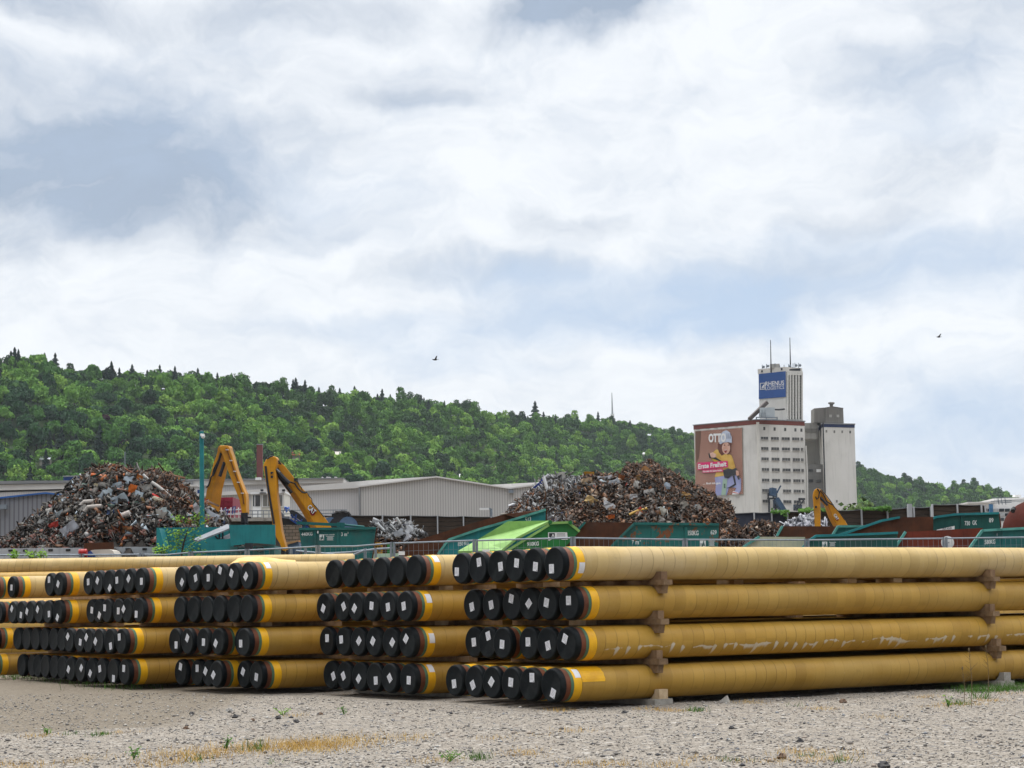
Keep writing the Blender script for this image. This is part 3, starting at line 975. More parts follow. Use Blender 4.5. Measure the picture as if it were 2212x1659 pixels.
def heap(name, label, outline, D, depth, n, size, zones, base_z, bigs=(), group=None, cat='scrap heap', steep=1.25, shape='mix', back=.5):
    """a mound whose crest follows the outline; zones(px, py) gives the palette of a spot; bigs: larger single pieces"""
    ox = [p[0] for p in outline]
    oy = [p[1] for p in outline]
    crest = lambda px: float(np.interp(px, ox, oy))
    root = thing(name, label, cat, P((ox[0] + ox[-1]) / 2, 1250, D), group)

    def at(px, v, lift=0):
        top = P(px, crest(px) + 5, D)
        hgt = max(0, top.z - base_z)
        vv = abs(v)
        z = base_z + hgt * (1 - vv ** steep)
        nz = .16 * math.sin(px * .21 + v * 9) + .12 * math.sin(px * .07 - v * 17)
        Y = D + v * depth * (hgt / 7 + .25)
        return V((top.x * Y / D * (1 if v < 0 else 1), Y, max(base_z - .5, z + nz * min(1, vv * 4) + lift)))

    nu, nv = 70, 26
    vs, fs = [], []
    vl = list(-np.linspace(0, 1, nv // 2 + 7)[::-1]) + list(np.linspace(0, 1, nv // 2)[1:] * back * 2)
    for i in range(nu + 1):
        px = ox[0] + (ox[-1] - ox[0]) * i / nu
        for v in vl: vs.append(at(px, max(-1, min(1, v)), -.08))
    k = len(vl)
    fs = [(i * k + j, i * k + j + 1, (i + 1) * k + j + 1, (i + 1) * k + j) for i in range(nu) for j in range(k - 1)]
    MB().add(vs, fs).build('mound', M_CORE, root, True)
    by = {}
    for _ in range(n):
        px = random.uniform(ox[0], ox[-1])
        v = -random.random() ** 1.15 * .72 if random.random() < .9 else random.random() * .12
        p = at(px, v, random.uniform(-.06, .1))
        c3 = CAMR.transposed() @ (p - EYE)
        qx, qy = CX + FPX * c3.x / -c3.z, CY - FPX * c3.y / -c3.z
        if qy > 1215: continue
        pal, shp, sz = zones(qx, qy)
        by.setdefault((id(pal), shp, sz), (pal, []))[1].append(p)
    VS, FS, CS, off = [], [], [], 0
    for (_, shp, sz), (pal, pts) in by.items():
        v, f, c = pieces(np.array([tuple(p) for p in pts]), size * sz, pal, shp)
        VS.append(v); FS.append(f + off); CS.append(c)
        off += len(v)
    me = mesh_np('loose_scrap', np.concatenate(VS), np.concatenate(FS), M_SCRAP, np.concatenate(CS))
    o = _link(bpy.data.objects.new('loose_scrap', me), root)
    o['kind'] = 'stuff'
    for kind, px, py, ln, ang, colr in bigs:
        # find the spot on the slope seen there
        best, bv = 1e9, -.1
        for q in range(60):
            v = -q / 75
            p = at(px, v)
            c3 = CAMR.transposed() @ (p - EYE)
            e = abs(CY - FPX * c3.y / -c3.z - py)
            if e < best: best, bv = e, v
        p = at(px, bv, .06) + V((0, -.2, 0))
        d = V((math.cos(math.radians(ang)), -.15, math.sin(math.radians(ang)))).normalized()
        mb = MB()
        mm = flat('scrap_' + kind, colr, .55) if colr else M_STEEL
        if kind == 'pipe_piece':
            mb.tube([p - d * ln / 2, p - d * ln * .1 + V((0, 0, .04)), p + d * ln / 2], ln * .045 + .025, 8)
        elif kind == 'duct':
            mb.tube([p - d * ln * .5 + V((0, 0, -.2)), p - d * ln * .3, p + d * ln * .1, p + d * ln * .5], .115, 12)
        elif kind == 'drum':
            mb.tube([p - d * ln / 2, p - d * ln * .48, p + d * ln * .48, p + d * ln / 2], [ln * .3, ln * .34, ln * .34, ln * .3], 14)
        else:                                           # a crumpled sheet
            e2 = d.cross(V((0, 1, 0.3))).normalized()
            g = [[p + d * ln * (i / 4 - .5) + e2 * ln * .62 * (j / 3 - .5) + V((random.uniform(-1, 1), random.uniform(-1, .4), random.uniform(-1, 1))) * ln * .075 for j in range(4)] for i in range(5)]
            vv = [q for r_ in g for q in r_]
            ff = [(i * 4 + j, i * 4 + j + 1, (i + 1) * 4 + j + 1, (i + 1) * 4 + j) for i in range(4) for j in range(3)]
            mb.add(vv, ff).add([q + V((0, .03, .02)) for q in vv], ff)
        mb.build(kind, mm, root)
    return root


def zl(px, py):
    r = random.random()
    px += random.gauss(0, 14); py += random.gauss(0, 9)
    if py < 1034: return (PAL_ORANGE, 'mix', .9) if 225 < px < 330 and r < .75 else (PAL_BROWN, 'bars', .9)
    if px > 330 and py < 1105: return (PAL_BROWN if r < .7 else PAL_MIX, 'bars' if r < .5 else 'mix', .9)
    if py > 1140 and px < 330: return (PAL_RED if r < .55 else PAL_MIX, 'mix', .95)
    return (PAL_MIX, 'mix', 1)


OL = [(-60, 1200), (-20, 1187), (5, 1172), (40, 1142), (62, 1128), (85, 1110), (115, 1085), (138, 1070), (150, 1050), (165, 1038), (182, 1028), (205, 1014), (225, 1007), (240, 1004), (262, 1009), (290, 1017), (315, 1018), (335, 1015), (352, 1022),
      (375, 1034), (398, 1048), (412, 1062), (425, 1078), (442, 1092), (460, 1106), (482, 1122), (492, 1138), (510, 1170), (525, 1200)]
bigs = [('duct', 365 * .99, 1232 * .99 - 220 + 8, 1.1, 8, (.55, .52, .49))]
bigs = [('duct', 366 / 2.212 * 2.15, 1090, .01, 0, (.5, .5, .5))][:0]
bigs = [('duct', 198, 1088, 1.0, 2, (.34, .31, .28)), ('duct', 204, 1096, .8, 2, (.32, .29, .26)), ('crumpled_sheet', 288, 1064, .55, 80, (.52, .12, .012)), ('crumpled_sheet', 201, 1030, .38, 10, (.50, .13, .02)),
        ('pipe_piece', 222, 1034, 1.1, -14, (.5, .12, .03)), ('pipe_piece', 344, 1081, .85, -32, (.5, .02, .015)), ('crumpled_sheet', 302, 1087, .55, 12, (.50, .36, .17)), ('drum', 344, 1088, .6, -20, (.22, .19, .13)),
        ('crumpled_sheet', 345, 1125, .75, 70, (.38, .35, .31)), ('crumpled_sheet', 365, 1120, .7, -40, (.50, .58, .60)), ('crumpled_sheet', 266, 1152, .75, -4, (.30, .09, .02)), ('crumpled_sheet', 276, 1148, .5, 5, (.3, .14, .06)),
        ('drum', 273, 1117, .45, 20, (.42, .37, .34)), ('crumpled_sheet', 235, 1070, .5, 60, (.45, .52, .56)), ('crumpled_sheet', 277, 1050, .75, 85, (.50, .58, .64)), ('crumpled_sheet', 256, 1051, .5, 10, (.45, .52, .57)),
        ('crumpled_sheet', 299, 1080, .6, 75, (.48, .56, .62)), ('crumpled_sheet', 261, 1086, .75, 20, (.52, .60, .66)), ('crumpled_sheet', 226, 1078, .6, 45, (.46, .53, .58)), ('crumpled_sheet', 131, 1075, .45, 30, (.55, .65, .72)),
        ('crumpled_sheet', 241, 1111, .35, 0, (.06, .10, .22)), ('crumpled_sheet', 153, 1148, .8, 35, (.42, .44, .48)), ('pipe_piece', 350, 1060, 1.2, -38, (.42, .40, .37)), ('pipe_piece', 325, 1045, 1.0, -48, (.45, .44, .42)),
        ('crumpled_sheet', 119, 1138, .5, 10, (.36, .035, .025)), ('crumpled_sheet', 130, 1116, .5, 30, (.44, .50, .52)), ('crumpled_sheet', 97, 1130, .7, 40, (.5, .5, .48)), ('crumpled_sheet', 350, 1112, .6, 20, (.55, .62, .62)),
        ('pipe_piece', 18, 1162, 1.6, 28, (.42, .44, .40)), ('crumpled_sheet', 215, 1058, .5, -20, (.46, .40, .26)), ('crumpled_sheet', 418, 1108, .7, 40, (.55, .57, .6)), ('crumpled_sheet', 396, 1060, .6, -10, (.34, .17, .1)),
        ('crumpled_sheet', 455, 1120, .8, -30, (.60, .64, .70)), ('pipe_piece', 236, 1026, .7, 60, (.30, .2, .12)), ('crumpled_sheet', 302, 1040, .5, 70, (.42, .14, .03)), ('crumpled_sheet', 320, 1060, .5, 15, (.40, .39, .36))]
heap('scrap_heap', 'tall dark scrap heap with orange and pale blue pieces behind the grey concrete blocks', OL, 103, 11, 21000, .205, zl, 3.0, bigs)


def zr(px, py):
    r = random.random()
    px += random.gauss(0, 12); py += random.gauss(0, 8)
    if px < 1250 and py < 1062: return (PAL_SILVER, 'bars', 1.0)
    if px < 1215: return (PAL_BROWN if r < .6 else PAL_SILVER, 'bars' if r < .6 else 'mix', .9)
    if py < 1042 or px > 1500 or (px > 1400 and py < 1062): return (PAL_BROWN, 'mix', .72)
    if 1240 < px < 1345 and py > 1090: return (PAL_BROWN, 'mix', .6)
    return (PAL_GREYMIX if r < .45 else PAL_BROWN, 'mix', .9)


OR = [(1085, 1160), (1100, 1104), (1115, 1090), (1135, 1072), (1150, 1058), (1168, 1043), (1182, 1034), (1200, 1030), (1215, 1033), (1235, 1034), (1258, 1030), (1275, 1024), (1300, 1023), (1330, 1022), (1345, 1020), (1352, 1006), (1362, 1000), (1372, 1001),
      (1380, 1004), (1390, 997), (1398, 994), (1410, 996), (1422, 1006), (1432, 1009), (1450, 1018), (1470, 1030), (1490, 1043), (1515, 1055), (1535, 1064), (1545, 1072), (1570, 1083), (1582, 1094), (1583, 1112), (1590, 1130), (1605, 1150), (1625, 1175), (1650, 1210)]
bigs = [('crumpled_sheet', 1167, 1055, .8, 45, (.02, .05, .26)), ('pipe_piece', 1150, 1050, 1.7, 42, (.42, .43, .44)), ('pipe_piece', 1160, 1056, 1.7, 44, (.38, .39, .4)), ('pipe_piece', 1120, 1068, 1.0, 15, (.62, .63, .64)),
        ('crumpled_sheet', 1206, 1036, .7, 10, (.55, .53, .48)), ('pipe_piece', 1181, 1060, 1.2, -75, (.6, .6, .6)), ('crumpled_sheet', 1273, 1030, .5, 0, (.5, .26, .03)), ('crumpled_sheet', 1262, 1031, .3, 10, (.5, .05, .02)),
        ('crumpled_sheet', 1309, 1039, .7, 10, (.60, .61, .64)), ('crumpled_sheet', 1326, 1046, .5, 15, (.62, .66, .70)), ('crumpled_sheet', 1268, 1044, .5, 10, (.55, .40, .25)), ('crumpled_sheet', 1276, 1086, .55, -25, (.52, .36, .15)),
        ('crumpled_sheet', 1313, 1097, .55, -30, (.62, .62, .62)), ('crumpled_sheet', 1386, 1112, .5, -35, (.42, .05, .03)), ('crumpled_sheet', 1385, 1035, .5, 15, (.52, .32, .14)), ('crumpled_sheet', 1340, 1040, .5, 70, (.22, .07, .02)),
        ('crumpled_sheet', 1437, 1059, .5, 60, (.52, .6, .68)), ('crumpled_sheet', 1425, 1110, .5, 70, (.6, .58, .5)), ('crumpled_sheet', 1318, 1120, .3, 0, (.5, .12, .02)), ('crumpled_sheet', 1471, 1097, .5, 40, (.5, .46, .4)),
        ('crumpled_sheet', 1400, 1068, .5, 10, (.55, .53, .5)), ('crumpled_sheet', 1372, 1051, .4, 70, (.52, .5, .46)), ('pipe_piece', 1377, 1108, .9, 18, (.5, .3, .06)), ('crumpled_sheet', 1420, 1126, .5, -40, (.45, .42, .38)),
        ('crumpled_sheet', 1366, 1076, .35, 0, (.6, .6, .6)), ('crumpled_sheet', 1502, 1105, .5, 40, (.52, .5, .46)), ('crumpled_sheet', 1480, 1075, .45, -20, (.5, .3, .12)), ('crumpled_sheet', 1395, 1018, .4, -30, (.38, .2, .08))]
heap('scrap_heap', 'wide brown scrap heap with silver tubes at one end, piled before the advert building', OR, 105, 12, 27000, .18, zr, 3.0, bigs)

heap('aluminium_heap', 'small bright heap of silvery aluminium cuttings beside the excavator stick', [(1690, 1150), (1700, 1132), (1715, 1125), (1725, 1120), (1735, 1116), (1745, 1113), (1755, 1114), (1765, 1118), (1780, 1130), (1795, 1150)], 122, 4, 1700, .27,
     lambda x, y: (PAL_ALU, 'mix', .9), 3.0, group='small heaps')
heap('turnings_heap', 'low dark heap of rusty rings and turnings below the slat wall', [(1570, 1165), (1590, 1152), (1610, 1140), (1625, 1130), (1640, 1126), (1660, 1127), (1675, 1132), (1690, 1138), (1705, 1142), (1720, 1165)], 116, 5, 3600, .2,
     lambda x, y: (PAL_BROWN if y < 1150 or random.random() < .6 else PAL_GREYMIX, 'mix', .85), 3.0, group='small heaps')
heap('light_scrap_heap', 'small heap of white and silver scrap on brown swarf before the slat wall',
     [(775, 1180), (790, 1150), (806, 1132), (814, 1124), (825, 1135), (838, 1131), (850, 1126), (862, 1122), (872, 1130), (885, 1128), (900, 1140), (910, 1150), (925, 1175)], 112, 5, 2400, .19,
     lambda x, y: (PAL_SILVER, 'mix', 1) if y < 1162 else (PAL_BROWN, 'mix', .7), 3.0,
     [('crumpled_sheet', 884, 1150, .6, 80, (.62, .64, .66)), ('pipe_piece', 868, 1140, 1.1, 120, (.5, .5, .48)), ('pipe_piece', 830, 1150, 1.1, 130, (.55, .57, .57)), ('crumpled_sheet', 862, 1155, .5, 30, (.55, .6, .66)), ('crumpled_sheet', 880, 1165, .45, 60, (.66, .68, .72))], group='small heaps')


# ------------------------------------------------------------------ skips
def skip(label, near, far, Yn, Yf, paint, inner, plates=(), ribs=(), rims=(), frims=(), group='scrap skips', texts=(), edge=None, name='skip_container', edge_m=None, boards=()):
    root = thing(name, label, 'skip', P(sum(p[0] for p in near) / len(near), 1250, Yn), group)
    A = [P(x, y, Yn) for x, y in near]
    MB().prism(A, (0, .07, 0)).build('side_wall', paint, root)
    B = [P(x, y, Yf) for x, y in far] if far else []
    if far:
        MB().prism(B, (0, .07, 0)).build('side_wall', inner, root)
    for i, j in plates:
        mb = MB()
        a0, a1, b0, b1 = A[i] + V((0, .075, 0)), A[j] + V((0, .075, 0)), B[i] - V((0, .005, 0)), B[j] - V((0, .005, 0))
        mb.prism([a0, a1, b1, b0], V((0, 0, -.06)) if abs((a1 - a0).z) < abs((a1 - a0).x) else V((.06, 0, 0)))
        mb.build('end_plate', inner, root)
    up = V((0, 0, 1))
    for pts, off, mm in ((A, -.03, edge_m or paint), (B, -.02, edge_m or paint)):
        for i, j in (rims if pts is A else frims):
            mb = MB()
            mb.bar(pts[i] + V((0, off, 0)), pts[j] + V((0, off, 0)), .16, .10)
            mb.build('rim', mm, root)
    for x0, y0, x1, y1, wd in ribs:
        w = pxw(wd, Yn) / 2
        p0, p1 = P(x0, y0, Yn) + V((0, -.06, 0)), P(x1, y1, Yn) + V((0, -.06, 0))
        d = (p1 - p0).normalized()
        s = V((d.z, 0, -d.x)) * w
        MB().prism([p0 - s, p0 + s, p1 + s, p1 - s], (0, .058, 0)).build('rib', paint, root)
    for tx in texts:
        mb = MB()
        s, x0, y0, x1, y1 = tx[:5]
        px_text(mb, s, x0, y0, x1, y1, Yn - .012 - (tx[6] if len(tx) > 6 else 0), .02, tx[5] if len(tx) > 5 else 0)
        mb.build('lettering', M_STENCIL, root, recalc=False)
    for bd in boards:
        plate(root, *bd)
    return root


def plate(root, kind, x0, y0, x1, y1, Y):
    """the scrap firm's plate: a framed mark and some lines of print"""
    Y -= .02
    mb = MB()
    w = x1 - x0
    if kind == 'mark':
        mb.prism([P(x0, y1, Y), P(x1, y1, Y), P(x1, y0, Y), P(x0, y0, Y)], (0, .008, 0))
        mb.mat(1)
        px_text(mb, 'A', x0 + w * .42, y0 + (y1 - y0) * .32, x1 - w * .04, y1 - (y1 - y0) * .06, Y - .006, .03)
        h = y1 - y0
        for q in range(3):
            yy = y0 + h * (.48 + q * .17)
            mb.prism([P(x0 + w * (.02 + .03 * q), yy + h * .08, Y - .005), P(x0 + w * .45, yy + h * .08, Y - .005), P(x0 + w * .47, yy, Y - .005), P(x0 + w * .06, yy, Y - .005)], (0, .004, 0))
        mb.prism([P(x0 + w * .3, y1 - h * .1, Y - .004), P(x0 + w * .44, y1 - h * .1, Y - .004), P(x0 + w * .72, y0 + h * .08, Y - .004), P(x0 + w * .6, y0 + h * .08, Y - .004)], (0, .003, 0))
        mb.build('company_mark', [M_STENCIL, M_TEALDK], root)
    elif kind == 'lines':
        for q in range(5):
            yy = y0 + (y1 - y0) * q / 5
            a = .0 if q == 0 else .12 + .04 * (q % 2)
            mb.prism([P(x0 + w * a, yy + (y1 - y0) * .09, Y), P(x1 - w * a, yy + (y1 - y0) * .09, Y), P(x1 - w * a, yy, Y), P(x0 + w * a, yy, Y)], (0, .004, 0))
        mb.build('small_print', M_STENCIL, root)
    elif kind == 'label':
        mb.prism([P(x0, y1, Y), P(x1, y1, Y), P(x1, y0, Y), P(x0, y0, Y)], (0, .008, 0))
        mb.build('paper_label', M_STENCIL, root)


G0 = 1248
skip('dark green skip stencilled 440KG and 3 m3, standing upright before the ochre boom', [(646, 1143), (812, 1141), (797, G0), (660, G0)], [(646, 1146), (812, 1144), (797, G0), (660, G0)], 89.5, 91.6, M_TEAL, M_RUST,
     plates=((0, 3), (1, 2), (3, 2)), ribs=((680, 1143, 681, 1200, 4), (729.5, 1142, 730, 1200, 4)), texts=(('440KG', 651, 1150.5, 675, 1158, -1.4), ('3', 737, 1150, 740.5, 1158), ('m', 743.5, 1152.5, 749.5, 1158), ('3', 750.5, 1149, 752.5, 1153), ('FALK ADLER', 701, 1154, 723, 1156.3, -.3)),
     rims=((0, 1),), frims=((0, 1),), boards=(('mark', 690, 1154.5, 700, 1167, 89.5), ('lines', 704, 1158, 722, 1168, 89.5), ('label', 685, 1146.5, 688, 1152, 89.45)))
mb = MB()
mb.bar(P(641, 1129.5, 90.2), P(728, 1133.5, 90.2), .1, .12).bar(P(728, 1133.5, 90.2), P(745, 1134.5, 90.2), .16, .2).tube([P(745, 1134, 90.2), P(787, 1138, 90.2)], .045, 8)
mb.bar(P(660, 1131, 90.25), P(655, 1143, 90.25), .06, .06).bar(P(787, 1138, 90.2), P(787, 1143, 90.2), .07, .07)
tag(mb.build('lifting_bar', M_TEAL), 'teal lifting bar lying over the top of the 440KG skip', 'lid bar')

skip('long teal skip stencilled 850 and 513, rust brown inside, sloping down beside the lime lid', [(946, 1197), (969, 1166), (1036, 1143), (1097, 1126), (1179, 1101), (1178, 1135), (1160, G0), (946, G0)],
     [(868, 1194), (885, 1172), (943, 1154), (1021, 1130), (1088, 1111), (1168, 1101.5), (1168, G0), (868, G0)], 91.5, 93.6, M_TEAL2, M_RUST, plates=((7, 6), (4, 5), (5, 6)), rims=((0, 1), (1, 2), (2, 3), (3, 4)),
     ribs=((1033, 1146, 1031, 1196, 5),), texts=(('850 KG', 989, 1171, 1013, 1180, -3, .0), ('513', 1134.5, 1118, 1147, 1128, -2.2)), edge_m=M_TEALEDGE)
# the lidded lime green skip
root = thing('lidded_skip', 'lime green skip stencilled 910KG with its big flat lid lying down at a slant', 'skip', P(1150, 1250, 89), 'scrap skips')
Yn = 89.0
A = [P(x, y, Yn) for x, y in ((1085, 1194), (1185, 1133), (1231, 1131), (1251, 1149), (1222, 1180), (1216, G0), (1085, G0))]
MB().prism(A, (0, .07, 0)).build('side_wall', M_GREEN, root)
MB().prism([p + V((0, 2.2, 0)) for p in A], (0, .07, 0)).build('side_wall', M_GREEN, root)
lid = [P(989, 1190, 90.9), P(1033, 1165, 90.9), P(1097, 1126, 90.9), P(1186, 1124.5, 90.9), P(1117, 1160, 89.1), P(1083, 1189, 89.1)]
MB().prism(lid, (0, .02, -.1)).build('lid', M_LIME, root)
mb = MB()
mb.bar(P(1083, 1191, 88.95), P(1118, 1162, 88.95), .1, .09).bar(P(1118, 1162, 88.95), P(1188, 1127, 88.95), .1, .09).bar(P(1090, 1193, 88.93), P(1186, 1134, 88.93), .08, .1)
mb.bar(P(1188, 1130, 88.95), P(1228, 1128.5, 88.95), .1, .1).bar(P(1228, 1129, 88.95), P(1252, 1148, 88.95), .1, .1)
mb.build('rim', M_LIME, root)
for x, y in ((1188.5, 1128), (1232, 1129)):
    MB().tube([P(x, y, 88.75), P(x, y, 88.95)], .085, 14).build('hinge', M_GREEN, root)
mb = MB()
mb.prism([P(1170, 1145, 88.95), P(1177, 1141, 88.95), P(1177, G0, 88.95), P(1170, G0, 88.95)], (0, .04, 0)).build('rib', M_GREEN, root)
mb = MB()
px_text(mb, '910KG', 1138.5, 1171, 1164, 1180, Yn - .015, .03, -1.4)
mb.build('lettering', M_STENCIL, root, recalc=False)
mb = MB()
st = [(1184, 1150), (1225, 1150), (1226.5, 1165.5), (1215, 1166), (1206, 1163), (1195, 1164), (1186, 1168), (1184, 1166)]
mb.prism([P(x, y, Yn - .02) for x, y in st], (0, .01, 0))
mb.mat(1)
mb.prism([P(x, y, Yn - .026) for x, y in ((1186, 1151.5), (1198.5, 1151.5), (1198.5, 1162), (1192, 1163), (1186, 1160))], (0, .004, 0))
for q in range(3): mb.prism([P(x, y, Yn - .026) for x, y in ((1203, 1153 + q * 2.6), (1221, 1153 + q * 2.6), (1221, 1152.2 + q * 2.6), (1203, 1152.2 + q * 2.6))], (0, .004, 0))
mb.mat(0)
px_text(mb, 'A', 1191.5, 1153, 1197.5, 1160, Yn - .03, .03)
mb.build('sticker', [M_WHITE, M_DARK], root)
skip('chipped teal skip stencilled 850KG 629 and 7 m3 with a rust brown inside', [(1315, 1190), (1324, 1177), (1370, 1131), (1553, 1133), (1551, 1200), (1549, G0), (1315, G0)],
     [(1204, 1192), (1218, 1177), (1264, 1128), (1447, 1129.5), (1447, 1200), (1447, G0), (1204, G0)], 88.6, 90.6, M_TEALRUST, M_RUST, plates=((6, 5), (3, 4), (4, 5)), rims=((0, 1), (1, 2), (2, 3)), frims=((0, 1), (1, 2)),
     ribs=((1411, 1137, 1411, 1200, 7), (1482, 1137, 1482, 1200, 7)), texts=(('7', 1365, 1167, 1369, 1176), ('m', 1373, 1169, 1380, 1176), ('3', 1381.5, 1166.5, 1384, 1170), ('850KG', 1484.5, 1146, 1509, 1156.5), ('629', 1535, 1145, 1548, 1154.5)),
     boards=(('mark', 1512, 1167, 1524.5, 1182, 88.6), ('lines', 1530, 1168, 1545, 1180, 88.6)))
skip('low pale flaking skip with teal edge and rust spots behind the mesh fence', [(1606, 1182), (1611, 1178), (1640, 1159.5), (1739, 1160), (1739, G0), (1606, G0)], [(1598, 1186), (1604, 1180), (1632, 1162), (1739, 1162), (1739, G0), (1598, G0)], 90.5, 92.4, M_PALEGR, M_TEAL2,
     plates=((5, 4),), rims=((0, 1), (1, 2)), edge_m=M_TEALEDGE)
skip('rust brown skip with a slanting teal front edge before the third excavator', [(1797, 1158), (1810, 1137), (1866, 1137), (1864, 1180), (1864, G0), (1797, G0)], [(1678, 1158), (1690, 1136.5), (1800, 1137), (1800, 1180), (1800, G0), (1678, G0)], 95.0, 97.2, M_TEAL, M_RUST,
     plates=((5, 4), (2, 3)), rims=((0, 1), (1, 2)), frims=((0, 1),), edge_m=M_TEALEDGE, ribs=((1829, 1140, 1828, 1160, 3),))
skip('dark teal skip with the white mark, its rust brown inner wall rising behind', [(1733, 1184), (1747, 1168), (1763, 1157.5), (1835, 1155.5), (1939, 1151), (1937, 1200), (1935, G0), (1733, G0)],
     [(1800, 1164), (1812, 1156), (1834, 1149), (1904, 1125), (1943, 1117.5), (2016, 1116.5), (2016, G0), (1800, G0)], 90.0, 92.2, M_TEALDK, M_RUST, plates=((7, 6),), rims=((0, 1), (1, 2), (2, 3), (3, 4)), frims=((1, 2), (2, 3), (3, 4)),
     boards=(('mark', 1776, 1170, 1787, 1184, 90.0), ('lines', 1791, 1171, 1806, 1181, 90.0)), edge_m=M_TEAL2)
skip('teal skip stencilled 730 GK and 89 with a white sticker', [(1937, 1150.5), (1954, 1142), (2022, 1117), (2061, 1111.5), (2157, 1108.5), (2161, 1140), (2156, G0), (1937, G0)], [(1997, 1150), (2014, 1141), (2082, 1117), (2121, 1112.5), (2157, 1110), (2161, 1140), (2156, G0), (1997, G0)], 93.5, 95.4,
     M_TEALDK, M_RUST, plates=((7, 6), (4, 5)), rims=((0, 1), (1, 2), (2, 3), (3, 4)), ribs=((2078, 1113, 2078, 1150, 6), (2009, 1124, 2008, 1150, 4)), texts=(('730', 2084, 1125.5, 2095.5, 1135), ('GK', 2100.5, 1124, 2110.5, 1134), ('89', 2136.5, 1119, 2146, 1128.5)), edge_m=M_TEAL2)
mb = MB()
mb.prism([P(x, y, 93.4) for x, y in ((2020, 1150), (2062, 1145), (2062, 1136), (2024, 1144))], (0, .01, 0))
mb.mat(1)
px_text(mb, 'FALK ADLER', 2036, 1140.5, 2056, 1144.5, 93.37, .02, -2)
o = mb.build('sticker', [M_WHITE, M_DARK])
o.parent = [q for q in COL.objects if q.get('label', '').startswith('teal skip stencilled 730')][0]
o.location = -WT[o.parent.name]
skip('teal skip stencilled 580KG with a red rust inner wall beside the dome tank', [(2093, 1187), (2097, 1180), (2121.5, 1146), (2245, 1139.5), (2245, G0), (2093, G0)], [(1931, 1187), (1936, 1179), (1956, 1149), (2123, 1140.5), (2200, 1139), (2200, G0), (1931, G0)][:4] + [(2123, G0), (1931, G0)], 88.6, 90.6,
     M_TEAL, M_RUSTRED, plates=((5, 4),), rims=((0, 1), (1, 2), (2, 3)), frims=((0, 1), (1, 2)), edge_m=M_TEALEDGE, ribs=((2168, 1146, 2167, 1200, 6),), texts=(('580KG', 2127, 1166, 2150, 1176, -1.2),))
MB().bar(P(2154, 1152, 88.5), P(2154, 1158, 88.5), .03, .03).build('pin', M_GALV, [q for q in COL.objects if q.get('label', '').startswith('teal skip stencilled 580')][0])
mb = MB()
c = P(2047, 1172, 85.2)
mb.tube([c, c + V((0, .02, 0))], .26, 24)
mb.mat(1)
mb.prism([P(2043, 1176, 85.17), P(2051, 1172, 85.17), P(2051, 1170.5, 85.17), P(2043, 1174, 85.17)], (0, .01, 0))
tag(mb.build('round_sign', [M_WHITE, M_GALV]), 'round pale sign fixed to the mesh fence before the red rust skip', 'sign')

# ------------------------------------------------------------------ teal press with plates
root = thing('scrap_press', 'petrol blue scrap press with steel chute plates and a big blank front panel', 'scrap press', P(465, 1260, 92))
Y = 92
q = lambda pts, off, name, mm, YY=Y: MB().prism([P(x, y, YY) for x, y in pts], off).build(name, mm, root)
q([(338, 1140), (516, 1138), (516, G0), (338, G0)], (0, .1, 0), 'rear_panel', M_TEAL2, 93.4)
q([(338, 1140), (344, 1141), (357, 1187), (357, G0), (338, G0)], (0, 1.4, 0), 'side_panel', M_TEAL2, 91.9)
q([(339, 1180), (357, 1180), (516, 1182), (516, 1196), (339, 1196)], (0, .3, 0), 'crossbeam', M_TEAL2, 91.6)
q([(434, 1167), (502, 1163.5), (510, 1194), (434, 1194)], (0, .2, 0), 'apron', M_TEAL2, 91.2)
q([(505, 1163), (515, 1163), (515, 1185), (505, 1186)], (0, .06, 0), 'worn_plate', M_RUSTRED, 91.15)
mb = MB()
a_, b_2 = P(427, 1168, 91.4), P(506, 1137, 91.4)
mb.prism([a_, b_2, b_2 + V((-.4, .7, .13)), a_ + V((-.3, .7, .1))], (0, 0, -.07)).build('chute_plate', M_STEEL, root)
mb = MB()
a_, b_2 = P(489, 1166, 91.3), P(516, 1153, 91.3)
mb.prism([a_, b_2, b_2 + V((-.3, .6, .12)), a_ + V((-.35, .6, .1))], (0, 0, -.06)).build('chute_plate', M_STEEL, root)
for (x0, y0, x1, y1) in ((465, 1158, 474, 1168), (474, 1152, 474, 1168), (481, 1150, 481, 1166)):
    MB().bar(P(x0, y0, 91.7), P(x1, y1, 91.7), .07, .07).build('strut', M_DARK, root)
q([(494.5, 1134), (594, 1133.5), (595, 1177), (552, 1173), (499, 1179)], (0, .12, 0), 'front_panel', M_TEAL2, 90.6)
q([(497, 1181), (593, 1178), (594, G0), (497, G0)], (0, 2.4, 0), 'press_body', pm('dull_teal', (.05, .17, .165), (.04, .14, .135), 1.3, .6, grime=.4), 91.0)
q([(494, 1135), (516, 1135), (516, 1180), (494, 1180)], (0, .1, 0), 'inner_panel', M_TEALDK, 92.6)
for x, wd in ((524, 12), (541, 2), (571, 10)):
    mb = MB()
    mb.prism([P(x, 1183, 90.95), P(x + wd, 1183, 90.95), P(x + wd, G0, 90.95), P(x, G0, 90.95)], (0, .05, 0)).build('door_post', M_TEAL2, root)
for x, y in ((521, 1188), (561, 1186)):
    mb = MB()
    cc = P(x, y, 90.9)
    mb.tube([cc + V((.16 * math.cos(a * .7), 0, .12 * math.sin(a * .7))) for a in range(9)], .022, 6).build('hose_loop', M_DARK, root)
mb = MB()
mb.box(P(538, 1181, 90.6), (.3, .3, .3)).tube([P(536, 1176, 90.7), P(541, 1186, 90.7)], .07, 8).build('latch', M_DARK, root)

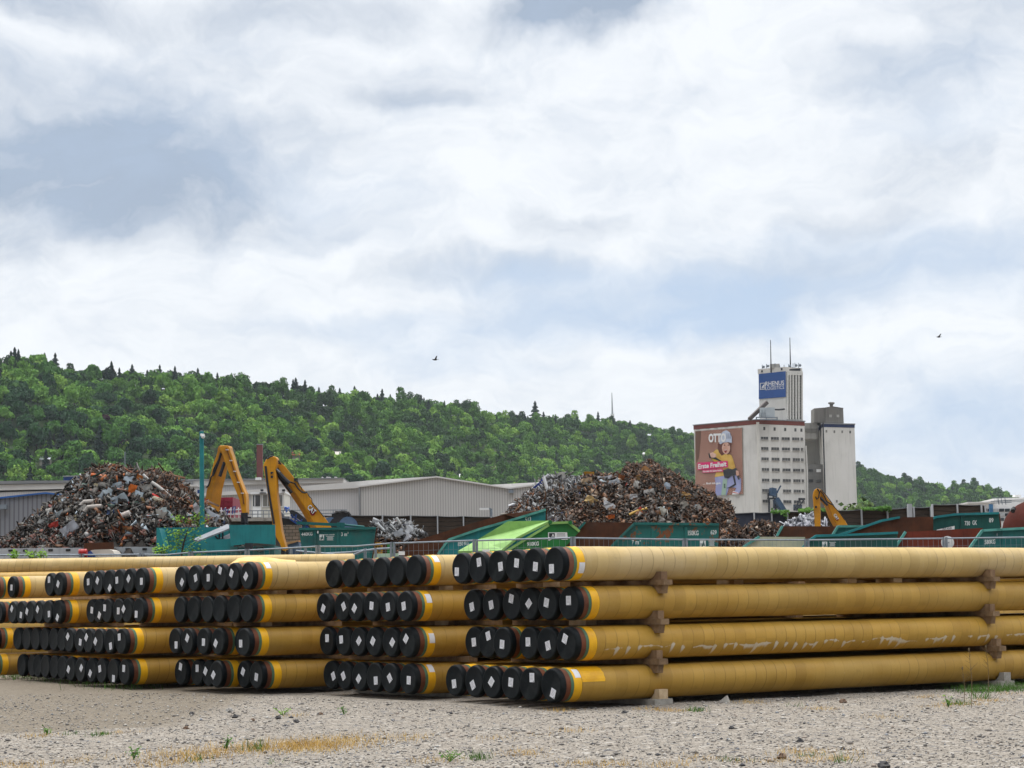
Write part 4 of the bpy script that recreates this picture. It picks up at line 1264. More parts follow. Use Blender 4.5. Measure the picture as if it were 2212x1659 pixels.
# tall teal pole with a camera dome
root = thing('camera_pole', 'slim teal pole with a white camera dome near its top', 'camera pole', P(437, 1262, 94))
MB().tube([P(437.3, 1262, 94), P(435.6, 932, 94)], [.115, .095], 12).build('pole', M_TEAL2, root, True)
MB().tube([P(435.6, 932, 94), P(435.6, 930, 94)], .05, 8).build('pole_cap', M_GALV, root, True)
mb = MB()
mb.tube([P(433, 939.5, 93.8), P(441, 940, 93.8)], .06, 8).box(P(437.5, 939.5, 93.8), (.16, .16, .09)).build('bracket', M_WHITE, root)
MB().ball(P(438.8, 943.3, 93.75), .085).tube([P(438.8, 943.6, 93.75), P(438.8, 941, 93.75)], .088, 12).build('camera_dome', M_WHITE, root, True)

# ------------------------------------------------------------------ grey concrete blocks and bits at the foot of the heap
bx = [(-60, 1185), (-8, 1184), (86, 1183), (174, 1183), (246, 1181), (330, 1180), (346, 1180)]
for i, (x0, x1) in enumerate(((-70, -4), (-2, 77), (79, 174), (247, 338))):
    mb = MB()
    y0 = 1184.5 - .012 * x0
    p0, p1 = P(x0, y0, 94), P(x1, y0 - .5, 94)
    z0 = 3.0
    mb.prism([V((p0.x, 94, z0)), V((p1.x, 94, z0)), p1, p0], (0, .8, 0))
    r_ = tag(mb.build('concrete_block', M_LGREY), ['grey concrete block at the frame edge below the heap', 'grey concrete block with two notches left of the rusted stain', 'grey concrete block with two notches next to the rusty plate', 'grey concrete block between the rusty plate and the teal press'][i], 'concrete block', 'concrete blocks walling in the heap')
    mb = MB()
    for f in (.32, .72):
        c = p0.lerp(p1, f)
        mb.box(V((c.x, 93.985, c.z - .1)), (.2, .03, .09))
    mb.build('notch', M_BLACK, r_)
mb = MB()
mb.prism([P(x, y, 93.6) for x, y in ((181, 1173), (245, 1171), (245, 1215), (181, 1215))], (0, .08, 0))
tag(mb.build('rusty_plate', M_RUST), 'upright rust brown steel plate standing among the grey concrete blocks', 'steel plate')
root = thing('tarped_trailer', 'small trailer with pale tarpaulin hood and blue side below the rusty plate', 'trailer', P(205, 1260, 91))
mb = MB()
prof_ = [(191, 1203), (192, 1195), (196, 1189), (204, 1187.5), (236, 1186.5), (243, 1189), (247, 1196), (248, 1204)]
mb.prism([P(x, y, 91) for x, y in prof_], (0, 1.6, 0)).build('tarpaulin', pm('pale_tarp', (.55, .50, .44), (.46, .42, .37), 2, .8), root)
MB().prism([P(x, y, 90.95) for x, y in ((186, 1203), (190, 1192), (196, 1190), (207, 1203))], (0, .04, 0)).build('blue_side', M_BLUE, root)
MB().prism([P(x, y, 90.9) for x, y in ((170, 1204), (248, 1204), (248, 1250), (170, 1250))], (0, 1.7, 0)).build('chassis', M_DARK, root)
root = thing('red_drum', 'bright red drum lying on its side next to the pale tarpaulin', 'drum', P(180, 1197, 90.6))
MB().tube([P(171, 1194.5, 90.6), P(188, 1194, 90.6)], .165, 16).build('shell', pm('red_drum_paint', (.42, .015, .012), (.3, .01, .01), 3, .45), root, True)
MB().tube([P(174, 1194.5, 90.6), P(175, 1194.4, 90.6)], .175, 16).tube([P(183, 1194.2, 90.6), P(184, 1194.1, 90.6)], .175, 16).build('hoop', M_REDLOGO, root, True)

# ------------------------------------------------------------------ material handlers (excavators)
K2 = lambda pts: [(324 + x * .17094, 918 + y * .17094) for x, y in pts]
K3 = lambda pts: [(648 + x * .17094, 918 + y * .17094) for x, y in pts]
K7 = lambda pts: [(1458 + x * .1953, 891 + y * .1953) for x, y in pts]


def member(root, name, pts, Y, off, mm=M_CAT):
    o = MB().prism([P(x, y, Y) for x, y in pts], off).build(name, mm, root)
    m_ = o.modifiers.new('edge', 'BEVEL')
    m_.width = .035
    m_.segments = 2
    m_.limit_method = 'ANGLE'
    return o


def line(root, name, pts, Y, r, mm=M_BLACK):
    return MB().tube([P(x, y, Y) for x, y in pts], r, 7).build(name, mm, root, True)


def house(root, x, Y, s=1):
    """tracks, slewing deck and cab, standing on the yard behind the containers"""
    g = P(x, 1240, Y)
    g.z = 3.0
    mb = MB()
    for k in (-1, 1):
        mb.prism([g + V((k * 1.1 - .25, -1.6, .15)), g + V((k * 1.1 - .25, 1.6, .15)), g + V((k * 1.1 - .25, 1.9, .5)), g + V((k * 1.1 - .25, 1.6, .8)), g + V((k * 1.1 - .25, -1.6, .8)), g + V((k * 1.1 - .25, -1.9, .5))], (.5, 0, 0))
    mb.box(g + V((0, 0, .6)), (1.9, 1.4, .5)).build('undercarriage', M_DARK, root)
    MB().box(g + V((0, .4, 1.25)), (2.5, 3.2, .75)).build('slewing_deck', M_CATDK, root)
    MB().box(g + V((.8, -.9, 1.9)), (.9, 1.1, .75)).build('cab', M_DARK, root)
    return root


root = thing('excavator', 'ochre excavator with its arm folded in a steep peak beside the camera pole', 'excavator', P(480, 1240, 107), 'ochre excavators')
house(root, 452, 108)
member(root, 'boom', K2([(850, 330), (852, 300), (866, 270), (885, 256), (912, 262), (922, 300), (905, 345), (880, 420), (830, 640), (790, 800), (757, 1010), (735, 1300), (640, 1300), (690, 990), (712, 830), (745, 690), (800, 480), (838, 380)]), 106.6, (.42, .75, 0))
member(root, 'stick', K2([(880, 300), (882, 265), (925, 257), (985, 260), (1003, 285), (1012, 320), (1042, 400), (1085, 560), (1130, 690), (1185, 825), (1207, 870), (1213, 920), (1216, 1100), (1200, 1150), (1165, 1142), (1150, 1070), (1128, 945), (1060, 780), (985, 580), (930, 420), (905, 350)]), 106.2, (.1, .5, 0))
line(root, 'hydraulic_cylinder', K2([(942, 470), (912, 560), (882, 652)]), 106.45, .085, M_DARK)
line(root, 'hydraulic_hose', K2([(892, 350), (868, 440), (848, 480), (806, 560), (790, 640), (770, 660), (755, 720), (735, 770), (712, 792)]), 106.5, .04)
line(root, 'hydraulic_hose', K2([(900, 360), (875, 440), (855, 500), (815, 600), (792, 645)]), 106.5, .05)
for k_ in (0, 1, 2):
    line(root, 'steel_line', K2([(950 + 11 * k_, 290), (985 + 11 * k_, 380), (1055 + 11 * k_, 590), (1110 + 11 * k_, 740), (1160 + 11 * k_, 880), (1175 + 10 * k_, 1000)]), 106.14, .016, M_DARK if k_ == 1 else M_CATDK)
for cx_, cy_ in ((976, 313), (1022, 450), (1069, 586), (1117, 724), (1167, 862)):
    mb = MB()
    for k_ in range(4):
        c = K2([(cx_ - 15 + k_ * 10, cy_)])[0]
        mb.box(P(c[0], c[1], 106.1), (.025, .05, .05))
    mb.build('hose_clamp', M_WHITE, root)
mb = MB()
mb.box(P(*K2([(1195, 1175)])[0], 106.3), (.32, .4, .5)).tube([P(*K2([(1180, 1160)])[0], 106.2), P(*K2([(1210, 1240)])[0], 106.2)], .13, 8).bar(P(*K2([(1150, 1165)])[0], 106.2), P(*K2([(1280, 1170)])[0], 106.2), .08, .08)
for a in range(5):
    th = a * 1.2566
    c = P(*K2([(1195, 1230)])[0], 106.3)
    mb.tube([c, c + V((.4 * math.cos(th), .4 * math.sin(th), -.4)), c + V((.15 * math.cos(th), .15 * math.sin(th), -.95))], [.09, .08, .02], 6)
mb.build('grab', M_DARK, root)
mb = MB()
hx = K2([(695, 990), (708, 940), (730, 932), (743, 950), (735, 1010), (715, 1020)])
mb.prism([P(x, y, 106.57) for x, y in hx], (0, .015, 0)).build('emblem', M_REDLOGO, root)
mb = MB()
o_ = P(*K2([(703, 1015)])[0], 106.53)
put_text(mb, 'CAT', o_, P(*K2([(722, 935)])[0], 106.53) - o_, P(*K2([(724, 1020)])[0], 106.53) - o_ + V((.0, 0, 0)), .02)
mb.build('lettering', M_WHITE, root, recalc=False)

root = thing('excavator', 'ochre excavator whose boom slopes down behind the 440KG skip', 'excavator', P(700, 1240, 98), 'ochre excavators')
house(root, 716, 100)
bpts = K2([(1590, 432), (1640, 462), (1700, 510), (1730, 545), (1830, 672), (1868, 718), (1931, 800), (1985, 858), (2026, 920), (2075, 1000), (2136, 1080), (2236, 1200), (2300, 1300), (2380, 1480), (2200, 1480), (2096, 1300), (2061, 1230), (1960, 1050), (1875, 920), (1790, 800), (1700, 680), (1640, 600), (1585, 560)])
member(root, 'boom', bpts, 97.6, (-.25, .75, -.12))
member(root, 'stick', K2([(1428, 520), (1440, 480), (1465, 440), (1500, 408), (1545, 394), (1585, 400), (1603, 425), (1598, 500), (1578, 570), (1590, 640), (1596, 760), (1600, 860), (1620, 1020), (1640, 1190), (1660, 1340), (1690, 1460), (1720, 1560), (1716, 1605), (1668, 1580), (1640, 1500), (1592, 1420), (1545, 1250), (1515, 1060), (1490, 900), (1468, 760), (1440, 590)]), 97.0, (.05, .55, 0))
line(root, 'hydraulic_cylinder', K2([(1590, 570), (1680, 665), (1760, 740)]), 97.35, .1, M_DARK)
line(root, 'piston_rod', K2([(1595, 560), (1640, 600)]), 97.2, .05, M_STEEL)
line(root, 'hydraulic_cylinder', K2([(1600, 600), (1660, 690), (1790, 860)]), 97.45, .08, M_BLACK)
line(root, 'hydraulic_hose', K2([(1585, 500), (1640, 590), (1720, 680), (1770, 720), (1830, 740), (1870, 800), (1920, 850), (1960, 858), (1985, 850)]), 97.45, .035)
line(root, 'hydraulic_hose', K2([(1560, 395), (1590, 420), (1660, 500), (1620, 480)]), 97.3, .03)
line(root, 'hydraulic_hose', K2([(1480, 430), (1520, 400), (1550, 392)]), 96.9, .04)
for k_ in (0, 1, 2):
    line(root, 'steel_line', K2([(1452 + 9 * k_, 520), (1470 + 9 * k_, 700), (1500 + 9 * k_, 900), (1530 + 9 * k_, 1080), (1560 + 8 * k_, 1250)]), 96.95, .02, M_DARK)
line(root, 'edge_wire', K2([(1870, 720), (1890, 770), (1915, 790), (1925, 840), (1985, 850), (2010, 900), (2045, 935), (2050, 980), (2110, 1050), (2200, 1165)]), 97.5, .02)
MB().box(P(*K2([(1845, 690)])[0], 97.5), (.18, .2, .12)).tube([P(*K2([(1840, 700)])[0], 97.4), P(*K2([(1870, 715)])[0], 97.4)], .04, 6).build('work_lamp', M_DARK, root)
for cx_, cy_, r_ in ((1535, 605, .05), (1540, 655, .06), (1550, 600, .03)):
    c = K2([(cx_, cy_)])[0]
    MB().tube([P(c[0], c[1], 96.93), P(c[0], c[1], 97.0)], r_, 10).build('pin', M_DARK, root)
hx = K3([(122, 1085), (160, 1050), (196, 1085), (198, 1110), (180, 1140), (150, 1146), (128, 1122)])
MB().prism([P(x, y, 97.56) for x, y in hx], (0, .015, 0)).build('emblem', M_REDLOGO, root)
for col_, yy, bo in ((M_BLACK, 97.535, .07), (M_WHITE, 97.51, .03)):
    mb = MB()
    g_ = 0 if bo < .05 else 3
    o_ = P(*K3([(88 - g_, 1050)])[0], yy)
    put_text(mb, 'CAT', o_, P(*K3([(170 + g_, 1136 + g_)])[0], yy) - o_, P(*K3([(128, 998 - g_)])[0], yy) - o_, bo)
    mb.build('lettering', col_, root, recalc=False)
mb = MB()
mb.tube([P(*K2([(1700, 1590)])[0], 97.2), P(*K2([(1712, 1680)])[0], 97.2)], .12, 8).box(P(*K2([(1705, 1610)])[0], 97.2), (.3, .3, .2))
for a in range(5):
    th = a * 1.2566
    c = P(*K2([(1708, 1650)])[0], 97.3)
    mb.tube([c, c + V((.5 * math.cos(th), .5 * math.sin(th), -.2)), c + V((.2 * math.cos(th), .2 * math.sin(th), -.9))], [.09, .08, .02], 6)
mb.build('grab', M_DARK, root)

root = thing('excavator', 'ochre excavator with a short folded arm next to the silvery aluminium heap', 'excavator', P(1820, 1240, 112), 'ochre excavators')
house(root, 1838, 114)
member(root, 'boom', K7([(1585, 850), (1605, 843), (1640, 880), (1690, 945), (1725, 990), (1800, 1088), (1868, 1165), (1925, 1270), (1990, 1400), (1860, 1400), (1800, 1262), (1740, 1150), (1690, 1012), (1640, 950), (1600, 920)]), 111.6, (-.1, .7, -.05))
member(root, 'stick', K7([(1522, 920), (1530, 880), (1545, 855), (1570, 838), (1595, 842), (1604, 880), (1602, 960), (1606, 1100), (1608, 1300), (1546, 1300), (1540, 1150), (1528, 1000)]), 111.2, (.12, .6, 0))
line(root, 'hydraulic_cylinder', K7([(1600, 935), (1650, 985), (1690, 1025)]), 111.4, .07, M_DARK)
line(root, 'hydraulic_hose', K7([(1575, 842), (1600, 880), (1590, 940), (1570, 960), (1555, 930)]), 111.1, .04)
line(root, 'hydraulic_hose', K7([(1590, 845), (1640, 900), (1680, 985), (1720, 1010), (1755, 1025)]), 111.5, .035)
line(root, 'edge_wire', K7([(1620, 855), (1680, 925), (1700, 950), (1735, 1000), (1760, 1040), (1830, 1120), (1880, 1190)]), 111.55, .022)
c = K7([(1560, 1045)])[0]
MB().tube([P(c[0], c[1], 111.12), P(c[0], c[1], 111.2)], .06, 10).build('pin', M_DARK, root)
MB().prism([P(x, y, 111.56) for x, y in K7([(1770, 1170), (1800, 1150), (1813, 1180), (1805, 1198), (1785, 1195)])], (0, .015, 0)).build('emblem', M_REDLOGO, root)
for col_, yy, bo in ((M_BLACK, 111.535, .09), (M_WHITE, 111.51, .03)):
    mb = MB()
    o_ = P(*K7([(1752, 1132)])[0], yy)
    put_text(mb, 'CAT', o_, P(*K7([(1791, 1195)])[0], yy) - o_, P(*K7([(1776, 1115)])[0], yy) - o_, bo)
    mb.build('lettering', col_, root, recalc=False)

# ------------------------------------------------------------------ platform, site cabin, red container, machines
root = thing('loading_platform', 'grey concrete platform with a rail along its edge below the site cabin', 'platform', P(545, 1250, 116))
MB().prism([P(x, y, 116) for x, y in ((470, 1118.5), (752, 1117), (752, 1124), (470, 1126))], (0, 6, 0)).build('deck', M_CONC, root)
MB().prism([P(x, y, 116.6) for x, y in ((470, 1126), (752, 1124), (752, 1258), (470, 1258))], (0, 5, 0)).build('base', pm('stained_wall', (.085, .075, .062), (.05, .045, .038), .8, .9, grime=.6), root)
for x in (528, 545, 557, 569, 581, 596, 612, 660, 690, 720, 745):
    MB().bar(P(x, 1118, 116.05), P(x, 1102.5, 116.05), .045, .045).build('rail_post', M_GALV, root)
for y in (1102.5, 1110):
    MB().bar(P(523, y + 1, 116.05), P(750, y - 1, 116.05), .045, .045).build('handrail', M_GALV, root)
mb = MB()
for i, (x0, x1, cc) in enumerate(((465, 490, 0), (470, 472, 0), (478, 478, 0), (488, 487, 0), (498, 499, 0), (507, 506, 0), (516, 515, 0), (462, 520, 0))):
    mb.bar(P(x0, 1112 if x1 - x0 > 10 else 1119, 114.5), P(x1, 1096 if x1 - x0 < 10 else 1108, 114.5), .05, .05)
for y0, y1, x0, x1 in ((1104, 1100, 462, 522), (1112, 1111, 462, 524), (1108, 1099, 464, 500)): mb.bar(P(x0, y0, 114.45), P(x1, y1, 114.45), .05, .05)
tag(mb.build('tube_railing', M_WHITE), 'tangle of white tube railings standing before the red container', 'railing')
mb = MB()
for x0, y0, x1, y1 in ((483, 1113, 484, 1098), (486, 1113, 488, 1097), (502, 1110, 504, 1094), (507, 1108, 508, 1093), (490, 1112, 493, 1100)): mb.bar(P(x0, y0, 114.2), P(x1, y1, 114.2), .06, .06)
tag(mb.build('tube_rack', M_BLUE), 'blue tube frame leaning against the white railings', 'frame')
root = thing('site_cabin', 'cream site cabin with a glazed door and windows on the platform', 'cabin', P(580, 1118, 117.5))
cm = pm('cream_panel', (.62, .60, .53), (.56, .54, .48), .8, .6, streak=.25)
MB().prism([P(x, y, 117.5) for x, y in ((543, 1066), (614, 1063), (614, 1118), (543, 1118))], (0, 3, 0)).build('walls', cm, root)
MB().prism([P(x, y, 117.35) for x, y in ((541, 1063.5), (616, 1060.5), (616, 1065), (541, 1068))], (0, 3.3, 0)).build('roof', M_WHITE, root)
d_ = MB().prism([P(x, y, 117.44) for x, y in ((545.5, 1069), (564, 1068.5), (564, 1117), (545.5, 1117))], (0, .05, 0)).build('door', M_WHITE, root)
for x0, x1 in ((546.5, 549.2), (551.5, 562)):
    MB().prism([P(x, y, 117.41) for x, y in ((x0, 1070), (x1, 1069.5), (x1, 1093.5), (x0, 1093.5))], (0, .02, 0)).build('pane', M_GLASS, d_)
f_ = MB().prism([P(x, y, 117.45) for x, y in ((566, 1068), (612, 1066.5), (612, 1095), (566, 1095.5))], (0, .04, 0)).build('window', M_WHITE, root)
pg = pm('curtained_glass', (.22, .22, .19), (.14, .14, .13), .7, .2)
for x0, x1 in ((568, 577), (578.5, 600), (601, 610)):
    MB().prism([P(x, y, 117.42) for x, y in ((x0, 1069.5), (x1, 1069), (x1, 1093), (x0, 1093.5))], (0, .02, 0)).build('pane', pg, f_)
for x in (566, 612.5):
    MB().box(P(x, 1059, 117.3), (.16, .12, .1)).tube([P(x, 1060, 117.4), P(x, 1064, 117.4)], .02, 6).build('floodlight', M_DARK, root)
MB().bar(P(561, 1065, 117.3), P(575, 1065, 117.3), .08, .05).build('roof_bar', M_DARK, root)
root = thing('shipping_container', 'crimson shipping container with double doors behind the white railings', 'container', P(482, 1120, 124))
rm = pm('crimson_paint', (.27, .022, .045), (.22, .017, .036), 1.2, .55, streak=.25)
MB().prism([P(x, y, 124) for x, y in ((440, 1076), (503, 1074), (503, 1125), (440, 1125))], (0, 6, 0)).build('shell', rm, root)
for x0, x1 in ((462, 482), (484, 502)):
    mb = MB()
    mb.prism([P(x, y, 123.93) for x, y in ((x0, 1077), (x1, 1076.5), (x1, 1122), (x0, 1122))], (0, .06, 0))
    for yy in (1081, 1090, 1100): mb.box(P((x0 + x1) / 2, yy, 123.9), (pxw(x1 - x0 - 4, 124), .05, .1))
    for xx in (x0 + 5, x1 - 5): mb.bar(P(xx, 1078, 123.88), P(xx, 1122, 123.88), .03, .03)
    mb.build('container_door', rm, root)
root = thing('conveyor', 'dark conveyor trough on a blue frame slanting down behind the boom', 'conveyor', P(640, 1250, 104))
mb = MB()
tr = K2([(1758, 1090), (1790, 1072), (1860, 1100), (1960, 1180), (2090, 1290), (2040, 1310), (1920, 1220), (1780, 1130)])
mb.prism([P(x, y, 104) for x, y in tr], (0, .9, 0)).build('trough', M_DARK, root)
mb = MB()
for p0, p1 in (((1780, 1140), (2000, 1300)), ((1790, 1130), (1800, 1180)), ((1850, 1130), (1830, 1220)), ((1920, 1190), (1890, 1260)), ((1980, 1240), (1950, 1300)), ((1775, 1190), (1990, 1340))):
    a_, c_ = K2([p0, p1])
    mb.bar(P(a_[0], a_[1], 103.9), P(c_[0], c_[1], 103.9), .07, .07)
mb.build('frame', M_BLUE, root)
MB().prism([P(x, y, 104.4) for x, y in K2([(1650, 1170), (1780, 1190), (1900, 1290), (1900, 1500), (1760, 1400), (1650, 1250)])], (0, .5, 0)).build('hopper', M_BLACK, root)
mb = MB()
mb.prism([P(x, y, 105) for x, y in K2([(1635, 1080), (1690, 1130), (1690, 1160), (1640, 1160)])], (0, .4, 0)).prism([P(x, y, 105) for x, y in K2([(1640, 1155), (1760, 1155), (1760, 1190), (1640, 1190)])], (0, .6, 0)).build('end_housing', M_STEEL, root)
mb = MB()
for i in range(9):
    a_ = K2([(1700 + random.uniform(0, 60), 1035 + random.uniform(0, 70))])[0]
    c_ = K2([(1700 + random.uniform(0, 60), 1035 + random.uniform(0, 70))])[0]
    mb.tube([P(a_[0], a_[1], 106), P((a_[0] + c_[0]) / 2, a_[1] - 1, 105.8), P(c_[0], c_[1], 106)], .03, 6)
tag(mb.build('strap_bundle', pm('sky_blue_strap', (.12, .28, .7), (.1, .2, .6))), 'bright blue straps hung over the platform rail', 'straps')
root = thing('block_wall', 'rough grey block wall in the shade behind the skips', 'wall', P(620, 1250, 100))
m, t, b = new_mat('grey_blockwork')
bk = t.n('ShaderNodeTexBrick')
t.put(bk.inputs['Vector'], t.vm('ADD', t.n('ShaderNodeCombineXYZ').outputs[0], t.n('ShaderNodeTexCoord').outputs['UV']))
sx_ = t.sep(t.obj())
cc = t.n('ShaderNodeCombineXYZ')
t.put(cc.inputs[0], sx_[0]); t.put(cc.inputs[1], sx_[2])
t.put(bk.inputs['Vector'], cc.outputs[0])
bk.inputs['Scale'].default_value = 1.6
bk.inputs['Color1'].default_value = (.20, .18, .15, 1)
bk.inputs['Color2'].default_value = (.13, .12, .10, 1)
bk.inputs['Mortar'].default_value = (.03, .028, .025, 1)
t.put(b.inputs['Base Color'], bk.outputs['Color'])
MB().prism([P(x, y, 100.5) for x, y in ((604, 1134), (650, 1134), (650, 1260), (604, 1260))], (0, .5, 0)).build('blocks', m, root)
root = thing('steel_bin', 'faded blue bin with a tan top board beside the excavator stick', 'bin', P(630, 1250, 99))
MB().prism([P(x, y, 99) for x, y in ((613, 1177), (644, 1168), (648, 1190), (648, 1255), (613, 1255))], (0, 1.2, 0)).build('body', M_LBLUE, root)
MB().prism([P(x, y, 98.9) for x, y in ((608, 1172), (645, 1167), (645, 1169.5), (615, 1178), (608, 1180))], (0, 1.4, 0)).build('top_board', pm('tan_board', (.5, .33, .17), (.4, .25, .12)), root)
root = thing('boiler', 'scorched blue boiler drums under a blackened frame of hoops', 'boiler', P(735, 1240, 106))
for x, r in ((714, .45), (733, .5), (752, .48)):
    MB().tube([P(x, 1137, 105.2), P(x, 1137, 106.6)], r, 20).build('drum', M_LBLUE if x != 733 else M_DARK, root, True)
mb = MB()
for x0, x1, y in ((724, 737, 1107), (733, 748, 1106), (741, 755, 1108)):
    mb.tube([P(x0, 1120, 105.4), P(x0 + 1, y + 2, 105.4), P(x0 + 4, y, 105.4), P(x1 - 3, y, 105.4), P(x1, y + 4, 105.4), P(x1, 1120, 105.4)], .085, 7)
mb.tube([P(722, 1109, 105.5), P(745, 1105.5, 105.5), P(756, 1112, 105.5)], .06, 6)
for i in range(7): mb.tube([P(724 + i * 4, 1107, 105.5), P(724 + i * 4 + random.uniform(-3, 3), 1103.5, 105.5)], .025, 5)
mb.box(P(735, 1121, 105.6), (.8, .6, .5)).build('hoop_frame', M_BLACK, root)
root = thing('yellow_cage', 'yellow steel cage box behind the mesh fence beside the light scrap', 'cage', P(812, 1240, 96))
mb = MB()
for x in (801, 807, 813, 819, 824): mb.bar(P(x, 1174, 96), P(x, 1215, 96), .09, .09)
for y in (1174, 1181, 1190): mb.bar(P(801, y, 96), P(824, y, 96), .09, .09)
mb.build('bars', pm('yellow_cage_paint', (.5, .25, .015), (.4, .19, .01), 2, .6, rust=.2), root)
MB().prism([P(x, y, 96.3) for x, y in ((801, 1174), (846, 1174), (846, 1250), (801, 1250))], (0, 1.4, 0)).build('box', M_RUST, root)
MB().prism([P(x, y, 95.9) for x, y in ((836, 1173), (849, 1172), (849, 1215), (836, 1215))], (0, .3, 0)).build('green_panel', M_GREEN, root)
mb = MB()
mb.prism([P(x, y, 95) for x, y in ((806, 1196), (860, 1195), (860, 1215), (806, 1215))], (0, .4, 0))
tag(mb.build('pale_box', pm('mint_paint', (.42, .56, .42), (.36, .5, .36))), 'mint green box top just above the pipes by the yellow cage', 'box')
root = thing('dome_tank', 'maroon steel tank with a domed end at the frame edge', 'tank', P(2235, 1250, 96))
mk = pm('maroon_paint', (.085, .022, .016), (.06, .017, .012), 1.5, .85, streak=.3, grime=.3, spec=.08)
c = P(2236, 1152, 98)
MB().ball(c, pxw(70, 98), (1, 1, 1.02), 28, 18).build('dome', mk, root, True)
MB().tube([P(2188, 1104, 96.75), P(2188, 1101, 96.9), P(2191, 1098, 96.95)], .1, 10).build('opening', M_BLACK, root, True)

# ------------------------------------------------------------------ mesh site fence
posts = [(-40, 1198.5, 86.5), (71, 1198.3, 86.2), (176, 1198, 85.8), (306, 1197.2, 84.6), (412, 1192.8, 83), (534, 1188, 82), (687, 1180, 81), (848, 1173, 79.8), (1026.5, 1167, 77.6), (1237.5, 1161.5, 76.3), (1479.5, 1165, 79.4), (1742.5, 1166, 83.2), (2041, 1162.5, 85), (2290, 1159, 85.5)]
WHERE = ['by the concrete blocks at the frame edge', 'before the notched concrete block', 'before the red drum', 'before the teal press end', 'before the petrol press apron', 'before the press front panel', 'before the 440KG skip', 'before the rust brown skip interior',
         'before the lime lid and 910KG', 'before the 7 m3 skip', 'before the low pale skip', 'before the dark teal skip', 'before the red rust skip']
for i, ((x0, y0, D0), (x1, y1, D1)) in enumerate(zip(posts, posts[1:])):
    A_, B_ = P(x0 + 3.2, y0 + .6, D0), P(x1 - 3.2, y1 + (.6 if i not in (3,) else 1), D1)
    A_.z, B_.z = A_.z, B_.z
    root = thing('mesh_fence', f'galvanised mesh fence panel {WHERE[i]}', 'fence panel', V((A_.x, A_.y, gz(A_.y))), 'mesh fence panels along the scrap yard')
    for E_ in (A_, B_):
        MB().tube([V((E_.x, E_.y, gz(E_.y) - .02)), V((E_.x, E_.y, E_.z + .05))], .05, 8).build('post', M_GALV, root, True)
    mb = MB()
    sag = -.05 if i in (3, 6) else 0
    mb.tube([A_, A_.lerp(B_, .5) + V((0, 0, sag)), B_], .032, 8)
    lo0, lo1 = V((A_.x, A_.y, A_.z - 1.7)), V((B_.x, B_.y, B_.z - 1.7))
    mb.build('rail', M_GALV, root, True)
    MB().tube([lo0, lo1], .03, 6).build('rail', M_GALV, root, True)
    mb = MB()
    n_ = int((B_ - A_).length / .22)
    for k_ in range(1, n_):
        p_ = A_.lerp(B_, k_ / n_)
        mb.bar(p_, p_ - V((0, 0, 1.7)), .009, .009)
    for k_ in (.3, .6, .9, 1.2, 1.5): mb.bar(A_ - V((0, 0, k_)), B_ - V((0, 0, k_)), .008, .008)
    mb.build('wire_mesh', M_GALV, root)
    MB().box(V((A_.x, A_.y - .1, gz(A_.y) + .07)), (.65, .25, .14)).build('foot_block', M_CONC, root)
for i, (x0, y0, x1, y1, Y, w_) in enumerate(((861, 1191, 874.5, 1199, 79.0, 'by the rusty skip inside'), (1042, 1187, 1058, 1193.5, 77.2, 'below the lime lid'), (717, 1197.5, 729, 1203, 80.2, 'below the 440KG skip'))):
    mb = MB()
    mb.prism([P(x0, y1, Y), P(x1, y1, Y), P(x1, y0, Y), P(x0, y0, Y)], (0, .01, 0))
    tag(mb.build('fence_sign', M_WHITE), f'blank white plate hung on the mesh fence {w_}', 'sign', 'white plates on the mesh fence')
root = thing('guard_rail', 'bent galvanised guard rails leaning between the fence and the 440KG skip', 'guard rail', P(760, 1240, 84))
for pts in (((640, 1190, 86), (700, 1196, 85.6), (760, 1193, 85.3), (790, 1188, 85)), ((686, 1194, 85.2), (730, 1199, 85), (760, 1200, 84.8), (788, 1189, 84.6)), ((790, 1189, 84.8), (812, 1186, 85), (850, 1184, 85.2))):
    MB().tube([P(*q_) for q_ in pts], .042, 8).build('rail', M_GALV, root, True)
for x0, x1 in ((789, 791.5), (811, 816), (629, 629), (660, 660)):
    p_ = P(x0, 1184, 85)
    MB().bar(p_, V((P(x1, 1200, 85).x, 85, gz(85))), .12, .1).build('rail_post', M_GALV, root)
# ------------------------------------------------------------------ sheds
def ribbed(name, c1, c2, period, depth=.5):
    """trapezoid sheet cladding: dark flutes at a fixed pitch"""
    m, t, b = new_mat(name)
    co = t.obj()
    x, y, z = t.sep(co)
    f = t.m('FRACT', t.m('DIVIDE', x, period))
    groove = t.m('SUBTRACT', 1.0, t.step(t.m('ABSOLUTE', t.m('SUBTRACT', f, .5)), .1, .2))
    base = t.mix(t.step(t.noise(t.scaled(co, (.25, .25, .06)), 1.0, 5), .3, .7), c1, c2)
    base = t.mix(t.m('MULTIPLY', t.step(t.noise(t.scaled(co, (3, 3, .12)), 1.5, 5, .7), .5, .75), .22), base, tuple(v * .6 for v in c1))
    t.put(b.inputs['Base Color'], t.mix(t.m('MULTIPLY', groove, depth), base, tuple(v * .4 for v in c1)))
    b.inputs['Roughness'].default_value = .6
    b.inputs['Specular IOR Level'].default_value = .25
    t.put(b.inputs['Normal'], t.bump(groove, -.4, .05))
    return m


M_CLAD = ribbed('grey_ribbed_sheet', (.50, .485, .465), (.44, .425, .405), .26, .6)
M_CLADFINE = ribbed('pale_ribbed_sheet', (.54, .53, .525), (.49, .48, .475), .24, .3)
M_CLADBLUE = ribbed('blue_grey_ribbed_sheet', (.225, .23, .25), (.20, .205, .225), .3, .7)
M_ROOFL = pm('pale_roof_sheet', (.60, .585, .56), (.54, .525, .505), .3, .6, streak=.1)
M_ROOFG = pm('grey_roof_edge', (.22, .225, .23), (.18, .185, .19), .4, .7)
M_TRIM = pm('blue_trim', (.035, .12, .36), (.03, .10, .31), 1, .5)


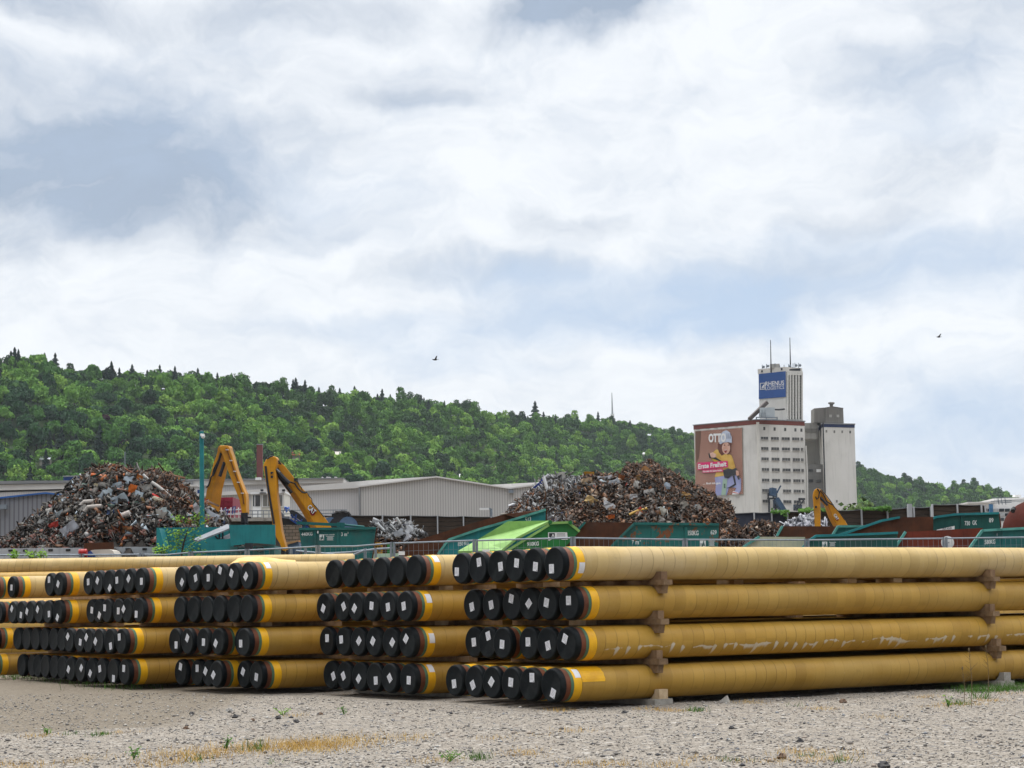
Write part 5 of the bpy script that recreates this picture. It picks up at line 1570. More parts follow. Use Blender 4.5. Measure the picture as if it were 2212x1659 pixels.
def pr(root, name, mm, pts, Y, off):
    return MB().prism([P(x, y, Y) for x, y in pts], off).build(name, mm, root)


root = thing('long_shed', 'long low pale shed with a grey roof edge running behind the tall scrap heap', 'shed', P(350, 1290, 290))
pr(root, 'wall', M_CLADFINE, [(-120, 1067), (742, 1041), (742, 1295), (-120, 1295)], 290, (0, 40, 0))
pr(root, 'fascia', M_ROOFL, [(-120, 1049), (742, 1033.5), (742, 1042), (-120, 1062)], 289.7, (0, 40.5, 0))
pr(root, 'roof_edge', M_ROOFG, [(-120, 1040), (380, 1035.5), (742, 1032), (742, 1034.5), (380, 1039), (-120, 1048)], 289.4, (0, 41, 0))
pr(root, 'side_block', M_CLADFINE, [(382, 1048), (424, 1048), (424, 1110), (382, 1110)], 283, (0, 6, 0))
pr(root, 'side_block_roof', M_ROOFL, [(380, 1046), (426, 1047), (426, 1051), (380, 1050)], 282.7, (0, 6.2, 0))
pr(root, 'vent_band', M_ROOFG, [(384, 1041), (416, 1040), (416, 1046), (384, 1047)], 289.2, (0, .4, 0))
pr(root, 'blue_gate', M_BLUE, [(424, 1058), (434, 1058), (434, 1066), (424, 1066)], 284, (0, .4, 0))
for x, w in ((704, 9), (722, 5), (694, 3)):
    pr(root, 'roof_vent', M_ROOFL, [(x, 1033), (x + 1, 1029.5), (x + w, 1030), (x + w + 1, 1033)], 292, (0, 1, 0))
pr(root, 'roof_plinth', M_WHITE, [(551, 1037), (552, 1031.5), (563, 1031), (563, 1037)], 288.5, (0, 1, 0))
root = thing('blue_roof_box', 'blue plant housing standing on the long pale shed beside the scrap heap', 'plant housing', P(158, 1042, 293))
pr(root, 'housing', M_BLUE, [(137, 1029.5), (200, 1029), (200, 1044), (137, 1044)], 293, (0, 6, 0))
pr(root, 'lid', M_ROOFG, [(136, 1027.5), (201, 1026.5), (201, 1029), (136, 1030)], 292.7, (0, 6.4, 0))
root = thing('blue_trimmed_shed', 'grey ribbed shed with a bright blue verge behind the foot of the tall scrap heap', 'shed', P(60, 1290, 140))
pr(root, 'wall', M_CLADBLUE, [(-120, 1091), (0, 1076), (98, 1066), (150, 1071), (260, 1082), (260, 1290), (-120, 1290)], 140, (0, 25, 0))
for a_, c_ in (((-120, 1087), (98, 1064)), ((98, 1064), (260, 1081))):
    pr(root, 'verge', M_TRIM, [(a_[0], a_[1] - 1), (c_[0], c_[1] - 1), (c_[0], c_[1] + 2.6), (a_[0], a_[1] + 2.6)], 139.8, (0, 25.4, 0))
MB().box(P(7, 1095, 139.6), (.5, .4, .3)).build('floodlight', M_GALV, root)
MB().bar(P(8, 1094, 139.9), P(14, 1093, 139.9), .08, .08).build('lamp_arm', M_GALV, root)

root = thing('gabled_shed', 'wide grey ribbed shed with low gables in front of the wooded hill', 'shed', P(940, 1290, 215))
Y = 215
pr(root, 'gable_wall', M_CLAD, [(776, 1053), (942.7, 1031), (1101, 1056), (1260, 1035), (1400, 1060), (1400, 1290), (776, 1290)], Y, (0, 40, 0))
for a_, c_ in (((774, 1049.5), (942.7, 1028.3)), ((942.7, 1028.3), (1101, 1053.2)), ((1101, 1053.2), (1260, 1032)), ((1260, 1032), (1402, 1058))):
    pr(root, 'verge', M_ROOFL, [(a_[0], a_[1]), (c_[0], c_[1]), (c_[0], c_[1] + 3), (a_[0], a_[1] + 3)], Y - .3, (0, 40.6, 0))
pr(root, 'low_wing', M_CLADFINE, [(400, 1073), (776, 1053), (776, 1290), (400, 1290)], Y + 1, (0, 36, 0))
pr(root, 'wing_roof', M_ROOFL, [(400, 1068), (648, 1050.5), (754, 1041.5), (800, 1037.5), (942, 1029), (942, 1031), (776, 1051), (776, 1054), (648, 1061), (400, 1074.5)], Y + .6, (0, 36.8, 0))
# the far bay's roof slope, tipped up towards the next ridge
pr(root, 'bay_roof', M_ROOFL, [(1062, 1047), (1178, 1041), (1190, 1046), (1101, 1053.5)], Y + 6, (0, 30, 0))
MB().tube([P(776.5, 1052, Y - .15), P(777, 1120, Y - .15)], .09, 8).build('downpipe', M_ROOFG, root)
MB().box(P(1104, 1062, Y - .3), (.5, .5, .3)).build('wall_lamp', M_GALV, root)
root = thing('brick_chimney', 'square dark red brick chimney rising behind the ochre booms', 'chimney', P(560, 1300, 300))
m, t, b = new_mat('chimney_brick')
co = t.obj()
x_, y_, z_ = t.sep(co)
cc = t.n('ShaderNodeCombineXYZ')
t.put(cc.inputs[0], x_); t.put(cc.inputs[1], z_)
bk = t.n('ShaderNodeTexBrick')
t.put(bk.inputs['Vector'], cc.outputs[0])
bk.inputs['Scale'].default_value = 3
bk.inputs['Color1'].default_value = (.16, .052, .048, 1)
bk.inputs['Color2'].default_value = (.12, .04, .038, 1)
bk.inputs['Mortar'].default_value = (.17, .10, .09, 1)
t.put(b.inputs['Base Color'], t.mix(t.m('MULTIPLY', t.noise(co, .6, 5), .5), bk.outputs['Color'], (.20, .075, .07)))
b.inputs['Roughness'].default_value = .9
MB().prism([P(x, y, 300) for x, y in ((554.2, 960.5), (566.3, 960.5), (567.3, 1300), (554.4, 1300))], (0, .9, 0)).build('shaft', m, root)
MB().prism([P(x, y, 299.95) for x, y in ((553.8, 959), (566.7, 959), (566.7, 961), (553.8, 961))], (0, 1.0, 0)).build('cap', M_ROOFG, root)
mb = MB()
mb.tube([P(269.8, 976, 200), P(270.4, 1060, 200)], .05, 6)
tag(mb.build('mast', M_GALV), 'thin pale mast standing up behind the top of the tall scrap heap', 'mast')
root = thing('street_lamp', 'grey street lamp with a flat arm before the ribbed shed wall', 'street lamp', P(1061, 1250, 135))
MB().tube([P(1062, 1280, 135), P(1061, 1099, 135)], .09, 8).build('pole', M_GALV, root, True)
MB().bar(P(1061, 1099, 135), P(1042, 1098.5, 135), .14, .1).build('lamp_arm', M_GALV, root)
MB().box(P(1046, 1099.5, 135), (.6, .25, .12)).build('lamp_head', M_WHITE, root)

# ------------------------------------------------------------------ slat sound walls
m, t, b = new_mat('dark_slat_boards')
co = t.obj()
x_, y_, z_ = t.sep(co)
wob = t.m('MULTIPLY', t.noise(t.scaled(co, (.6, 1, .5)), 1.2, 4), .45)
fz = t.m('FRACT', t.m('DIVIDE', t.m('ADD', z_, wob), .27))
col = t.mix(t.noise(t.scaled(co, (1, 1, 5)), 2, 6, .7), (.022, .016, .012), (.085, .062, .044))
col = t.mix(t.m('MULTIPLY', t.m('SUBTRACT', 1.0, t.step(fz, .05, .3)), .75), col, (.01, .008, .007))
col = t.mix(t.step(t.noise(t.scaled(co, (1, 1, 7)), 1.6, 7, .72), .64, .74), col, (.16, .125, .09))
t.put(b.inputs['Base Color'], col)
b.inputs['Roughness'].default_value = .9
t.put(b.inputs['Normal'], t.bump(fz, .5, .05))
M_SLAT = m
m2 = pm('blue_grey_boards', (.045, .05, .07), (.03, .034, .05), 1.2, .8, streak=.4)


def slat_wall(label, pts, Y, bays=None, dark=()):
    root = thing('slat_wall', label, 'sound wall', P((pts[0][0] + pts[-1][0]) / 2, 1290, Y), 'dark slat sound walls')
    for i, ((x0, y0), (x1, y1)) in enumerate(zip(pts, pts[1:])):
        mb = MB()
        up = [(x0 + (x1 - x0) * k / 6, y0 + (y1 - y0) * k / 6 + (1.3 * math.sin(PI * k / 6) if i % 2 else .6 * math.sin(PI * k / 6))) for k in range(7)]
        mb.prism([P(x, y, Y) for x, y in up] + [P(x1, 1285, Y), P(x0, 1285, Y)], (0, .18, 0)).build('slat_panel', m2 if i in dark else M_SLAT, root)
        pm_ = MB()
        pm_.prism([P(x, y, Y - .12) for x, y in up] + [P(x, y + 1.2, Y - .12) for x, y in up[::-1]], (0, .4, 0)).build('coping', M_ROOFG, root)
    for x, y in pts:
        w = pxw(1, Y) * 2.6
        mb = MB()
        top = P(x, y - .5, Y - .2)
        mb.box(V((top.x, Y - .1, (top.z + 2.6) / 2)), (w, .35, top.z - 2.6)).build('post', M_LGREY, root)
    return root


slat_wall('dark slat wall with pale posts below the ribbed shed', [(640, 1116), (699, 1113), (756, 1112.5), (826, 1113), (887, 1113), (945, 1114), (1001, 1114.5), (1061, 1116), (1130, 1117)], 128)
slat_wall('dark slat wall with pale posts below the tall advert building', [(1560, 1109), (1629, 1106.5), (1667, 1105.5), (1701, 1104.5), (1752, 1103), (1808, 1102), (1861, 1100), (1917, 1098.5), (1961, 1096)], 128, dark=(0, 1, 2))
slat_wall('short dark slat wall stepping back behind the rusty skips', [(1961, 1098), (1974, 1095), (2011, 1094.5)], 131)
slat_wall('higher dark slat wall next to the white works building', [(2014, 1089.5), (2068, 1089), (2120, 1090), (2128, 1092)], 126)
mb = MB()
p_ = P(1961, 1089, 127.3)
mb.box(V((p_.x + .1, p_.y, (p_.z + 3) / 2)), (.24, .4, p_.z - 3))
tag(mb.build('wall_pier', M_LGREY), 'tall grey pier between the two slat walls', 'pier')
mb = MB()
mb.box(P(1820, 1111, 127), (.5, .35, .5)) if False else None
for x, y in ((820 * .2 + 756, 1123),):
    MBx = MB()
    MBx.box(P(821 + 3, 1123, 127.7), (.3, .3, .3))
root = thing('works_building', 'white works building with long window rows at the frame edge', 'building', P(2170, 1290, 190))
pr(root, 'walls', M_WHITE, [(2092, 1086), (2260, 1083), (2260, 1290), (2092, 1290)], 190, (0, 20, 0))
pr(root, 'upper_storey', M_WHITE, [(2148, 1079), (2260, 1075), (2260, 1084), (2148, 1087)], 192, (0, 14, 0))
pr(root, 'roof', M_ROOFL, [(2090, 1084.5), (2150, 1083), (2150, 1086), (2090, 1088)], 189.6, (0, 21, 0))
pr(root, 'roof', M_ROOFL, [(2146, 1077), (2262, 1072.5), (2262, 1076), (2146, 1081)], 191.6, (0, 15, 0))
pr(root, 'chimney', M_WHITE, [(2192, 1073), (2193, 1069), (2205, 1068.5), (2206, 1073)], 193, (0, 1, 0))
for r_ in range(3):
    for k_ in range(9):
        x0 = 2096 + k_ * 12.5
        pr(root, 'window', M_GLASS if (k_ * 3 + r_) % 4 else M_LGREY, [(x0, 1099 + r_ * 10), (x0 + 10.5, 1098.6 + r_ * 10), (x0 + 10.5, 1105 + r_ * 10), (x0, 1105.4 + r_ * 10)], 189.9, (0, .2, 0))
MB().tube([P(2140.5, 1089, 180), P(2141.5, 1150, 180)], .18, 8).build('blue_pipe', pm('blue_pipe_paint', (.05, .16, .3)), root, True)
mb = MB()
for x in (2155, 2162, 2170): mb.bar(P(x, 1072, 187), P(x + 3, 1090, 187), .06, .06)
for y in (1075, 1082, 1086): mb.bar(P(2140, y + 1, 187), P(2185, y - 1, 187), .06, .06)
mb.build('roof_railing', M_GALV, root)

# ------------------------------------------------------------------ the tall silo building with the advert
M_REND = pm('cream_render', (.62, .605, .57), (.55, .535, .495), .07, .85, streak=.28, grime=.22, ss=.11)
M_RENDG = pm('grey_render', (.36, .35, .325), (.30, .29, .265), .08, .85, streak=.5, grime=.25, ss=.09)
M_RENDD = pm('sooty_render', (.20, .195, .175), (.165, .155, .14), .15, .9, streak=.6, grime=.4, ss=.09)
M_REDBAND = pm('brick_red_band', (.17, .045, .032), (.14, .038, .028), .3, .8, grime=.1)
M_NAVY = pm('navy_band', (.022, .038, .10), (.018, .03, .08), .3, .7)
M_WIN = pm('silo_window', (.045, .045, .045), (.10, .10, .095), .35, .3)
DB = 600.0


def hit(px, py, A0, D):
    """where the heading of px meets the wall line A0 + s D (plan view)"""
    w = P(px, py, 100) - EYE
    q = w.x / w.y
    s = (q * A0.y - A0.x) / (D.x - q * D.y)
    p = A0 + D * s
    return V((p.x, p.y, 0)), s


def zat(px, py, Y):
    return P(px, py, Y).z


B0 = P(1639, 905, DB); B0.z = 0
DL = V((math.sin(math.radians(-47)), math.cos(math.radians(-47)), 0))
DR = V((math.sin(math.radians(58)), math.cos(math.radians(58)), 0))
LL = hit(1498.5, 915, B0, DL)[1]
LR = hit(1737.5, 912, B0, DR)[1]
Z1 = zat(1639, 905, DB)
root = thing('silo_building', 'tall cream silo building with a brick red roof band and rows of dark windows', 'building', B0, 'silo blocks')


def block(name, mm, base, d1, l1, d2, l2, z0, z1, rt=None, grow=0.0):
    a = base - (d1 + d2) * grow + V((0, 0, z0))
    l1 += 2 * grow; l2 += 2 * grow
    return MB().prism([a, a + d1 * l1, a + d1 * l1 + d2 * l2, a + d2 * l2], (0, 0, z1 - z0)).build(name, mm, root if rt is None else rt)


block('walls', M_REND, B0, DL, LL, DR, LR, -2, Z1 - 1.45)
block('roof_band', M_REDBAND, B0, DL, LL, DR, LR, Z1 - 1.45 - .0, Z1 - .25, grow=.06)
block('roof_slab', M_ROOFG, B0, DL, LL, DR, LR, Z1 - .25, Z1, grow=.22)
NL = V((-DL.y, DL.x, 0))
if NL.dot(B0) > 0: NL = -NL                            # outward normals, towards the camera
NR = V((DR.y, -DR.x, 0))
if NR.dot(B0) > 0: NR = -NR
mb = MB()
c = B0 + DL * .35
mb.box(V((c.x, c.y, Z1 / 2 - 1)) + NL * .05, (.75, .75, Z1 + .2), Matrix.Rotation(0, 3, 'Z')).build('corner_pier', pm('pale_pier', (.62, .60, .55), (.55, .53, .48), .2, .8), root)


def on_face(px, py, D, base=B0):
    p, s = hit(px, py, base, D)
    return V((p.x, p.y, zat(px, py, p.y)))


def facepoly(pts, D, N, proud, thick, base=B0, conv=lambda x, y: (1458 + x * .1953, 891 + y * .1953)):
    return [on_face(*conv(x, y), D, base) + N * proud for x, y in pts], -N * thick


C6 = lambda x, y: (1458 + x * .1953, 702 + y * .1953)
C7 = lambda x, y: (1458 + x * .1953, 891 + y * .1953)
cols = [(950, 1030, 0), (1062, 1148, 5), (1180, 1268, 10), (1297, 1375, 14), (1389, 1415, 17)]
rows = [268, 382, 497, 614, 731, 846, 964]
for r_, y in enumerate(rows):
    for k_, (x0, x1, dy) in enumerate(cols):
        sh = r_ * 3.2
        if (r_, k_) in ((5, 1), (6, 1)): continue
        pts, off = facepoly([(x0 + sh, y + dy * .55 + 33), (x1 + sh, y + dy * .55 + 35), (x1 + sh, y + dy * .55 + 2), (x0 + sh, y + dy * .55)], DR, NR, .04, .3)
        o = MB().prism(pts, off).build('window', M_WIN, root)
        mb = MB()
        a_, b2 = pts[0], pts[1]
        mb.bar(a_ + NR * .12, b2 + NR * .12, .3, .16).build('sill', M_RENDG, root if False else o)
        mb = MB()
        for q_ in (.33, .66) if k_ < 4 else (.5,):
            mb.bar(pts[3].lerp(pts[2], q_) + NR * .03, pts[0].lerp(pts[1], q_) + NR * .03, .08, .1)
        mb.build('glazing_bar', M_RENDG, o)
for x, dy in ((988, 0), (1102, 6), (1219, 10), (1332, 15), (1398, 18)):
    pts, off = facepoly([(x - 11, 195 + dy), (x + 11, 196 + dy), (x + 11, 160 + dy), (x - 11, 159 + dy)], DR, NR, .04, .3)
    MB().prism(pts, off).build('window', M_WIN, root)
# blind brackets over and under the advert
mb = MB()
for x, y in ((262, 192), (370, 180), (460, 173), (570, 163), (680, 152), (480, 948), (590, 942), (700, 934), (240, 250), (240, 420)):
    c = on_face(*C7(x, y), DL) + NL * .25
    mb.box(c, (1.2, .3, .12))
mb.build('lamp_bracket', M_RENDG, root)
for pts in ([(1440, 370), (1455, 640), (1460, 1080)],):
    MB().tube([on_face(*C7(x, y), DR) + NR * .3 for x, y in pts], .22, 8).build('downpipe', M_REND, root)
# dark loading gear against the foot of the wall
lg = thing('loading_chute', 'blue grain chute and dark gantry against the foot of the silo building', 'chute', on_face(*C7(1060, 1200), DR), None)
mb = MB()
for (x0, y0, x1, y1, w) in ((1060, 960, 1150, 1120, 1.5), (1000, 880, 1040, 890, 2.2), (1070, 900, 1105, 815, .35)):
    mb.bar(on_face(*C7(x0, y0), DR) + NR * 2.2, on_face(*C7(x1, y1), DR) + NR * 2.6, w, w)
mb.build('chute', pm('chute_blue', (.035, .075, .14), (.025, .055, .1), .4), lg)
mb = MB()
for (x0, y0, x1, y1, w) in ((985, 955, 1075, 955, .5), (1000, 960, 1000, 1110, .4), (1070, 955, 1070, 1110, .4), (990, 890, 990, 955, .3), (1045, 890, 1045, 955, .3), (1330, 960, 1390, 962, .6), (1385, 965, 1300, 1085, .3), (1340, 965, 1280, 1080, .3)):
    mb.bar(on_face(*C7(x0, y0), DR) + NR * 1.7, on_face(*C7(x1, y1), DR) + NR * 1.7, w, w)
mb.build('gantry', M_DARK, lg)
for pts in ([(1085, 935), (1130, 940), (1130, 862), (1085, 858)], [(1085, 1060), (1135, 1060), (1135, 985), (1085, 985)], [(1310, 1085), (1405, 1088), (1405, 1020), (1310, 1018)]):
    q_, off = facepoly(pts, DR, NR, .1, .4)
    MB().prism(q_, off).build('loading_door', pm('steel_blue_door', (.06, .085, .115), (.045, .065, .09), .5), root)

# the advert: a printed sheet on a frame
ad = thing('advert_banner', 'huge brown advert banner with a helmeted child on a bicycle and a pink strip', 'advert banner', on_face(*C7(500, 920), DL))
m, t, b = new_mat('printed_brown_brick')
co = t.obj()
x_, y_, z_ = t.sep(co)
cc = t.n('ShaderNodeCombineXYZ')
t.put(cc.inputs[0], t.m('ADD', t.m('MULTIPLY', x_, .8), t.m('MULTIPLY', z_, .45)))
t.put(cc.inputs[1], t.m('SUBTRACT', t.m('MULTIPLY', z_, .8), t.m('MULTIPLY', x_, .5)))
bk = t.n('ShaderNodeTexBrick')
t.put(bk.inputs['Vector'], cc.outputs[0])
bk.inputs['Scale'].default_value = .55
bk.inputs['Mortar Size'].default_value = .03
bk.inputs['Color1'].default_value = (.36, .19, .135, 1)
bk.inputs['Color2'].default_value = (.31, .155, .11, 1)
bk.inputs['Mortar'].default_value = (.15, .065, .045, 1)
t.put(b.inputs['Base Color'], t.mix(t.m('MULTIPLY', t.step(t.noise(co, .12, 3), .4, .7), .5), bk.outputs['Color'], (.40, .23, .17)))
b.inputs['Roughness'].default_value = .7


def adp(name, mm, pts, lvl, thick=.03):
    q_, off = facepoly(pts, DL, NL, .34 + lvl * .045, thick)
    return MB().prism(q_, off).build(name, mm, ad)


def oval(cx, cy, rx, ry, n=18, rot=0):
    return [(cx + rx * math.cos(2 * PI * k / n + rot), cy - ry * math.sin(2 * PI * k / n + rot)) for k in range(n)]


adp('frame', flat('banner_frame', (.30, .27, .23)), [(231, 923), (763, 906), (751, 168), (230, 206)], -1, .3)
adp('printed_sheet', m, [(236, 922), (760, 904), (748, 171), (234, 210)], 0)
adp('dark_strip', flat('print_dark_brown', (.14, .07, .045)), [(245, 560), (275, 500), (300, 206), (234, 211)], 1)
SKIN = pm('print_skin', (.66, .43, .34), (.52, .29, .21), .6, .8)
YEL = pm('print_yellow', (.64, .42, .10), (.50, .28, .04), .45, .8)
JEAN = pm('print_denim', (.27, .29, .50), (.33, .35, .55), .3, .8)
HAIR = flat('print_hair', (.12, .035, .02))
adp('jeans', JEAN, [(450, 720), (560, 690), (690, 690), (740, 735), (738, 860), (715, 905), (648, 907), (690, 835), (610, 825), (582, 914), (455, 919), (462, 800)], 2)
adp('jumper', YEL, [(400, 470), (470, 408), (520, 425), (600, 455), (640, 480), (675, 590), (690, 660), (650, 700), (560, 700), (450, 715), (480, 620), (440, 560), (470, 500)], 3)
adp('hair', HAIR, [(488, 345), (560, 330), (632, 338), (628, 430), (600, 470), (575, 455), (545, 470), (528, 478), (498, 440), (486, 400)], 4)
adp('face', SKIN, oval(578, 395, 45, 66), 5)
adp('mouth', flat('print_mouth', (.24, .02, .02)), oval(574, 428, 13, 20), 6)
adp('teeth', M_WHITE, [(564, 420), (584, 418), (582, 412), (566, 413)], 7)
for x in (562, 606): adp('eye', HAIR, oval(x, 362, 9, 6), 6)
adp('helmet', pm('print_helmet', (.40, .45, .56), (.52, .56, .66), .35, .6), [(506, 345), (512, 290), (520, 245), (545, 212), (585, 198), (622, 222), (642, 275), (645, 338), (600, 328), (545, 336), (520, 352)], 7)
for x in (592, 612, 628): adp('helmet_vent', flat('print_vent', (.22, .25, .34)), [(x - 5, 290), (x + 5, 290), (x + 2, 230), (x - 4, 232)], 8)
adp('hand', SKIN, [(392, 455), (430, 440), (468, 462), (470, 490), (430, 505), (398, 488)], 5)
adp('handlebar', flat('print_bar_yellow', (.5, .36, .02)), [(405, 500), (430, 495), (500, 525), (545, 555), (530, 565), (450, 545)], 4)
adp('grip', M_BLACK, [(383, 455), (395, 447), (412, 500), (470, 500), (540, 545), (520, 545), (440, 512), (395, 505)], 6)
adp('bar_tangle', M_DARK, [(545, 640), (600, 618), (650, 630), (690, 612), (705, 650), (730, 740), (715, 745), (690, 690), (640, 700), (600, 730), (560, 720), (552, 680)], 6)
adp('second_hand', SKIN, [(690, 640), (718, 650), (728, 690), (700, 705), (690, 680)], 7)
for pts in ([(650, 700), (670, 700), (690, 800), (640, 830), (585, 840), (640, 810), (672, 790)],): adp('brake_cable', M_BLACK, pts, 5)
adp('bike_frame', flat('print_mint', (.30, .42, .33)), [(545, 735), (592, 735), (585, 800), (574, 914), (525, 916), (535, 820)], 5)
adp('bike_crank', flat('print_darkmint', (.08, .13, .09)), [(555, 790), (570, 788), (572, 835), (556, 838)], 6)
adp('sock', M_WHITE, [(655, 868), (712, 885), (722, 905), (645, 908)], 5)
adp('sock_stripe', flat('print_red', (.5, .02, .04)), [(652, 878), (716, 893), (718, 899), (650, 886)], 6)
PINK = flat('print_pink', (.62, .02, .14))
adp('slogan_strip', PINK, [(268, 638), (603, 606), (598, 536), (266, 556)], 8)
adp('slogan_strip', PINK, [(322, 671), (549, 655), (546, 620), (320, 637)], 8)


def adtext(s, x0, y0, x1, y1, drop, lvl, bold, mm=M_WHITE):
    mb = MB()
    f = lambda x, y: on_face(*C7(x, y), DL) + NL * (.34 + lvl * .045)
    o_ = f(x0, y1)
    put_text(mb, s, o_, f(x1, y1 + drop) - o_, f(x0, y0) - o_, bold)
    mb.build('lettering', mm, ad, recalc=False)


adtext('OTTO', 390, 236, 582, 334, -6, 10, .05)
adtext('Erste Freiheit', 276, 572, 588, 626, -30, 10, .03)
adtext('Fahrr\u00e4der f\u00fcr kleine Helden', 328, 642, 541, 665, -15, 10, .02)
adtext('... find ich gut.', 332, 775, 528, 804, -6, 10, .03)

# tower with the blue sign
tb = V((0, 0, 0))
DT = 606.0
T0 = P(1698.6, 905, DT); T0.z = 0
DTL = V((math.sin(math.radians(-56)), math.cos(math.radians(-56)), 0))
DTR = V((math.sin(math.radians(52)), math.cos(math.radians(52)), 0))
NTL = V((-DTL.y, DTL.x, 0)); NTL = NTL if NTL.dot(T0) < 0 else -NTL
NTR = V((DTR.y, -DTR.x, 0)); NTR = NTR if NTR.dot(T0) < 0 else -NTR
l1 = hit(1639.5, 850, T0, DTL)[1]
l2 = hit(1733, 850, T0, DTR)[1]
ZT = zat(1699, 792.5, DT)
block('tower', M_REND, T0, DTL, l1, DTR, l2, Z1 - 3, ZT - 1.4)
block('tower_crown', pm('pale_crown', (.60, .58, .54), (.52, .5, .46), .2, .8), T0, DTL, l1, DTR, l2, ZT - 1.4, ZT, grow=.12)
tf = lambda x, y, D: on_face(*C6(x, y), D, T0)
for x0, x1 in ((1243, 1262), (1271, 1293), (1302, 1326), (1335, 1356), (1365, 1390)):
    q_ = [tf(x0, 1040, DTR) + NTR * .05, tf(x1, 1042, DTR) + NTR * .05, tf(x1, 548, DTR) + NTR * .05, tf(x0, 545, DTR) + NTR * .05]
    w_ = MB().prism(q_, -NTR * .3).build('window_strip', M_WIN, root)
    mb = MB()
    for k_ in range(1, 16):
        mb.bar(q_[0].lerp(q_[3], k_ / 16) + NTR * .04, q_[1].lerp(q_[2], k_ / 16) + NTR * .04, .1, .1)
    mb.build('glazing_bar', M_RENDG, w_)
for x in (1238, 1267, 1297.5, 1330.5, 1361, 1397):
    MB().bar(tf(x, 1045, DTR) + NTR * .15, tf(x, 520, DTR) + NTR * .15, .55, .5).build('mullion', pm('pale_mullion', (.60, .59, .55)) if x == 1238 else bpy.data.materials['pale_mullion'], root)
MB().bar(tf(1240, 533, DTR) + NTR * .16, tf(1404, 536, DTR) + NTR * .16, .5, 1.1).build('lintel', bpy.data.materials['pale_mullion'], root)
MB().prism([tf(1262, 505, DTR) + NTR * .14, tf(1385, 508, DTR) + NTR * .14, tf(1385, 478, DTR) + NTR * .14, tf(1262, 490, DTR) + NTR * .14], -NTR * .2).build('dark_recess', M_DARK, root)
sg = thing('tower_sign', 'blue sign reading RHENUS LOGISTICS high on the silo tower', 'sign', tf(1080, 810, DTL))
fn = lambda x, y, k=0: tf(x, y, DTL) + NTL * (.25 + k * .06)
MB().prism([fn(931, 819), fn(1229, 796), fn(1226, 512), fn(932, 543)], -NTL * .22).build('panel', pm('sign_blue', (.028, .085, .27), (.022, .07, .23), .2, .6, grime=.08), sg)
for s, x0, y0, x1, y1, dr, bo in (('RHENUS', 1006, 628, 1212, 678, -14, .01), ('LOGISTICS', 1006, 684, 1213, 722, -15, .0)):
    mb = MB()
    o_ = fn(x0, y1, 1)
    put_text(mb, s, o_, fn(x1, y1 + dr, 1) - o_, fn(x0, y0, 1) - o_, bo)
    mb.build('lettering', M_WHITE, sg, recalc=False)
mb = MB()
cs = [(950, 716), (1001, 711), (1001, 643), (950, 647)]
for a_, b2 in zip(cs, cs[1:] + cs[:1]): mb.bar(fn(*a_, 1), fn(*b2, 1), .28, .12)
mb.prism([fn(958, 702, 1), fn(985, 700, 1), fn(993, 690, 1), fn(968, 692, 1)], -NTL * .05).prism([fn(966, 688, 1), fn(988, 686, 1), fn(994, 656, 1), fn(984, 664, 1)], -NTL * .05)
mb.build('company_mark', M_WHITE, sg)
for px_, y0, y1 in ((1057, 526, 166), (1271, 484, 140)):
    a_, b2 = P(*C6(px_ + 7, y0), DT - 1 + (3 if px_ > 1200 else 0)), P(*C6(px_, y1), DT - 1 + (3 if px_ > 1200 else 0))
    mb = MB()
    mb.tube([a_, a_.lerp(b2, .3), b2], [.22, .16, .09], 8)
    tag(mb.build('antenna_mast', M_DARK), 'tall thin antenna on the tower roof over the ' + ('blue sign' if px_ < 1200 else 'window strips'), 'antenna', 'antennas on the silo tower')
for i, (px_, y0, y1) in enumerate(((965, 490, 440), (1012, 478, 432), (1107, 450, 422), (1160, 470, 446), (1207, 466, 440), (1257, 480, 432), (1306, 480, 425), (1327, 478, 418), (1368, 474, 420))):
    a_, b2 = P(*C6(px_, y0), DT + 1.5), P(*C6(px_, y1), DT + 1.5)
    mb = MB()
    mb.tube([a_, b2], .1, 6)
    if i in (0, 1, 5, 7, 8): mb.ball(a_.lerp(b2, .5) + V((.35, -.2, 0)), .42, (1, .35, 1), 10, 6)
    mb.build('roof_antenna', M_GALV, root)
MB().box(P(*C6(1103, 462), DT + 3), (2.6, 2.6, 1.4)).build('roof_box', M_RENDG, root)
for px_, y in ((966, 512), (1184, 488)):
    c = tf(px_, y, DTL)
    MB().box(c + NTL * .1, (.55, .3, .55)).build('vent_hole', M_DARK, root)
# roof plant
pc = thing('roof_container', 'pale grey plant container on a frame on the silo roof before the tower', 'container', P(*C6(1025, 1025), 598))
MB().prism([P(*C6(x, y), 598) for x, y in ((946, 1012), (1105, 1020), (1105, 912), (946, 914))], (0, 4, 0)).build('housing', pm('pale_steel', (.42, .46, .48), (.36, .4, .42), .3, .6), pc)
mb = MB()
for x0, y0, x1, y1 in ((895, 1022, 1135, 1026), (900, 1022, 900, 1045), (1010, 1024, 1010, 1045), (1130, 1024, 1130, 1045), (895, 1045, 1135, 1048)): mb.bar(P(*C6(x0, y0), 597.5), P(*C6(x1, y1), 597.5), .3, .3)
for x0, y0, x1, y1 in ((935, 1015, 935, 975), (1000, 1015, 1000, 975), (935, 975, 1000, 975), (935, 995, 1000, 995), (955, 975, 955, 1015), (965, 935, 965, 985), (996, 935, 996, 985)): mb.bar(P(*C6(x0, y0), 597.4), P(*C6(x1, y1), 597.4), .12, .12)
mb.build('frame', M_GALV, pc)
mb = MB()
mb.bar(P(*C6(825, 1040), 599), P(*C6(1018, 855), 602), .9, 1.0)
mb.bar(P(*C6(805, 1041), 599), P(*C6(850, 1040), 599), .5, .3)
tag(mb.build('conveyor_bridge', pm('brown_steel', (.10, .08, .07), (.07, .055, .05), .3)), 'slanting brown conveyor tube rising from the silo roof to the tower', 'conveyor')
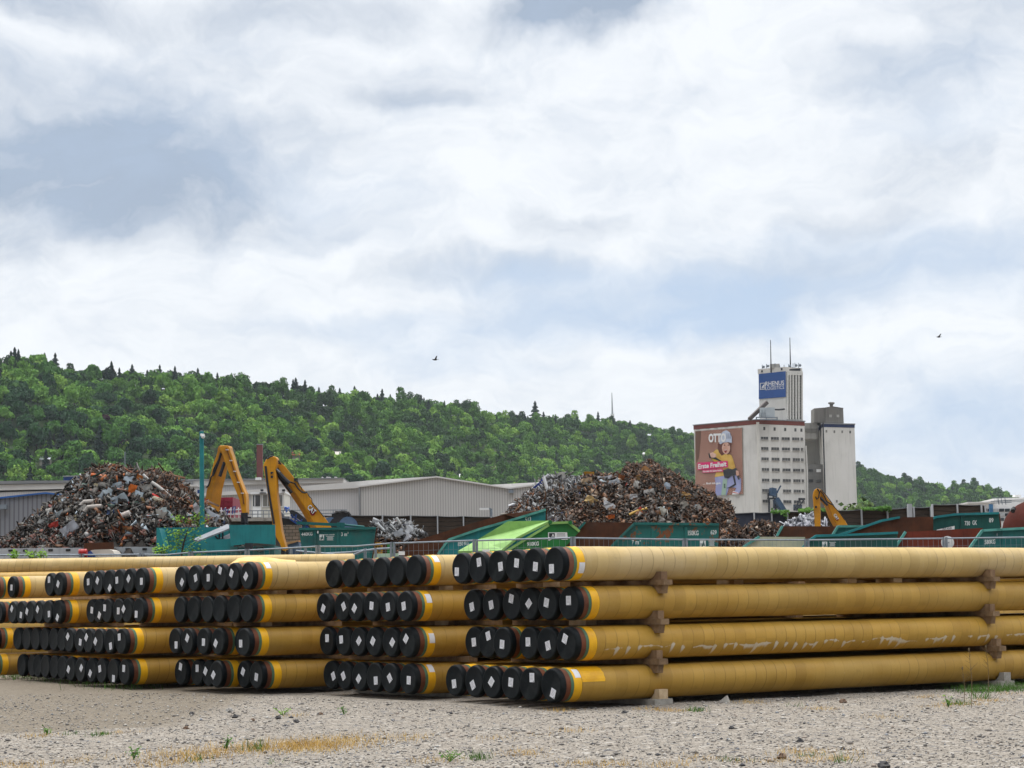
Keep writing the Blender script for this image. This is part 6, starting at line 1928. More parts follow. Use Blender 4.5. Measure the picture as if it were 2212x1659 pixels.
MB().tube([P(*C6(1102, 935), 599), P(*C6(1150, 937), 600), P(*C6(1210, 930), 603)], .25, 8).build('duct', M_DARK, pc)
# link block and second silo
S0 = P(1776.2, 912, 612); S0.z = 0
DSR = V((math.sin(math.radians(66)), math.cos(math.radians(66)), 0))
DSL = V((math.sin(math.radians(4)), math.cos(math.radians(4)), 0))
NS = V((DSR.y, -DSR.x, 0)); NS = NS if NS.dot(S0) < 0 else -NS
ls = hit(1845.5, 912, S0, DSR)[1]
s2 = thing('grain_silo', 'plain cream silo block with a navy roof band and a grey penthouse on top', 'building', S0, 'silo blocks')
ZS = zat(1776.5, 913.5, S0.y)
block('walls', M_REND, S0, DSL, 16, DSR, ls, -2, ZS - 1.2, s2)
block('roof_band', M_NAVY, S0, DSL, 16, DSR, ls, ZS - 1.2, ZS - .3, s2, .08)
block('roof_slab', M_ROOFG, S0, DSL, 16, DSR, ls, ZS - .3, ZS, s2, .3)
sf = lambda x, y: on_face(*C7(x, y), DSR, S0)
for x, y in ((1675, 207), (1763, 212), (1850, 213), (1938, 216), (1790, 982)):
    q_ = [sf(x - 9, y + 15) + NS * .05, sf(x + 9, y + 15) + NS * .05, sf(x + 9, y - 14) + NS * .05, sf(x - 9, y - 14) + NS * .05]
    MB().prism(q_, -NS * .3).build('window', M_WIN if x > 1900 else M_RENDD, s2)
ph = [P(*C6(x, y), S0.y + 3) for x, y in ((1664, 1080), (1868, 1084), (1860, 920), (1750, 902), (1664, 912))]
MB().prism(ph, (-2.2, 9, 0)).build('penthouse', M_RENDD, s2)
MB().prism([P(*C6(x, y), S0.y + 2.9) for x, y in ((1660, 912), (1750, 900), (1864, 918), (1864, 923), (1750, 905), (1660, 917))], (-2.3, 9.3, 0)).build('penthouse_roof', M_RENDD, s2)
MB().prism([P(*C6(x, y), S0.y + 3.6) for x, y in ((1541, 1078), (1664, 1080), (1664, 912), (1541, 922))], (0, 7, 0)).build('penthouse_side', M_RENDD, s2)
for x in (1722, 1803):
    MB().prism([P(*C6(x + a_, y), S0.y + 2.85) for a_, y in ((-14, 1020), (14, 1021), (14, 992), (-14, 991))], (0, .3, 0)).build('window', M_RENDG, s2)
c = P(*C6(1730, 905), S0.y + 6)
MB().tube([c, P(*C6(1730, 880), S0.y + 6), P(*C6(1730, 872), S0.y + 6), P(*C6(1730, 858), S0.y + 6), P(*C6(1730, 853), S0.y + 6)], [.5, .5, .95, .95, .3], 12).build('roof_vent', M_RENDD, s2, True)
MB().tube([S0 + NS * .2 + DSR * .1 + V((0, 0, 28)), S0 + NS * .2 + DSR * .1 + V((0, 0, ZS))], .2, 8).build('downpipe', M_DARK, s2)
lk = thing('link_block', 'sooty grey link block joining the two silo blocks with a bridge across the gap', 'building', P(1755, 1300, 618), 'silo blocks')
fl = lambda pts, Y_: [P(*C7(x, y), Y_) for x, y in pts]
MB().prism(fl([(1437, 118), (1640, 114), (1646, 1300), (1440, 1300)], 626), (0, 10, 0)).build('rear_wall', M_RENDG, lk)
MB().prism(fl([(1437, 116), (1573, 114), (1575, 293), (1440, 293)], 617), (0, 8, 0)).build('bridge', M_RENDG, lk)
MB().prism(fl([(1439, 178), (1573, 178), (1574, 218), (1439, 216)], 616.8), (0, .4, 0)).build('bridge_band', M_RENDD, lk)
MB().prism(fl([(1462, 575), (1638, 572), (1645, 1300), (1468, 1300)], 615), (0, 10, 0)).build('low_block', pm('grey_concrete_wall', (.225, .22, .205), (.18, .175, .165), .15, .85, streak=.5), lk)
for x0, x1, y0, y1 in ((1477, 1528, 626, 656), (1566, 1615, 627, 660), (1480, 1530, 740, 772), (1568, 1617, 742, 774)):
    MB().prism(fl([(x0, y1), (x1, y1), (x1, y0), (x0, y0)], 614.8), (0, .4, 0)).build('window', M_WIN if x0 != 1566 else M_WHITE, lk)

# ------------------------------------------------------------------ wooded hill
RX = [-900, -300, 0, 40, 100, 160, 240, 345, 400, 470, 525, 575, 640, 700, 760, 850, 940, 1010, 1060, 1110, 1160, 1200, 1300, 1360, 1420, 1470, 1500, 1600, 1700, 1780, 1850, 1880, 1930, 1990, 2050, 2090, 2150, 2212, 2400, 3000]
RY = [800, 785, 800, 792, 800, 812, 808, 818, 818, 822, 828, 836, 842, 856, 852, 866, 874, 882, 896, 902, 900, 906, 906, 912, 922, 932, 940, 965, 985, 1000, 1020, 1026, 1040, 1050, 1057, 1056, 1068, 1087, 1110, 1150]
DX = [-900, 0, 500, 1000, 1300, 1500, 1700, 2000, 2300, 3000]
DY = [950, 1050, 1180, 1400, 1650, 1800, 1850, 1900, 1950, 2000]


def hill_pt(px, t):
    """t = 0 at the foot, 1 on the ridge, past 1 on the far side"""
    Dr = float(np.interp(px, DX, DY))
    ry = float(np.interp(px, RX, RY))
    zr_ = P(px, ry + float(np.interp(px, [1500, 1850], [23, 12])), Dr).z
    zb = 6.0
    if t <= 1:
        z = zb + (zr_ - zb) * (t ** .92)
        Y_ = Dr * (.70 + .30 * t)
    else:
        z = zr_ - (t - 1) * 50
        Y_ = Dr * (1 + (t - 1) * .5)
    q = P(px, 1000, 100)
    x = q.x / q.y * Y_
    z += (1.6 * math.sin(x * .045 + Y_ * .03) + 1.1 * math.sin(x * .11 - Y_ * .05)) * min(1, max(0, t * 3)) * (1 if t < .95 else .4)
    return V((x, Y_, z))


mb = MB()
cols_ = list(list(np.linspace(-900, -100, 20)) + list(np.linspace(-90, 2300, 560)) + list(np.linspace(2310, 3000, 20)))
ts = list(np.linspace(0, 1, 40)) + [1.15, 1.6, 2.4]
vs = [hill_pt(px, t_) for px in cols_ for t_ in ts]
k = len(ts)
mb.add(vs, [(i * k + j, i * k + j + 1, (i + 1) * k + j + 1, (i + 1) * k + j) for i in range(len(cols_) - 1) for j in range(k - 1)])
m, t, b = new_mat('hill_grass')
co = t.obj()
t.put(b.inputs['Base Color'], t.mix(t.step(t.noise(co, .03, 6), .35, .65), (.02, .045, .012), (.05, .075, .02)))
b.inputs['Roughness'].default_value = 1
tag(mb.build('hill', m, smooth=True), 'long steep hillside under the trees', 'hill', kind='structure')


# ------------------------------------------------------------------ trees
def leaf_mat(name, lo, hi, attr=None):
    m, t, b = new_mat(name)
    if attr:
        f = t.n('ShaderNodeAttribute', attribute_name=attr).outputs['Fac']
        r = t.n('ShaderNodeValToRGB')
        t.put(r.inputs[0], f)
        e = r.color_ramp.elements
        e[0].position, e[0].color = 0, (*lo[0], 1)
        e[1].position, e[1].color = 1, (*lo[-1], 1)
        for i, c_ in enumerate(lo[1:-1]):
            x = e.new((i + 1) / (len(lo) - 1))
            x.color = (*c_, 1)
        col = r.outputs[0]
        var = t.noise(t.obj(), .9, 3)
        col = t.mix(var, t.mix(.25, col, (.0, .01, .0)), t.mix(.12, col, (.22, .30, .05)))
    else:
        co = t.obj()
        col = t.mix(t.step(t.noise(co, .9, 3), .35, .65), lo, hi)
    t.put(b.inputs['Base Color'], col)
    b.inputs['Roughness'].default_value = .75
    b.inputs['Specular IOR Level'].default_value = .12
    return m


def quads(c, nrm, size, aspect=1.0):
    """leaf clumps: a small tilted four-sided face at each place"""
    n = len(c)
    up = RNG.normal(size=(n, 3))
    a = np.cross(nrm, up)
    a /= np.linalg.norm(a, axis=1)[:, None] + 1e-9
    b = np.cross(nrm, a)
    s = size[:, None] * .5
    v = np.stack([c - a * s - b * s * aspect, c + a * s - b * s * aspect * .8, c + a * s * .9 + b * s * aspect, c - a * s * .8 + b * s * aspect], 1)
    v += RNG.normal(size=v.shape) * (s[:, None] * .28)
    return v.reshape(-1, 3), np.arange(n * 4).reshape(-1, 4)


def broadleaf(n, lobes, sx=1.0, sz=1.0, size=.155):
    """crown of unit radius standing on the origin"""
    cen, rad = [], []
    for _ in range(lobes):
        d = RNG.normal(size=3)
        d /= np.linalg.norm(d)
        d[2] = abs(d[2]) * 1.1 - .35
        cen.append(np.array([d[0] * .62 * sx, d[1] * .62 * sx, .95 * sz + d[2] * .62 * sz]))
        rad.append(RNG.uniform(.26, .50))
    cen.append(np.array([0, 0, .95 * sz])); rad.append(.62)
    w = np.array(rad) ** 2
    idx = RNG.choice(len(cen), n, p=w / w.sum())
    d = RNG.normal(size=(n, 3))
    d /= np.linalg.norm(d, axis=1)[:, None]
    d[:, 2] = np.where(d[:, 2] < -.35, -d[:, 2], d[:, 2])
    rr = RNG.uniform(.78, 1.05, n)
    c = np.array(cen)[idx] + d * (np.array(rad)[idx] * rr)[:, None]
    nrm = d + RNG.normal(size=(n, 3)) * .45
    nrm /= np.linalg.norm(nrm, axis=1)[:, None]
    return quads(c, nrm, RNG.uniform(.6, 1.4, n) * size)


def conifer(n, w=.36):
    h = RNG.random(n) ** .8
    a = RNG.random(n) * 2 * PI
    tier = .62 + .38 * np.sin(h * 36 + np.sin(a * 3) * .8)
    r = (1 - h) ** .85 * w * (RNG.random(n) ** .35) * tier + .015
    c = np.stack([np.cos(a) * r, np.sin(a) * r, .10 + h * 1.9 - r * .35], 1)
    nrm = np.stack([np.cos(a) * .55, np.sin(a) * .55, np.full(n, .85)], 1) + RNG.normal(size=(n, 3)) * .3
    nrm /= np.linalg.norm(nrm, axis=1)[:, None]
    return quads(c, nrm, RNG.uniform(.5, 1.2, n) * (.07 + .16 * (1 - h)), 1.2)


KINDS = [  # name, generator, height/width of the crown mesh in units
    ('broadleaf_tree', lambda n: broadleaf(n, 11)),
    ('broadleaf_tree', lambda n: broadleaf(n, 14, .95, 1.15)),
    ('broadleaf_tree', lambda n: broadleaf(n, 9, 1.1, .85)),
    ('poplar_tree', lambda n: broadleaf(n, 10, .62, 1.55)),
    ('conifer_tree', lambda n: conifer(n, .62)),
    ('conifer_tree', lambda n: conifer(n, .8)),
]
RAMP = [(.015, .048, .020), (.031, .092, .022), (.058, .158, .023), (.096, .23, .028), (.148, .305, .038), (.22, .385, .06)]
M_FOREST = leaf_mat('forest_leaves', RAMP, None, 'tone')
M_L = [leaf_mat('dark_leaves', (.018, .056, .021), (.030, .084, .023)), leaf_mat('mid_green_leaves', (.05, .138, .023), (.08, .19, .03)), leaf_mat('fresh_green_leaves', (.108, .24, .036), (.17, .325, .052))]
M_NEEDLE = leaf_mat('dark_needles', (.009, .026, .017), (.018, .042, .024))
M_PURPLE = leaf_mat('copper_leaves', (.035, .008, .016), (.065, .014, .026))
M_TRUNK = pm('bark', (.06, .045, .035), (.035, .027, .02), 2, .95)
HI = [mesh_np('crown', *g(1100), M_L[1]) for _, g in KINDS]
LO = [g(430) for _, g in KINDS]
TRUNK = MB().tube([(0, 0, -.25), (.02, 0, .3), (0, .02, 1.0)], [.07, .05, .02], 6)
TRUNK_ME = TRUNK.mesh('trunk', M_TRUNK, True)

# dart throwing over the hillside
random.seed(11)
cell = {}
trees = []
for _ in range(80000):
    px = random.uniform(-90, 2290)
    t_ = random.uniform(.34, 1.02)
    if 1640 < px < 1840: continue
    p = hill_pt(px, t_)
    sp = 5.6 if t_ < .88 else 4.4
    kx, ky = int(p.x // 6), int(p.y // 6)
    ok = True
    for i in (-1, 0, 1):
        for j in (-1, 0, 1):
            for q in cell.get((kx + i, ky + j), ()):
                if (q[0] - p.x) ** 2 + (q[1] - p.y) ** 2 < sp * sp: ok = False
    if not ok: continue
    cell.setdefault((kx, ky), []).append((p.x, p.y))
    trees.append((px, t_, p))
print('hill trees', len(trees))
# character of each tree: stands of the same tone with strays between them
rec = []
for px, t_, p in trees:
    stand = math.sin(p.x * .021 + 1.3) * math.cos(p.y * .027 + p.x * .008) + .6 * math.sin(p.x * .06 + p.y * .045)
    con = .08 + (.08 if t_ > .93 and px < 1250 else 0) + (.08 if stand < -.7 else 0)
    r = random.random()
    if r < con: kd = 4 if random.random() < .6 else 5
    elif r < con + .07: kd = 3
    else: kd = random.choice((0, 0, 1, 1, 2))
    tone = min(1, max(0, .50 + .2 * stand + random.gauss(0, .30) - .3 * max(0, t_ - .62) - (.1 if px > 1250 else 0)))
    s = random.uniform(2.9, 5.6)
    if kd >= 4:
        s = random.uniform(3.6, 5.6); tone = random.uniform(0, .15)
    if px > 1850: s *= .95
    rec.append([px, t_, p, kd, tone, s])
# special trees that stand out
SPEC = [(30, .985, 4, 7.2), (22, .99, 5, 6.4), (118, .985, 5, 6.4), (95, .985, 5, 5.4), (240, .985, 5, 5.6), (285, .985, 5, 6.), (345, .985, 5, 5.6), (470, .985, 4, 5), (525, .985, 4, 6.), (640, .985, 5, 6.6), (660, .97, 5, 6.), (690, .96, 4, 5.4), (1158, .985, 5, 9.), (1176, .985, 5, 6.),
        (1930, .95, 5, 5.), (1965, .955, 5, 5.6)]
for px, t_, kd, s in SPEC:
    rec.append([px, t_, hill_pt(px, t_) + V((0, 0, 2.2)), kd, .05, s * .86])
order = sorted(range(len(rec)), key=lambda i: -(rec[i][5] * (1.6 if rec[i][3] >= 4 and rec[i][1] > .95 else 1) / rec[i][2].y) - (9 if i >= len(rec) - len(SPEC) else 0))
solo = set(order[:280])
MARKS = [(60, 'the blue-trimmed shed'), (170, 'the blue roof box'), (300, 'the tall scrap heap'), (430, 'the camera pole'), (520, 'the first folded boom'), (600, 'the brick chimney'), (720, 'the sloping boom'), (850, 'the shed wing roof'), (980, 'the shed gable'), (1100, 'the valley of the shed roof'),
         (1220, 'the silver tubes'), (1330, 'the thin hilltop mast'), (1440, 'the brown heap peak'), (1600, 'the advert edge'), (1900, 'the bare end of the slat wall'), (2050, 'the 730 skip'), (2150, 'the works building'), (2300, 'the dome tank')]
HGT = [(.5, 'low on the hill'), (.62, 'on the lower slope'), (.75, 'halfway up the hill'), (.86, 'on the upper slope'), (.95, 'just under the ridge'), (9, 'on the ridge')]
TONEW = ['dark green', 'mid green', 'fresh green']
KW = ['round', 'full', 'broad', 'slim', 'narrow', 'wide']
SZW = [(.0, 'small'), (3.8, 'middling'), (4.7, 'big'), (6.2, 'tall')]
vsF, fsF, tnF, offF = [], [], [], 0
LAB = {}
for i, (px, t_, p, kd, tone, s) in enumerate(rec):
    ang = random.uniform(0, 6.28)
    hs = s * (random.uniform(.88, 1.2) if kd >= 4 else random.uniform(.78, 1.38))
    if i in solo:
        ti_ = 0 if tone < .36 else 1 if tone < .6 else 2
        mk_ = min(MARKS, key=lambda q: abs(q[0] - px))[1]
        hg = [w for lim, w in HGT if t_ < lim][0]
        if px > 1850: mk_ = {'the bare end of the slat wall': 'the slat wall', 'the works building': 'the works'}.get(mk_, mk_)
        szw = [w for lim, w in SZW if s >= lim][-1]
        if kd >= 4: label = f'{szw} {KW[kd]} dark conifer {hg} above {mk_}'
        else: label = f'{szw} {KW[kd]} {TONEW[ti_]} tree {hg} above {mk_}'
        root = thing(KINDS[kd][0], label, 'tree', p, 'trees on the wooded hillside')
        LAB.setdefault(label, []).append((px, root))
        c_ = child('crown', HI[kd], root, (0, 0, .25 * s), (0, 0, ang))
        c_.scale = (s, s, hs)
        c_.material_slots[0].link = 'OBJECT'
        c_.material_slots[0].material = M_NEEDLE if kd >= 4 else M_L[ti_]
        k_ = child('trunk', TRUNK_ME, root)
        k_.scale = (s, s, s * 1.25)
    else:
        v, f = LO[kd]
        ca, sa = math.cos(ang), math.sin(ang)
        w = np.stack([(v[:, 0] * ca - v[:, 1] * sa) * s + p.x, (v[:, 0] * sa + v[:, 1] * ca) * s + p.y, v[:, 2] * hs + p.z + .1 * s], 1)
        vsF.append(w); fsF.append(f + offF); tnF.append(np.full(len(v), tone))
        offF += len(v)
for lb, grp in LAB.items():                             # trees that read alike are told apart along the slope
    if len(grp) < 2: continue
    grp.sort(key=lambda q: q[0])
    wd_ = {2: ['left one', 'right one'], 3: ['left one', 'middle one', 'right one']}.get(len(grp)) or [f'{w} along' for w in ('first', 'second', 'third', 'fourth', 'fifth', 'sixth', 'seventh', 'eighth', 'ninth', 'tenth', 'eleventh', 'twelfth')]
    for (q_, r_), w in zip(grp, wd_): r_['label'] = f'{lb}, {w}'
me = mesh_np('forest', np.concatenate(vsF), np.concatenate(fsF), M_FOREST, tone=np.concatenate(tnF))
o = bpy.data.objects.new('forest', me)
COL.objects.link(o)
tag(o, 'mixed green wood covering the hillside between the single trees', 'forest', kind='stuff')
# copper beeches
for px, t_, s, lb in ((228, .70, 3.6, 'dark purple copper tree halfway up the hill above the tall scrap heap'), (209, .745, 2.6, 'smaller dark purple tree just uphill of the copper tree'), (262, .53, 3.8, 'dark purple bushy tree low on the hill behind the scrap heap top')):
    p = hill_pt(px, t_) + V((0, -7, 1.0))
    root = thing('copper_tree', lb, 'tree', p, 'copper trees on the hill')
    c_ = child('crown', HI[2], root, (0, 0, .2 * s))
    c_.scale = (s, s, s * .8)
    c_.material_slots[0].link = 'OBJECT'
    c_.material_slots[0].material = M_PURPLE
    k_ = child('trunk', TRUNK_ME, root)
    k_.scale = (s, s, s)
# garden huts among the trees
for px, t_, wd, rc, lb in ((104, .47, 6, (.6, .62, .66), 'small hut with a pale grey roof low on the hill above the blue roof box'), (730, .60, 5, (.55, .5, .46), 'small pale garden hut above the sloping boom'), (642, .55, 5, (.42, .06, .04), 'hut with a red roof low on the hill behind the second boom'),
                            (1062, .60, 6, (.45, .33, .26), 'garden hut with a tan roof above the shed gable'), (1108, .66, 6, (.42, .25, .18), 'garden hut with a reddish roof uphill of the tan hut'), (470, .72, 4, (.40, .15, .08), 'tiny rust roofed hut halfway up above the first folded boom'), (1218, .50, 6, (.42, .27, .2), 'pinkish hut low on the hill behind the silver tubes'),
                            (1385, .74, 6, (.5, .5, .48), 'pale hut high on the hill near the hilltop mast'), (1000, .50, 5, (.6, .62, .62), 'hut with a white roof low on the hill behind the shed gable')):
    p = hill_pt(px, t_) + V((0, -5, 1.2))
    root = thing('garden_hut', lb, 'hut', p, 'garden huts on the hill')
    wd *= .7
    MB().box(p + V((0, 0, 1.2)), (wd, 4, 2.6)).build('wall', pm('hut_wall', (.35, .32, .28), (.3, .27, .23), .5) if px == 104 else bpy.data.materials['hut_wall'], root)
    MB().prism([p + V((-wd * .6, -2.6, 2.4)), p + V((wd * .6, -2.6, 2.4)), p + V((wd * .6, 0, 4)), p + V((-wd * .6, 0, 4))], (0, .2, .2)).build('roof', flat('hut_roof', rc), root)
root = thing('radio_mast', 'thin pale radio mast on the hilltop', 'mast', hill_pt(1325, 1.0))
p = hill_pt(1325, 1.0)
tp = P(1325.5, 848, p.y)
MB().tube([p, p.lerp(V((p.x, p.y, tp.z)), .45), V((p.x, p.y, tp.z))], [1.5, .75, .25], 8).build('shaft', pm('pale_mast', (.42, .43, .46)), root)
MB().tube([V((p.x, p.y, p.z + 12)), V((p.x, p.y, p.z + 13.5))], 1.6, 8).build('collar', M_WHITE, root)
# ------------------------------------------------------------------ young trees and weeds near by
def sprig(name, label, cat, base, h, spread, n_stem, n_leaf, mat_l, mat_s, leaf=.12, group=None, lean=(0, 0), top_w=None):
    root = thing(name, label, cat, base, group)
    st = MB()
    cs, nr = [], []
    for i in range(n_stem):
        a = random.uniform(0, 6.28)
        tip = base + V((math.cos(a) * spread * random.uniform(.2, 1) + lean[0], math.sin(a) * spread * .6 * random.uniform(.2, 1) + lean[1], h * random.uniform(.55, 1)))
        mid = base.lerp(tip, .5) + V((random.uniform(-.1, .1) * spread, 0, h * .06))
        st.tube([base, mid, tip], [.02 * h + .004, .012 * h + .003, .003], 5)
        for _ in range(n_leaf):
            f = random.uniform(.3, 1.02)
            p = base.lerp(mid, f * 2) if f < .5 else mid.lerp(tip, f * 2 - 1)
            cs.append(p + V((random.gauss(0, 1), random.gauss(0, 1), random.gauss(0, .7))) * leaf * 1.3)
            nr.append((random.gauss(0, .6), random.gauss(-.4, .5), 1))
    st.build('stem', mat_s, root)
    nr = np.array(nr)
    nr /= np.linalg.norm(nr, axis=1)[:, None]
    v, f = quads(np.array([tuple(c) for c in cs]), nr, RNG.uniform(.6, 1.3, len(cs)) * leaf)
    _link(bpy.data.objects.new('foliage', mesh_np('foliage', v, f, mat_l)), root)
    return root


M_SAP = leaf_mat('sapling_leaves', (.10, .21, .02), (.17, .31, .03))
M_WEED = leaf_mat('weed_leaves', (.045, .115, .018), (.085, .18, .028))
M_OLIVE = leaf_mat('olive_leaves', (.05, .085, .025), (.08, .12, .035))
b0 = P(386, 1260, 86.5); b0.z = 2.0
root = thing('sapling', 'thin light green sapling growing before the teal scrap press', 'sapling', b0)
st = MB()
tip = P(412, 1122, 86)
trunk = [b0, P(392, 1200, 86.4), P(397, 1172, 86.2), P(405, 1146, 86.1), tip]
st.tube(trunk, [.06, .045, .035, .02, .006], 6)
cs, nr = [], []
for i in range(26):
    f = random.uniform(.12, 1)
    k = min(3, int(f * 4)); p0 = V(trunk[k]).lerp(V(trunk[k + 1]), f * 4 - k)
    side = random.choice((-1, -1, 1))
    tip_ = p0 + V((side * random.uniform(.25, 1.05) * (1.15 - f * .55), random.uniform(-.5, .5), random.uniform(.05, .45)))
    st.tube([p0, p0.lerp(tip_, .5) + V((0, 0, .06)), tip_], [.014, .009, .004], 4)
    for _ in range(24):
        g = random.uniform(.25, 1.05)
        cs.append(p0.lerp(tip_, g) + V((random.gauss(0, .11), random.gauss(0, .11), random.gauss(0, .08))))
        nr.append((random.gauss(0, .6), random.gauss(-.3, .5), 1))
st.build('stem', M_TRUNK, root)
nr = np.array(nr); nr /= np.linalg.norm(nr, axis=1)[:, None]
v, f = quads(np.array([tuple(c) for c in cs]), nr, RNG.uniform(.05, .12, len(cs)), .5)
_link(bpy.data.objects.new('foliage', mesh_np('foliage', v, f, M_SAP)), root)
for px, h, sp, lb in ((347, .9, .4, 'low green weed at the left corner of the teal press'), (352, .6, .6, 'yellowish weed just in front of the press corner'), (432, .5, .7, 'flat green weed at the foot of the press crossbeam'), (31, .45, .18, 'upright green sprig before the first concrete block'), (66, .45, .2, 'green sprig before the notched concrete block'),
                      (88, .45, .15, 'small green sprig beside the fence post near the blocks')):
    bb = P(px, 1204, 85.5)
    sprig('weed_plant', lb, 'weed', bb + V((0, 0, -.15)), h, sp, 5, 14, M_SAP if px != 432 else M_WEED, M_TRUNK, .075, 'weeds along the mesh fence')
bb = P(1838, 1101, 130)
sprig('sumac_tree', 'dark olive bushy tree with long leaves rising over the slat wall by the plain silo', 'tree', bb + V((0, 0, -2.5)), 3.3, 1.15, 14, 30, M_OLIVE, M_TRUNK, .26)
bb = P(1866, 1100, 132)
sprig('sumac_tree', 'lower dark olive bush behind the slat wall next to the long-leaved one', 'tree', bb + V((0, 0, -2.0)), 2.3, 1.2, 12, 30, M_OLIVE, M_TRUNK, .24)
cs, nr = [], []
for x0, x1, y, n, dp in ((1665, 1705, 1103.5, 200, 4), (1725, 1752, 1101, 240, 5), (1755, 1790, 1100, 160, 4), (1895, 1925, 1097, 420, 5), (1860, 1900, 1098, 200, 3), (1692, 1700, 1110, 60, 6)):
    for _ in range(n):
        cs.append(P(x0 + (x1 - x0) * random.choice((random.random(), random.betavariate(2, 6), random.betavariate(7, 3))), y + 1.5 + random.gauss(0, 1) * dp * (.2 + .35 * abs(math.sin(len(cs) * .013 + x0))), 127.6 + random.uniform(-.3, .6)))
        nr.append((random.gauss(0, .6), random.gauss(-.8, .5), .8))
nr = np.array(nr); nr /= np.linalg.norm(nr, axis=1)[:, None]
v, f = quads(np.array([tuple(c) for c in cs]), nr, RNG.uniform(.05, .15, len(cs)))
o = _link(bpy.data.objects.new('ivy', mesh_np('ivy', v, f, M_WEED)), None)
tag(o, 'bright green creeper growing over the top of the slat wall', 'ivy', kind='stuff')


def on_ground(px, py):
    d = P(px, py, 1.0) - EYE
    s = -EYE.z / d.z
    p = EYE + d * s
    return V((p.x, p.y, 0))


# ------------------------------------------------------------------ stones, pebbles, grass on the gravel
random.seed(5)
n = 34000
pts = []
while len(pts) < n:
    y = 22.5 + 25 * random.random() ** 1.25
    x = random.uniform(-.27, .27) * y
    r = (x - O0.x) * ER.x + (y - O0.y) * ER.y
    if r > .2 and random.random() < .9 and (x - O0.x) * EA.x + (y - O0.y) * EA.y > -.3: continue
    pts.append((x, y))
pts = np.array(pts)
sz = np.clip(RNG.lognormal(math.log(.0095), .5, n), .005, .04)
OCT = np.array([(1, 0, 0), (0, 1, 0), (-1, 0, 0), (0, -1, 0), (0, 0, 1), (0, 0, -.6)], float)
v = OCT[None] * (1 + RNG.normal(size=(n, 6, 1)) * .22) * sz[:, None, None]
v[:, :, 0] *= 1.25
v = np.einsum('nij,nkj->nki', np.stack([np.stack([np.cos(a_ := RNG.random(n) * 6.28), -np.sin(a_), a_ * 0], 1), np.stack([np.sin(a_), np.cos(a_), a_ * 0], 1), np.stack([a_ * 0, a_ * 0, a_ * 0 + .75], 1)], 1), v)
zg = .014 * np.sin(pts[:, 0] * .9 + pts[:, 1] * .37) * np.sin(pts[:, 1] * .8 - pts[:, 0] * .21) + .008 * np.sin(pts[:, 0] * 2.7 + 1.3 * pts[:, 1]) - .008
v += np.stack([pts[:, 0], pts[:, 1], zg + sz * .25], 1)[:, None, :]
tri = np.array([(0, 1, 4), (1, 2, 4), (2, 3, 4), (3, 0, 4), (1, 0, 5), (2, 1, 5), (3, 2, 5), (0, 3, 5)])
f = (tri[None] + (np.arange(n) * 6)[:, None, None]).reshape(-1, 3)
pal = np.array([(.40, .37, .33), (.46, .43, .39), (.30, .27, .24), (.52, .50, .46), (.19, .175, .16), (.09, .09, .095), (.36, .30, .25), (.26, .27, .29)])
c = pal[RNG.choice(8, n, p=[.3, .12, .24, .03, .14, .06, .06, .05])]
m, t, b = new_mat('pebble_stone')
t.put(b.inputs['Base Color'], t.n('ShaderNodeAttribute', attribute_name='paint').outputs['Color'])
b.inputs['Roughness'].default_value = .9
b.inputs['Specular IOR Level'].default_value = .15
o = _link(bpy.data.objects.new('gravel', mesh_np('gravel', v.reshape(-1, 3), f, m, np.repeat(c * .8, 6, 0))), None)
tag(o, 'loose grey and white pebbles over the yard', 'gravel', kind='stuff')

M_STONE = pm('dark_stone', (.05, .05, .055), (.09, .085, .08), 20, .9, bump=.3)
M_STONEL = pm('pale_stone', (.32, .31, .29), (.22, .21, .19), 20, .9, bump=.3)
M_STONEB = pm('brown_stone', (.16, .10, .065), (.10, .07, .05), 20, .9, bump=.3)
for px, py, s, mm, lb in ((507, 1550, .075, M_STONE, 'black stone on the gravel below the third stack'), (497, 1537, .085, M_STONEL, 'pale rounded stone just behind the black stone'), (414, 1543, .06, M_STONE, 'flat dark stone left of the rounded pale stone'), (546, 1557, .05, M_STONEB, 'small brown stone right of the black stone'),
                          (403, 1575, .06, M_STONEB, 'brown stone on the bare gravel beside the ruts'), (693, 1545, .065, M_STONEB, 'rust brown stone by the green tuft below the front stack gap'), (600, 1552, .06, M_STONE, 'dark stone behind the bright green weed'), (641, 1560, .06, M_STONE, 'dark flat stone right of the bright green weed'),
                          (1821, 1518, .09, M_STONEB, 'largest brown stone lying in front of the long front pipes'), (1729, 1604, .075, M_STONE, 'dark stone on the open gravel below the front pipes'), (1688, 1638, .08, M_STONEB, 'brown stone near the lower frame edge'), (1348, 1541, .06, M_STONE, 'dark stone below the first ground bearer'),
                          (1580, 1574, .05, M_STONE, 'small dark stone alone on the bright gravel'), (1909, 1658, .09, M_STONE, 'dark stone cut by the lower frame edge'), (1820, 1620, .05, M_STONE, 'small dark stone beside the gravel patch')):
    g = on_ground(px, py)
    mb = MB()
    s *= .58
    mb.ball((0, 0, 0), s, (1.3, 1, .75), 9, 6)
    mb.v = [tuple(V(q) * (1 + .35 * math.sin(q[0] * 61 / s * .1 + q[1] * 47 / s * .1 + i * .6))) for i, q in enumerate(mb.v)]
    o = mb.build('stone', mm, smooth=False)
    o.location = g + V((0, 0, s * .45))
    o.rotation_euler = (0, 0, px)
    tag(o, lb, 'stone', 'loose stones on the gravel')


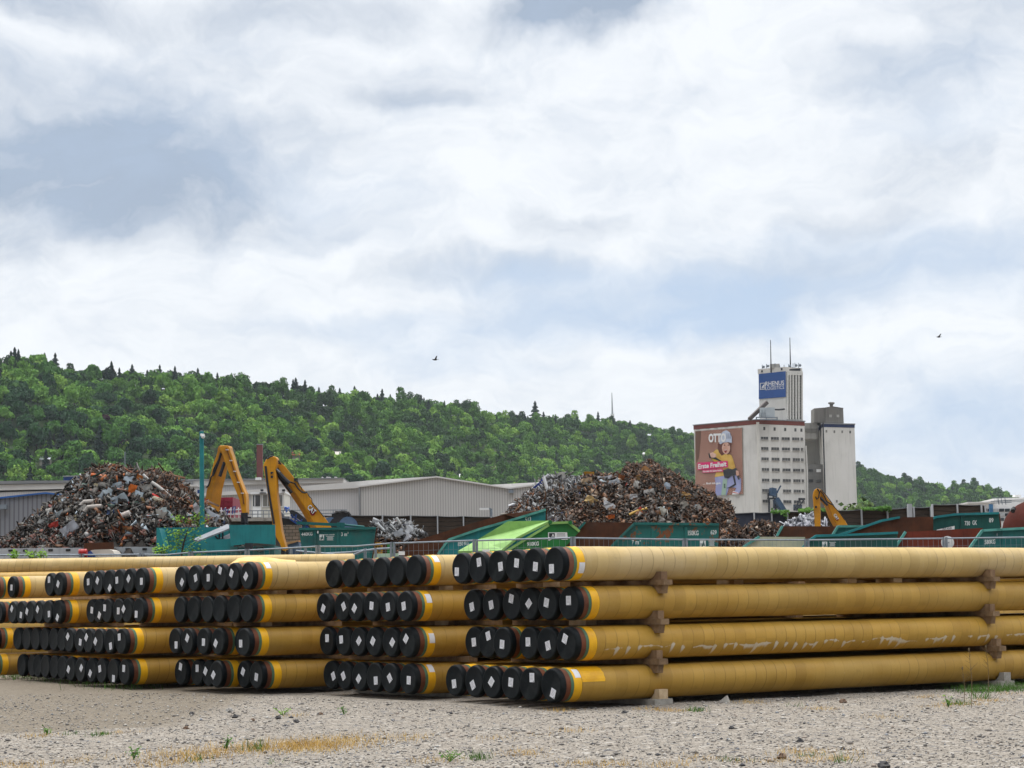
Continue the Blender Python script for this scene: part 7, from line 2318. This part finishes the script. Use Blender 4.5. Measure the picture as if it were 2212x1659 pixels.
def blades(cnt, ctr, sx, sy, h, wid):
    """thin upright blades of grass"""
    c = np.stack([RNG.normal(ctr.x, sx, cnt), RNG.normal(ctr.y, sy, cnt), np.full(cnt, -.02)], 1)
    a = RNG.random(cnt) * 2 * PI
    hh = h * RNG.uniform(.4, 1.2, cnt)
    ln = RNG.normal(size=(cnt, 2)) * (hh * .45)[:, None]
    d = np.stack([np.cos(a), np.sin(a), a * 0], 1) * wid
    tip = c + np.stack([ln[:, 0], ln[:, 1], hh], 1)
    v = np.stack([c - d, c + d, tip + d * .25, tip - d * .25], 1)
    return v.reshape(-1, 3)


dry, grn = [], []
for _ in range(100):                                    # the long straw-coloured strip
    f = random.random()
    px, py = 300 + 520 * f, 1643 - 48 * f + random.gauss(0, 7)
    dens = (.25 if px < 420 else .8) * (1 if math.sin(px * .11) + math.sin(px * .047 + py) > -.5 else .2)
    dry.append(blades(int(60 * dens), on_ground(px, py), .30, .45, .075, .004))
for px, py in ((83, 1589), (268, 1583), (375, 1629), (415, 1640), (430, 1633), (340, 1650), (640, 1546), (735, 1600), (895, 1590), (960, 1640), (930, 1645), (880, 1598), (1210, 1533), (1406, 1532), (1435, 1535), (1466, 1535), (1246, 1578), (1775, 1530), (1998, 1505), (2010, 1528), (2120, 1515), (2045, 1525), (2190, 1500), (1240, 1650), (1290, 1650), (1340, 1652),
               (1450, 1652), (1640, 1646), (1700, 1645), (1768, 1641), (1820, 1638), (1738, 1622), (1715, 1625), (1835, 1625), (1910, 1550), (1520, 1638), (1610, 1516), (1625, 1519), (20, 1650), (60, 1655), (140, 1648), (190, 1640), (1130, 1630), (1118, 1625), (1160, 1590), (1070, 1595), (2060, 1520), (2100, 1522), (2140, 1512)):
    dry.append(blades(90, on_ground(px, py), .16, .3, .06, .004))
for px, py, n_, h in ((559, 1618, 60, .16), (425, 1641, 40, .1), (220, 1586, 140, .06), (1030, 1640, 90, .12), (1501, 1534, 120, .09), (1396, 1547, 20, .05), (1710, 1524, 15, .1), (1583, 1642, 60, .06), (1745, 1632, 30, .06), (1813, 1645, 30, .12), (160, 1584, 20, .08), (2075, 1522, 80, .12), (2120, 1508, 60, .2), (595, 1649, 20, .08)):
    grn.append(blades(n_, on_ground(px, py), .09, .2, h, .005))
for k in range(46):                                     # green fringe under the ends of the front pipes and the fifth stack
    px = random.uniform(2085, 2230); grn.append(blades(24, on_ground(px, 1493 - (px - 2140) * .06 + random.gauss(0, 2)), .2, .35, .15, .004))
for k in range(60):
    px = random.uniform(-10, 300) if k < 45 else random.uniform(-20, 60)
    grn.append(blades(22, on_ground(px, 1450 + px * .13 + random.gauss(0, 3) + (8 if k >= 45 else 0)), .4, .6, .17, .007))
M_DRY = leaf_mat('straw_grass', (.46, .28, .07), (.56, .38, .13))
for nm, arr, mm, lb in (('dry_grass', dry, M_DRY, 'straw coloured grass in a strip across the gravel'), ('grass', grn, M_WEED, 'green grass tufts at the edges of the pipe stacks')):
    v = np.concatenate(arr)
    o = _link(bpy.data.objects.new(nm, mesh_np(nm, v, np.arange(len(v)).reshape(-1, 4), mm)), None)
    tag(o, lb, 'grass', kind='stuff')
for px, py, h, sp, lb in ((102, 1588, .16, .06, 'small upright green weed left of the straw coloured strip'), (289, 1641, .22, .1, 'green tufted weed at the tip of the straw strip'), (490, 1619, .24, .07, 'upright green weed within the straw coloured strip'), (612, 1546, .2, .22, 'bright green leafy weed on bare gravel below the third stack'),
                          (743, 1545, .2, .08, 'dark green tuft below the gap beside the front stack'), (972, 1645, .2, .16, 'green spreading weed near the lower frame edge'), (2048, 1528, .3, .09, 'bright green upright weed in front of the far pipe ends')):
    sprig('weed_plant', lb, 'weed', on_ground(px, py), h * .7, sp, 6, 8, M_SAP if px in (612, 2048) else M_WEED, M_WEED, .022, 'weeds on the gravel')
for px, py, h, lb in ((2099, 1530, .95, 'tall dry weed stalk in front of the front pipe ends'), (2083, 1520, .6, 'shorter dry weed stalk beside the tall one'), (2135, 1505, .9, 'branching dry stalk by the last ground bearer'), (1886, 1494, .45, 'thin flowering stalk against the lowest front pipe')):
    b0 = on_ground(px, py)
    mb = MB()
    mb.tube([b0, b0 + V((.02, 0, h * .5)), b0 + V((-.01, 0, h))], [.006, .005, .003], 5)
    for k in range(9):
        q = b0 + V((0, 0, h * random.uniform(.45, 1)))
        mb.tube([q, q + V((random.uniform(-.12, .12), random.uniform(-.05, .05), random.uniform(.03, .12)))], [.003, .002], 4)
    mb.ball(b0 + V((-.01, 0, h)), .013, (1, 1, 2.4), 6, 5)
    tag(mb.build('dry_stalk', pm('dry_stalk', (.16, .11, .055), (.1, .07, .035), 8)), lb, 'weed', 'dry stalks by the front pipes')

# birds
for px, py, Y, s, lb in ((940, 777, 160, .34, 'dark bird flying above the wooded ridge'), (2028, 728, 170, .30, 'dark bird flying high beyond the silo tower')):
    c = P(px, py, Y)
    mb = MB()
    mb.ball(c, s * .3, (1.6, .7, .6), 8, 6).ball(c + V((-s * .5, 0, s * .06)), s * .13, (1, 1, 1), 6, 5)
    mb.prism([c + V((-s * .2, 0, 0)), c + V((s * .25, 0, 0)), c + V((s * .5, -.3, s * .75)), c + V((s * .25, -.3, s * .7))], (0, .04, .01))
    mb.prism([c + V((-s * .2, 0, 0)), c + V((s * .25, 0, 0)), c + V((s * .35, .4, s * .45)), c + V((s * .1, .4, s * .5))], (0, .04, .01))
    mb.prism([c + V((s * .4, 0, 0)), c + V((s * .8, -.05, .02)), c + V((s * .8, .05, .02))], (0, 0, .02))
    tag(mb.build('bird', M_BLACK), lb, 'bird', 'birds in the sky')

# ------------------------------------------------------------------ the air
m = bpy.data.materials.new('thin_haze')
m.use_nodes = True
t = NT(m.node_tree)
m.node_tree.nodes.remove(m.node_tree.nodes['Principled BSDF'])
pv = t.n('ShaderNodeVolumePrincipled')
pv.inputs['Color'].default_value = (.80, .88, .97, 1)
pv.inputs['Density'].default_value = .00005
pv.inputs['Anisotropy'].default_value = 0.2
t.link(pv.outputs[0], m.node_tree.nodes['Material Output'].inputs['Volume'])
o = MB().box((0, 4400, 125), (9400 * 2 - 300, 9400, 252)).build('haze', m)
tag(o, 'thin pale haze in the valley air', 'haze', kind='stuff')
SC.cycles.volume_step_rate = 20
SC.cycles.volume_bounces = 0
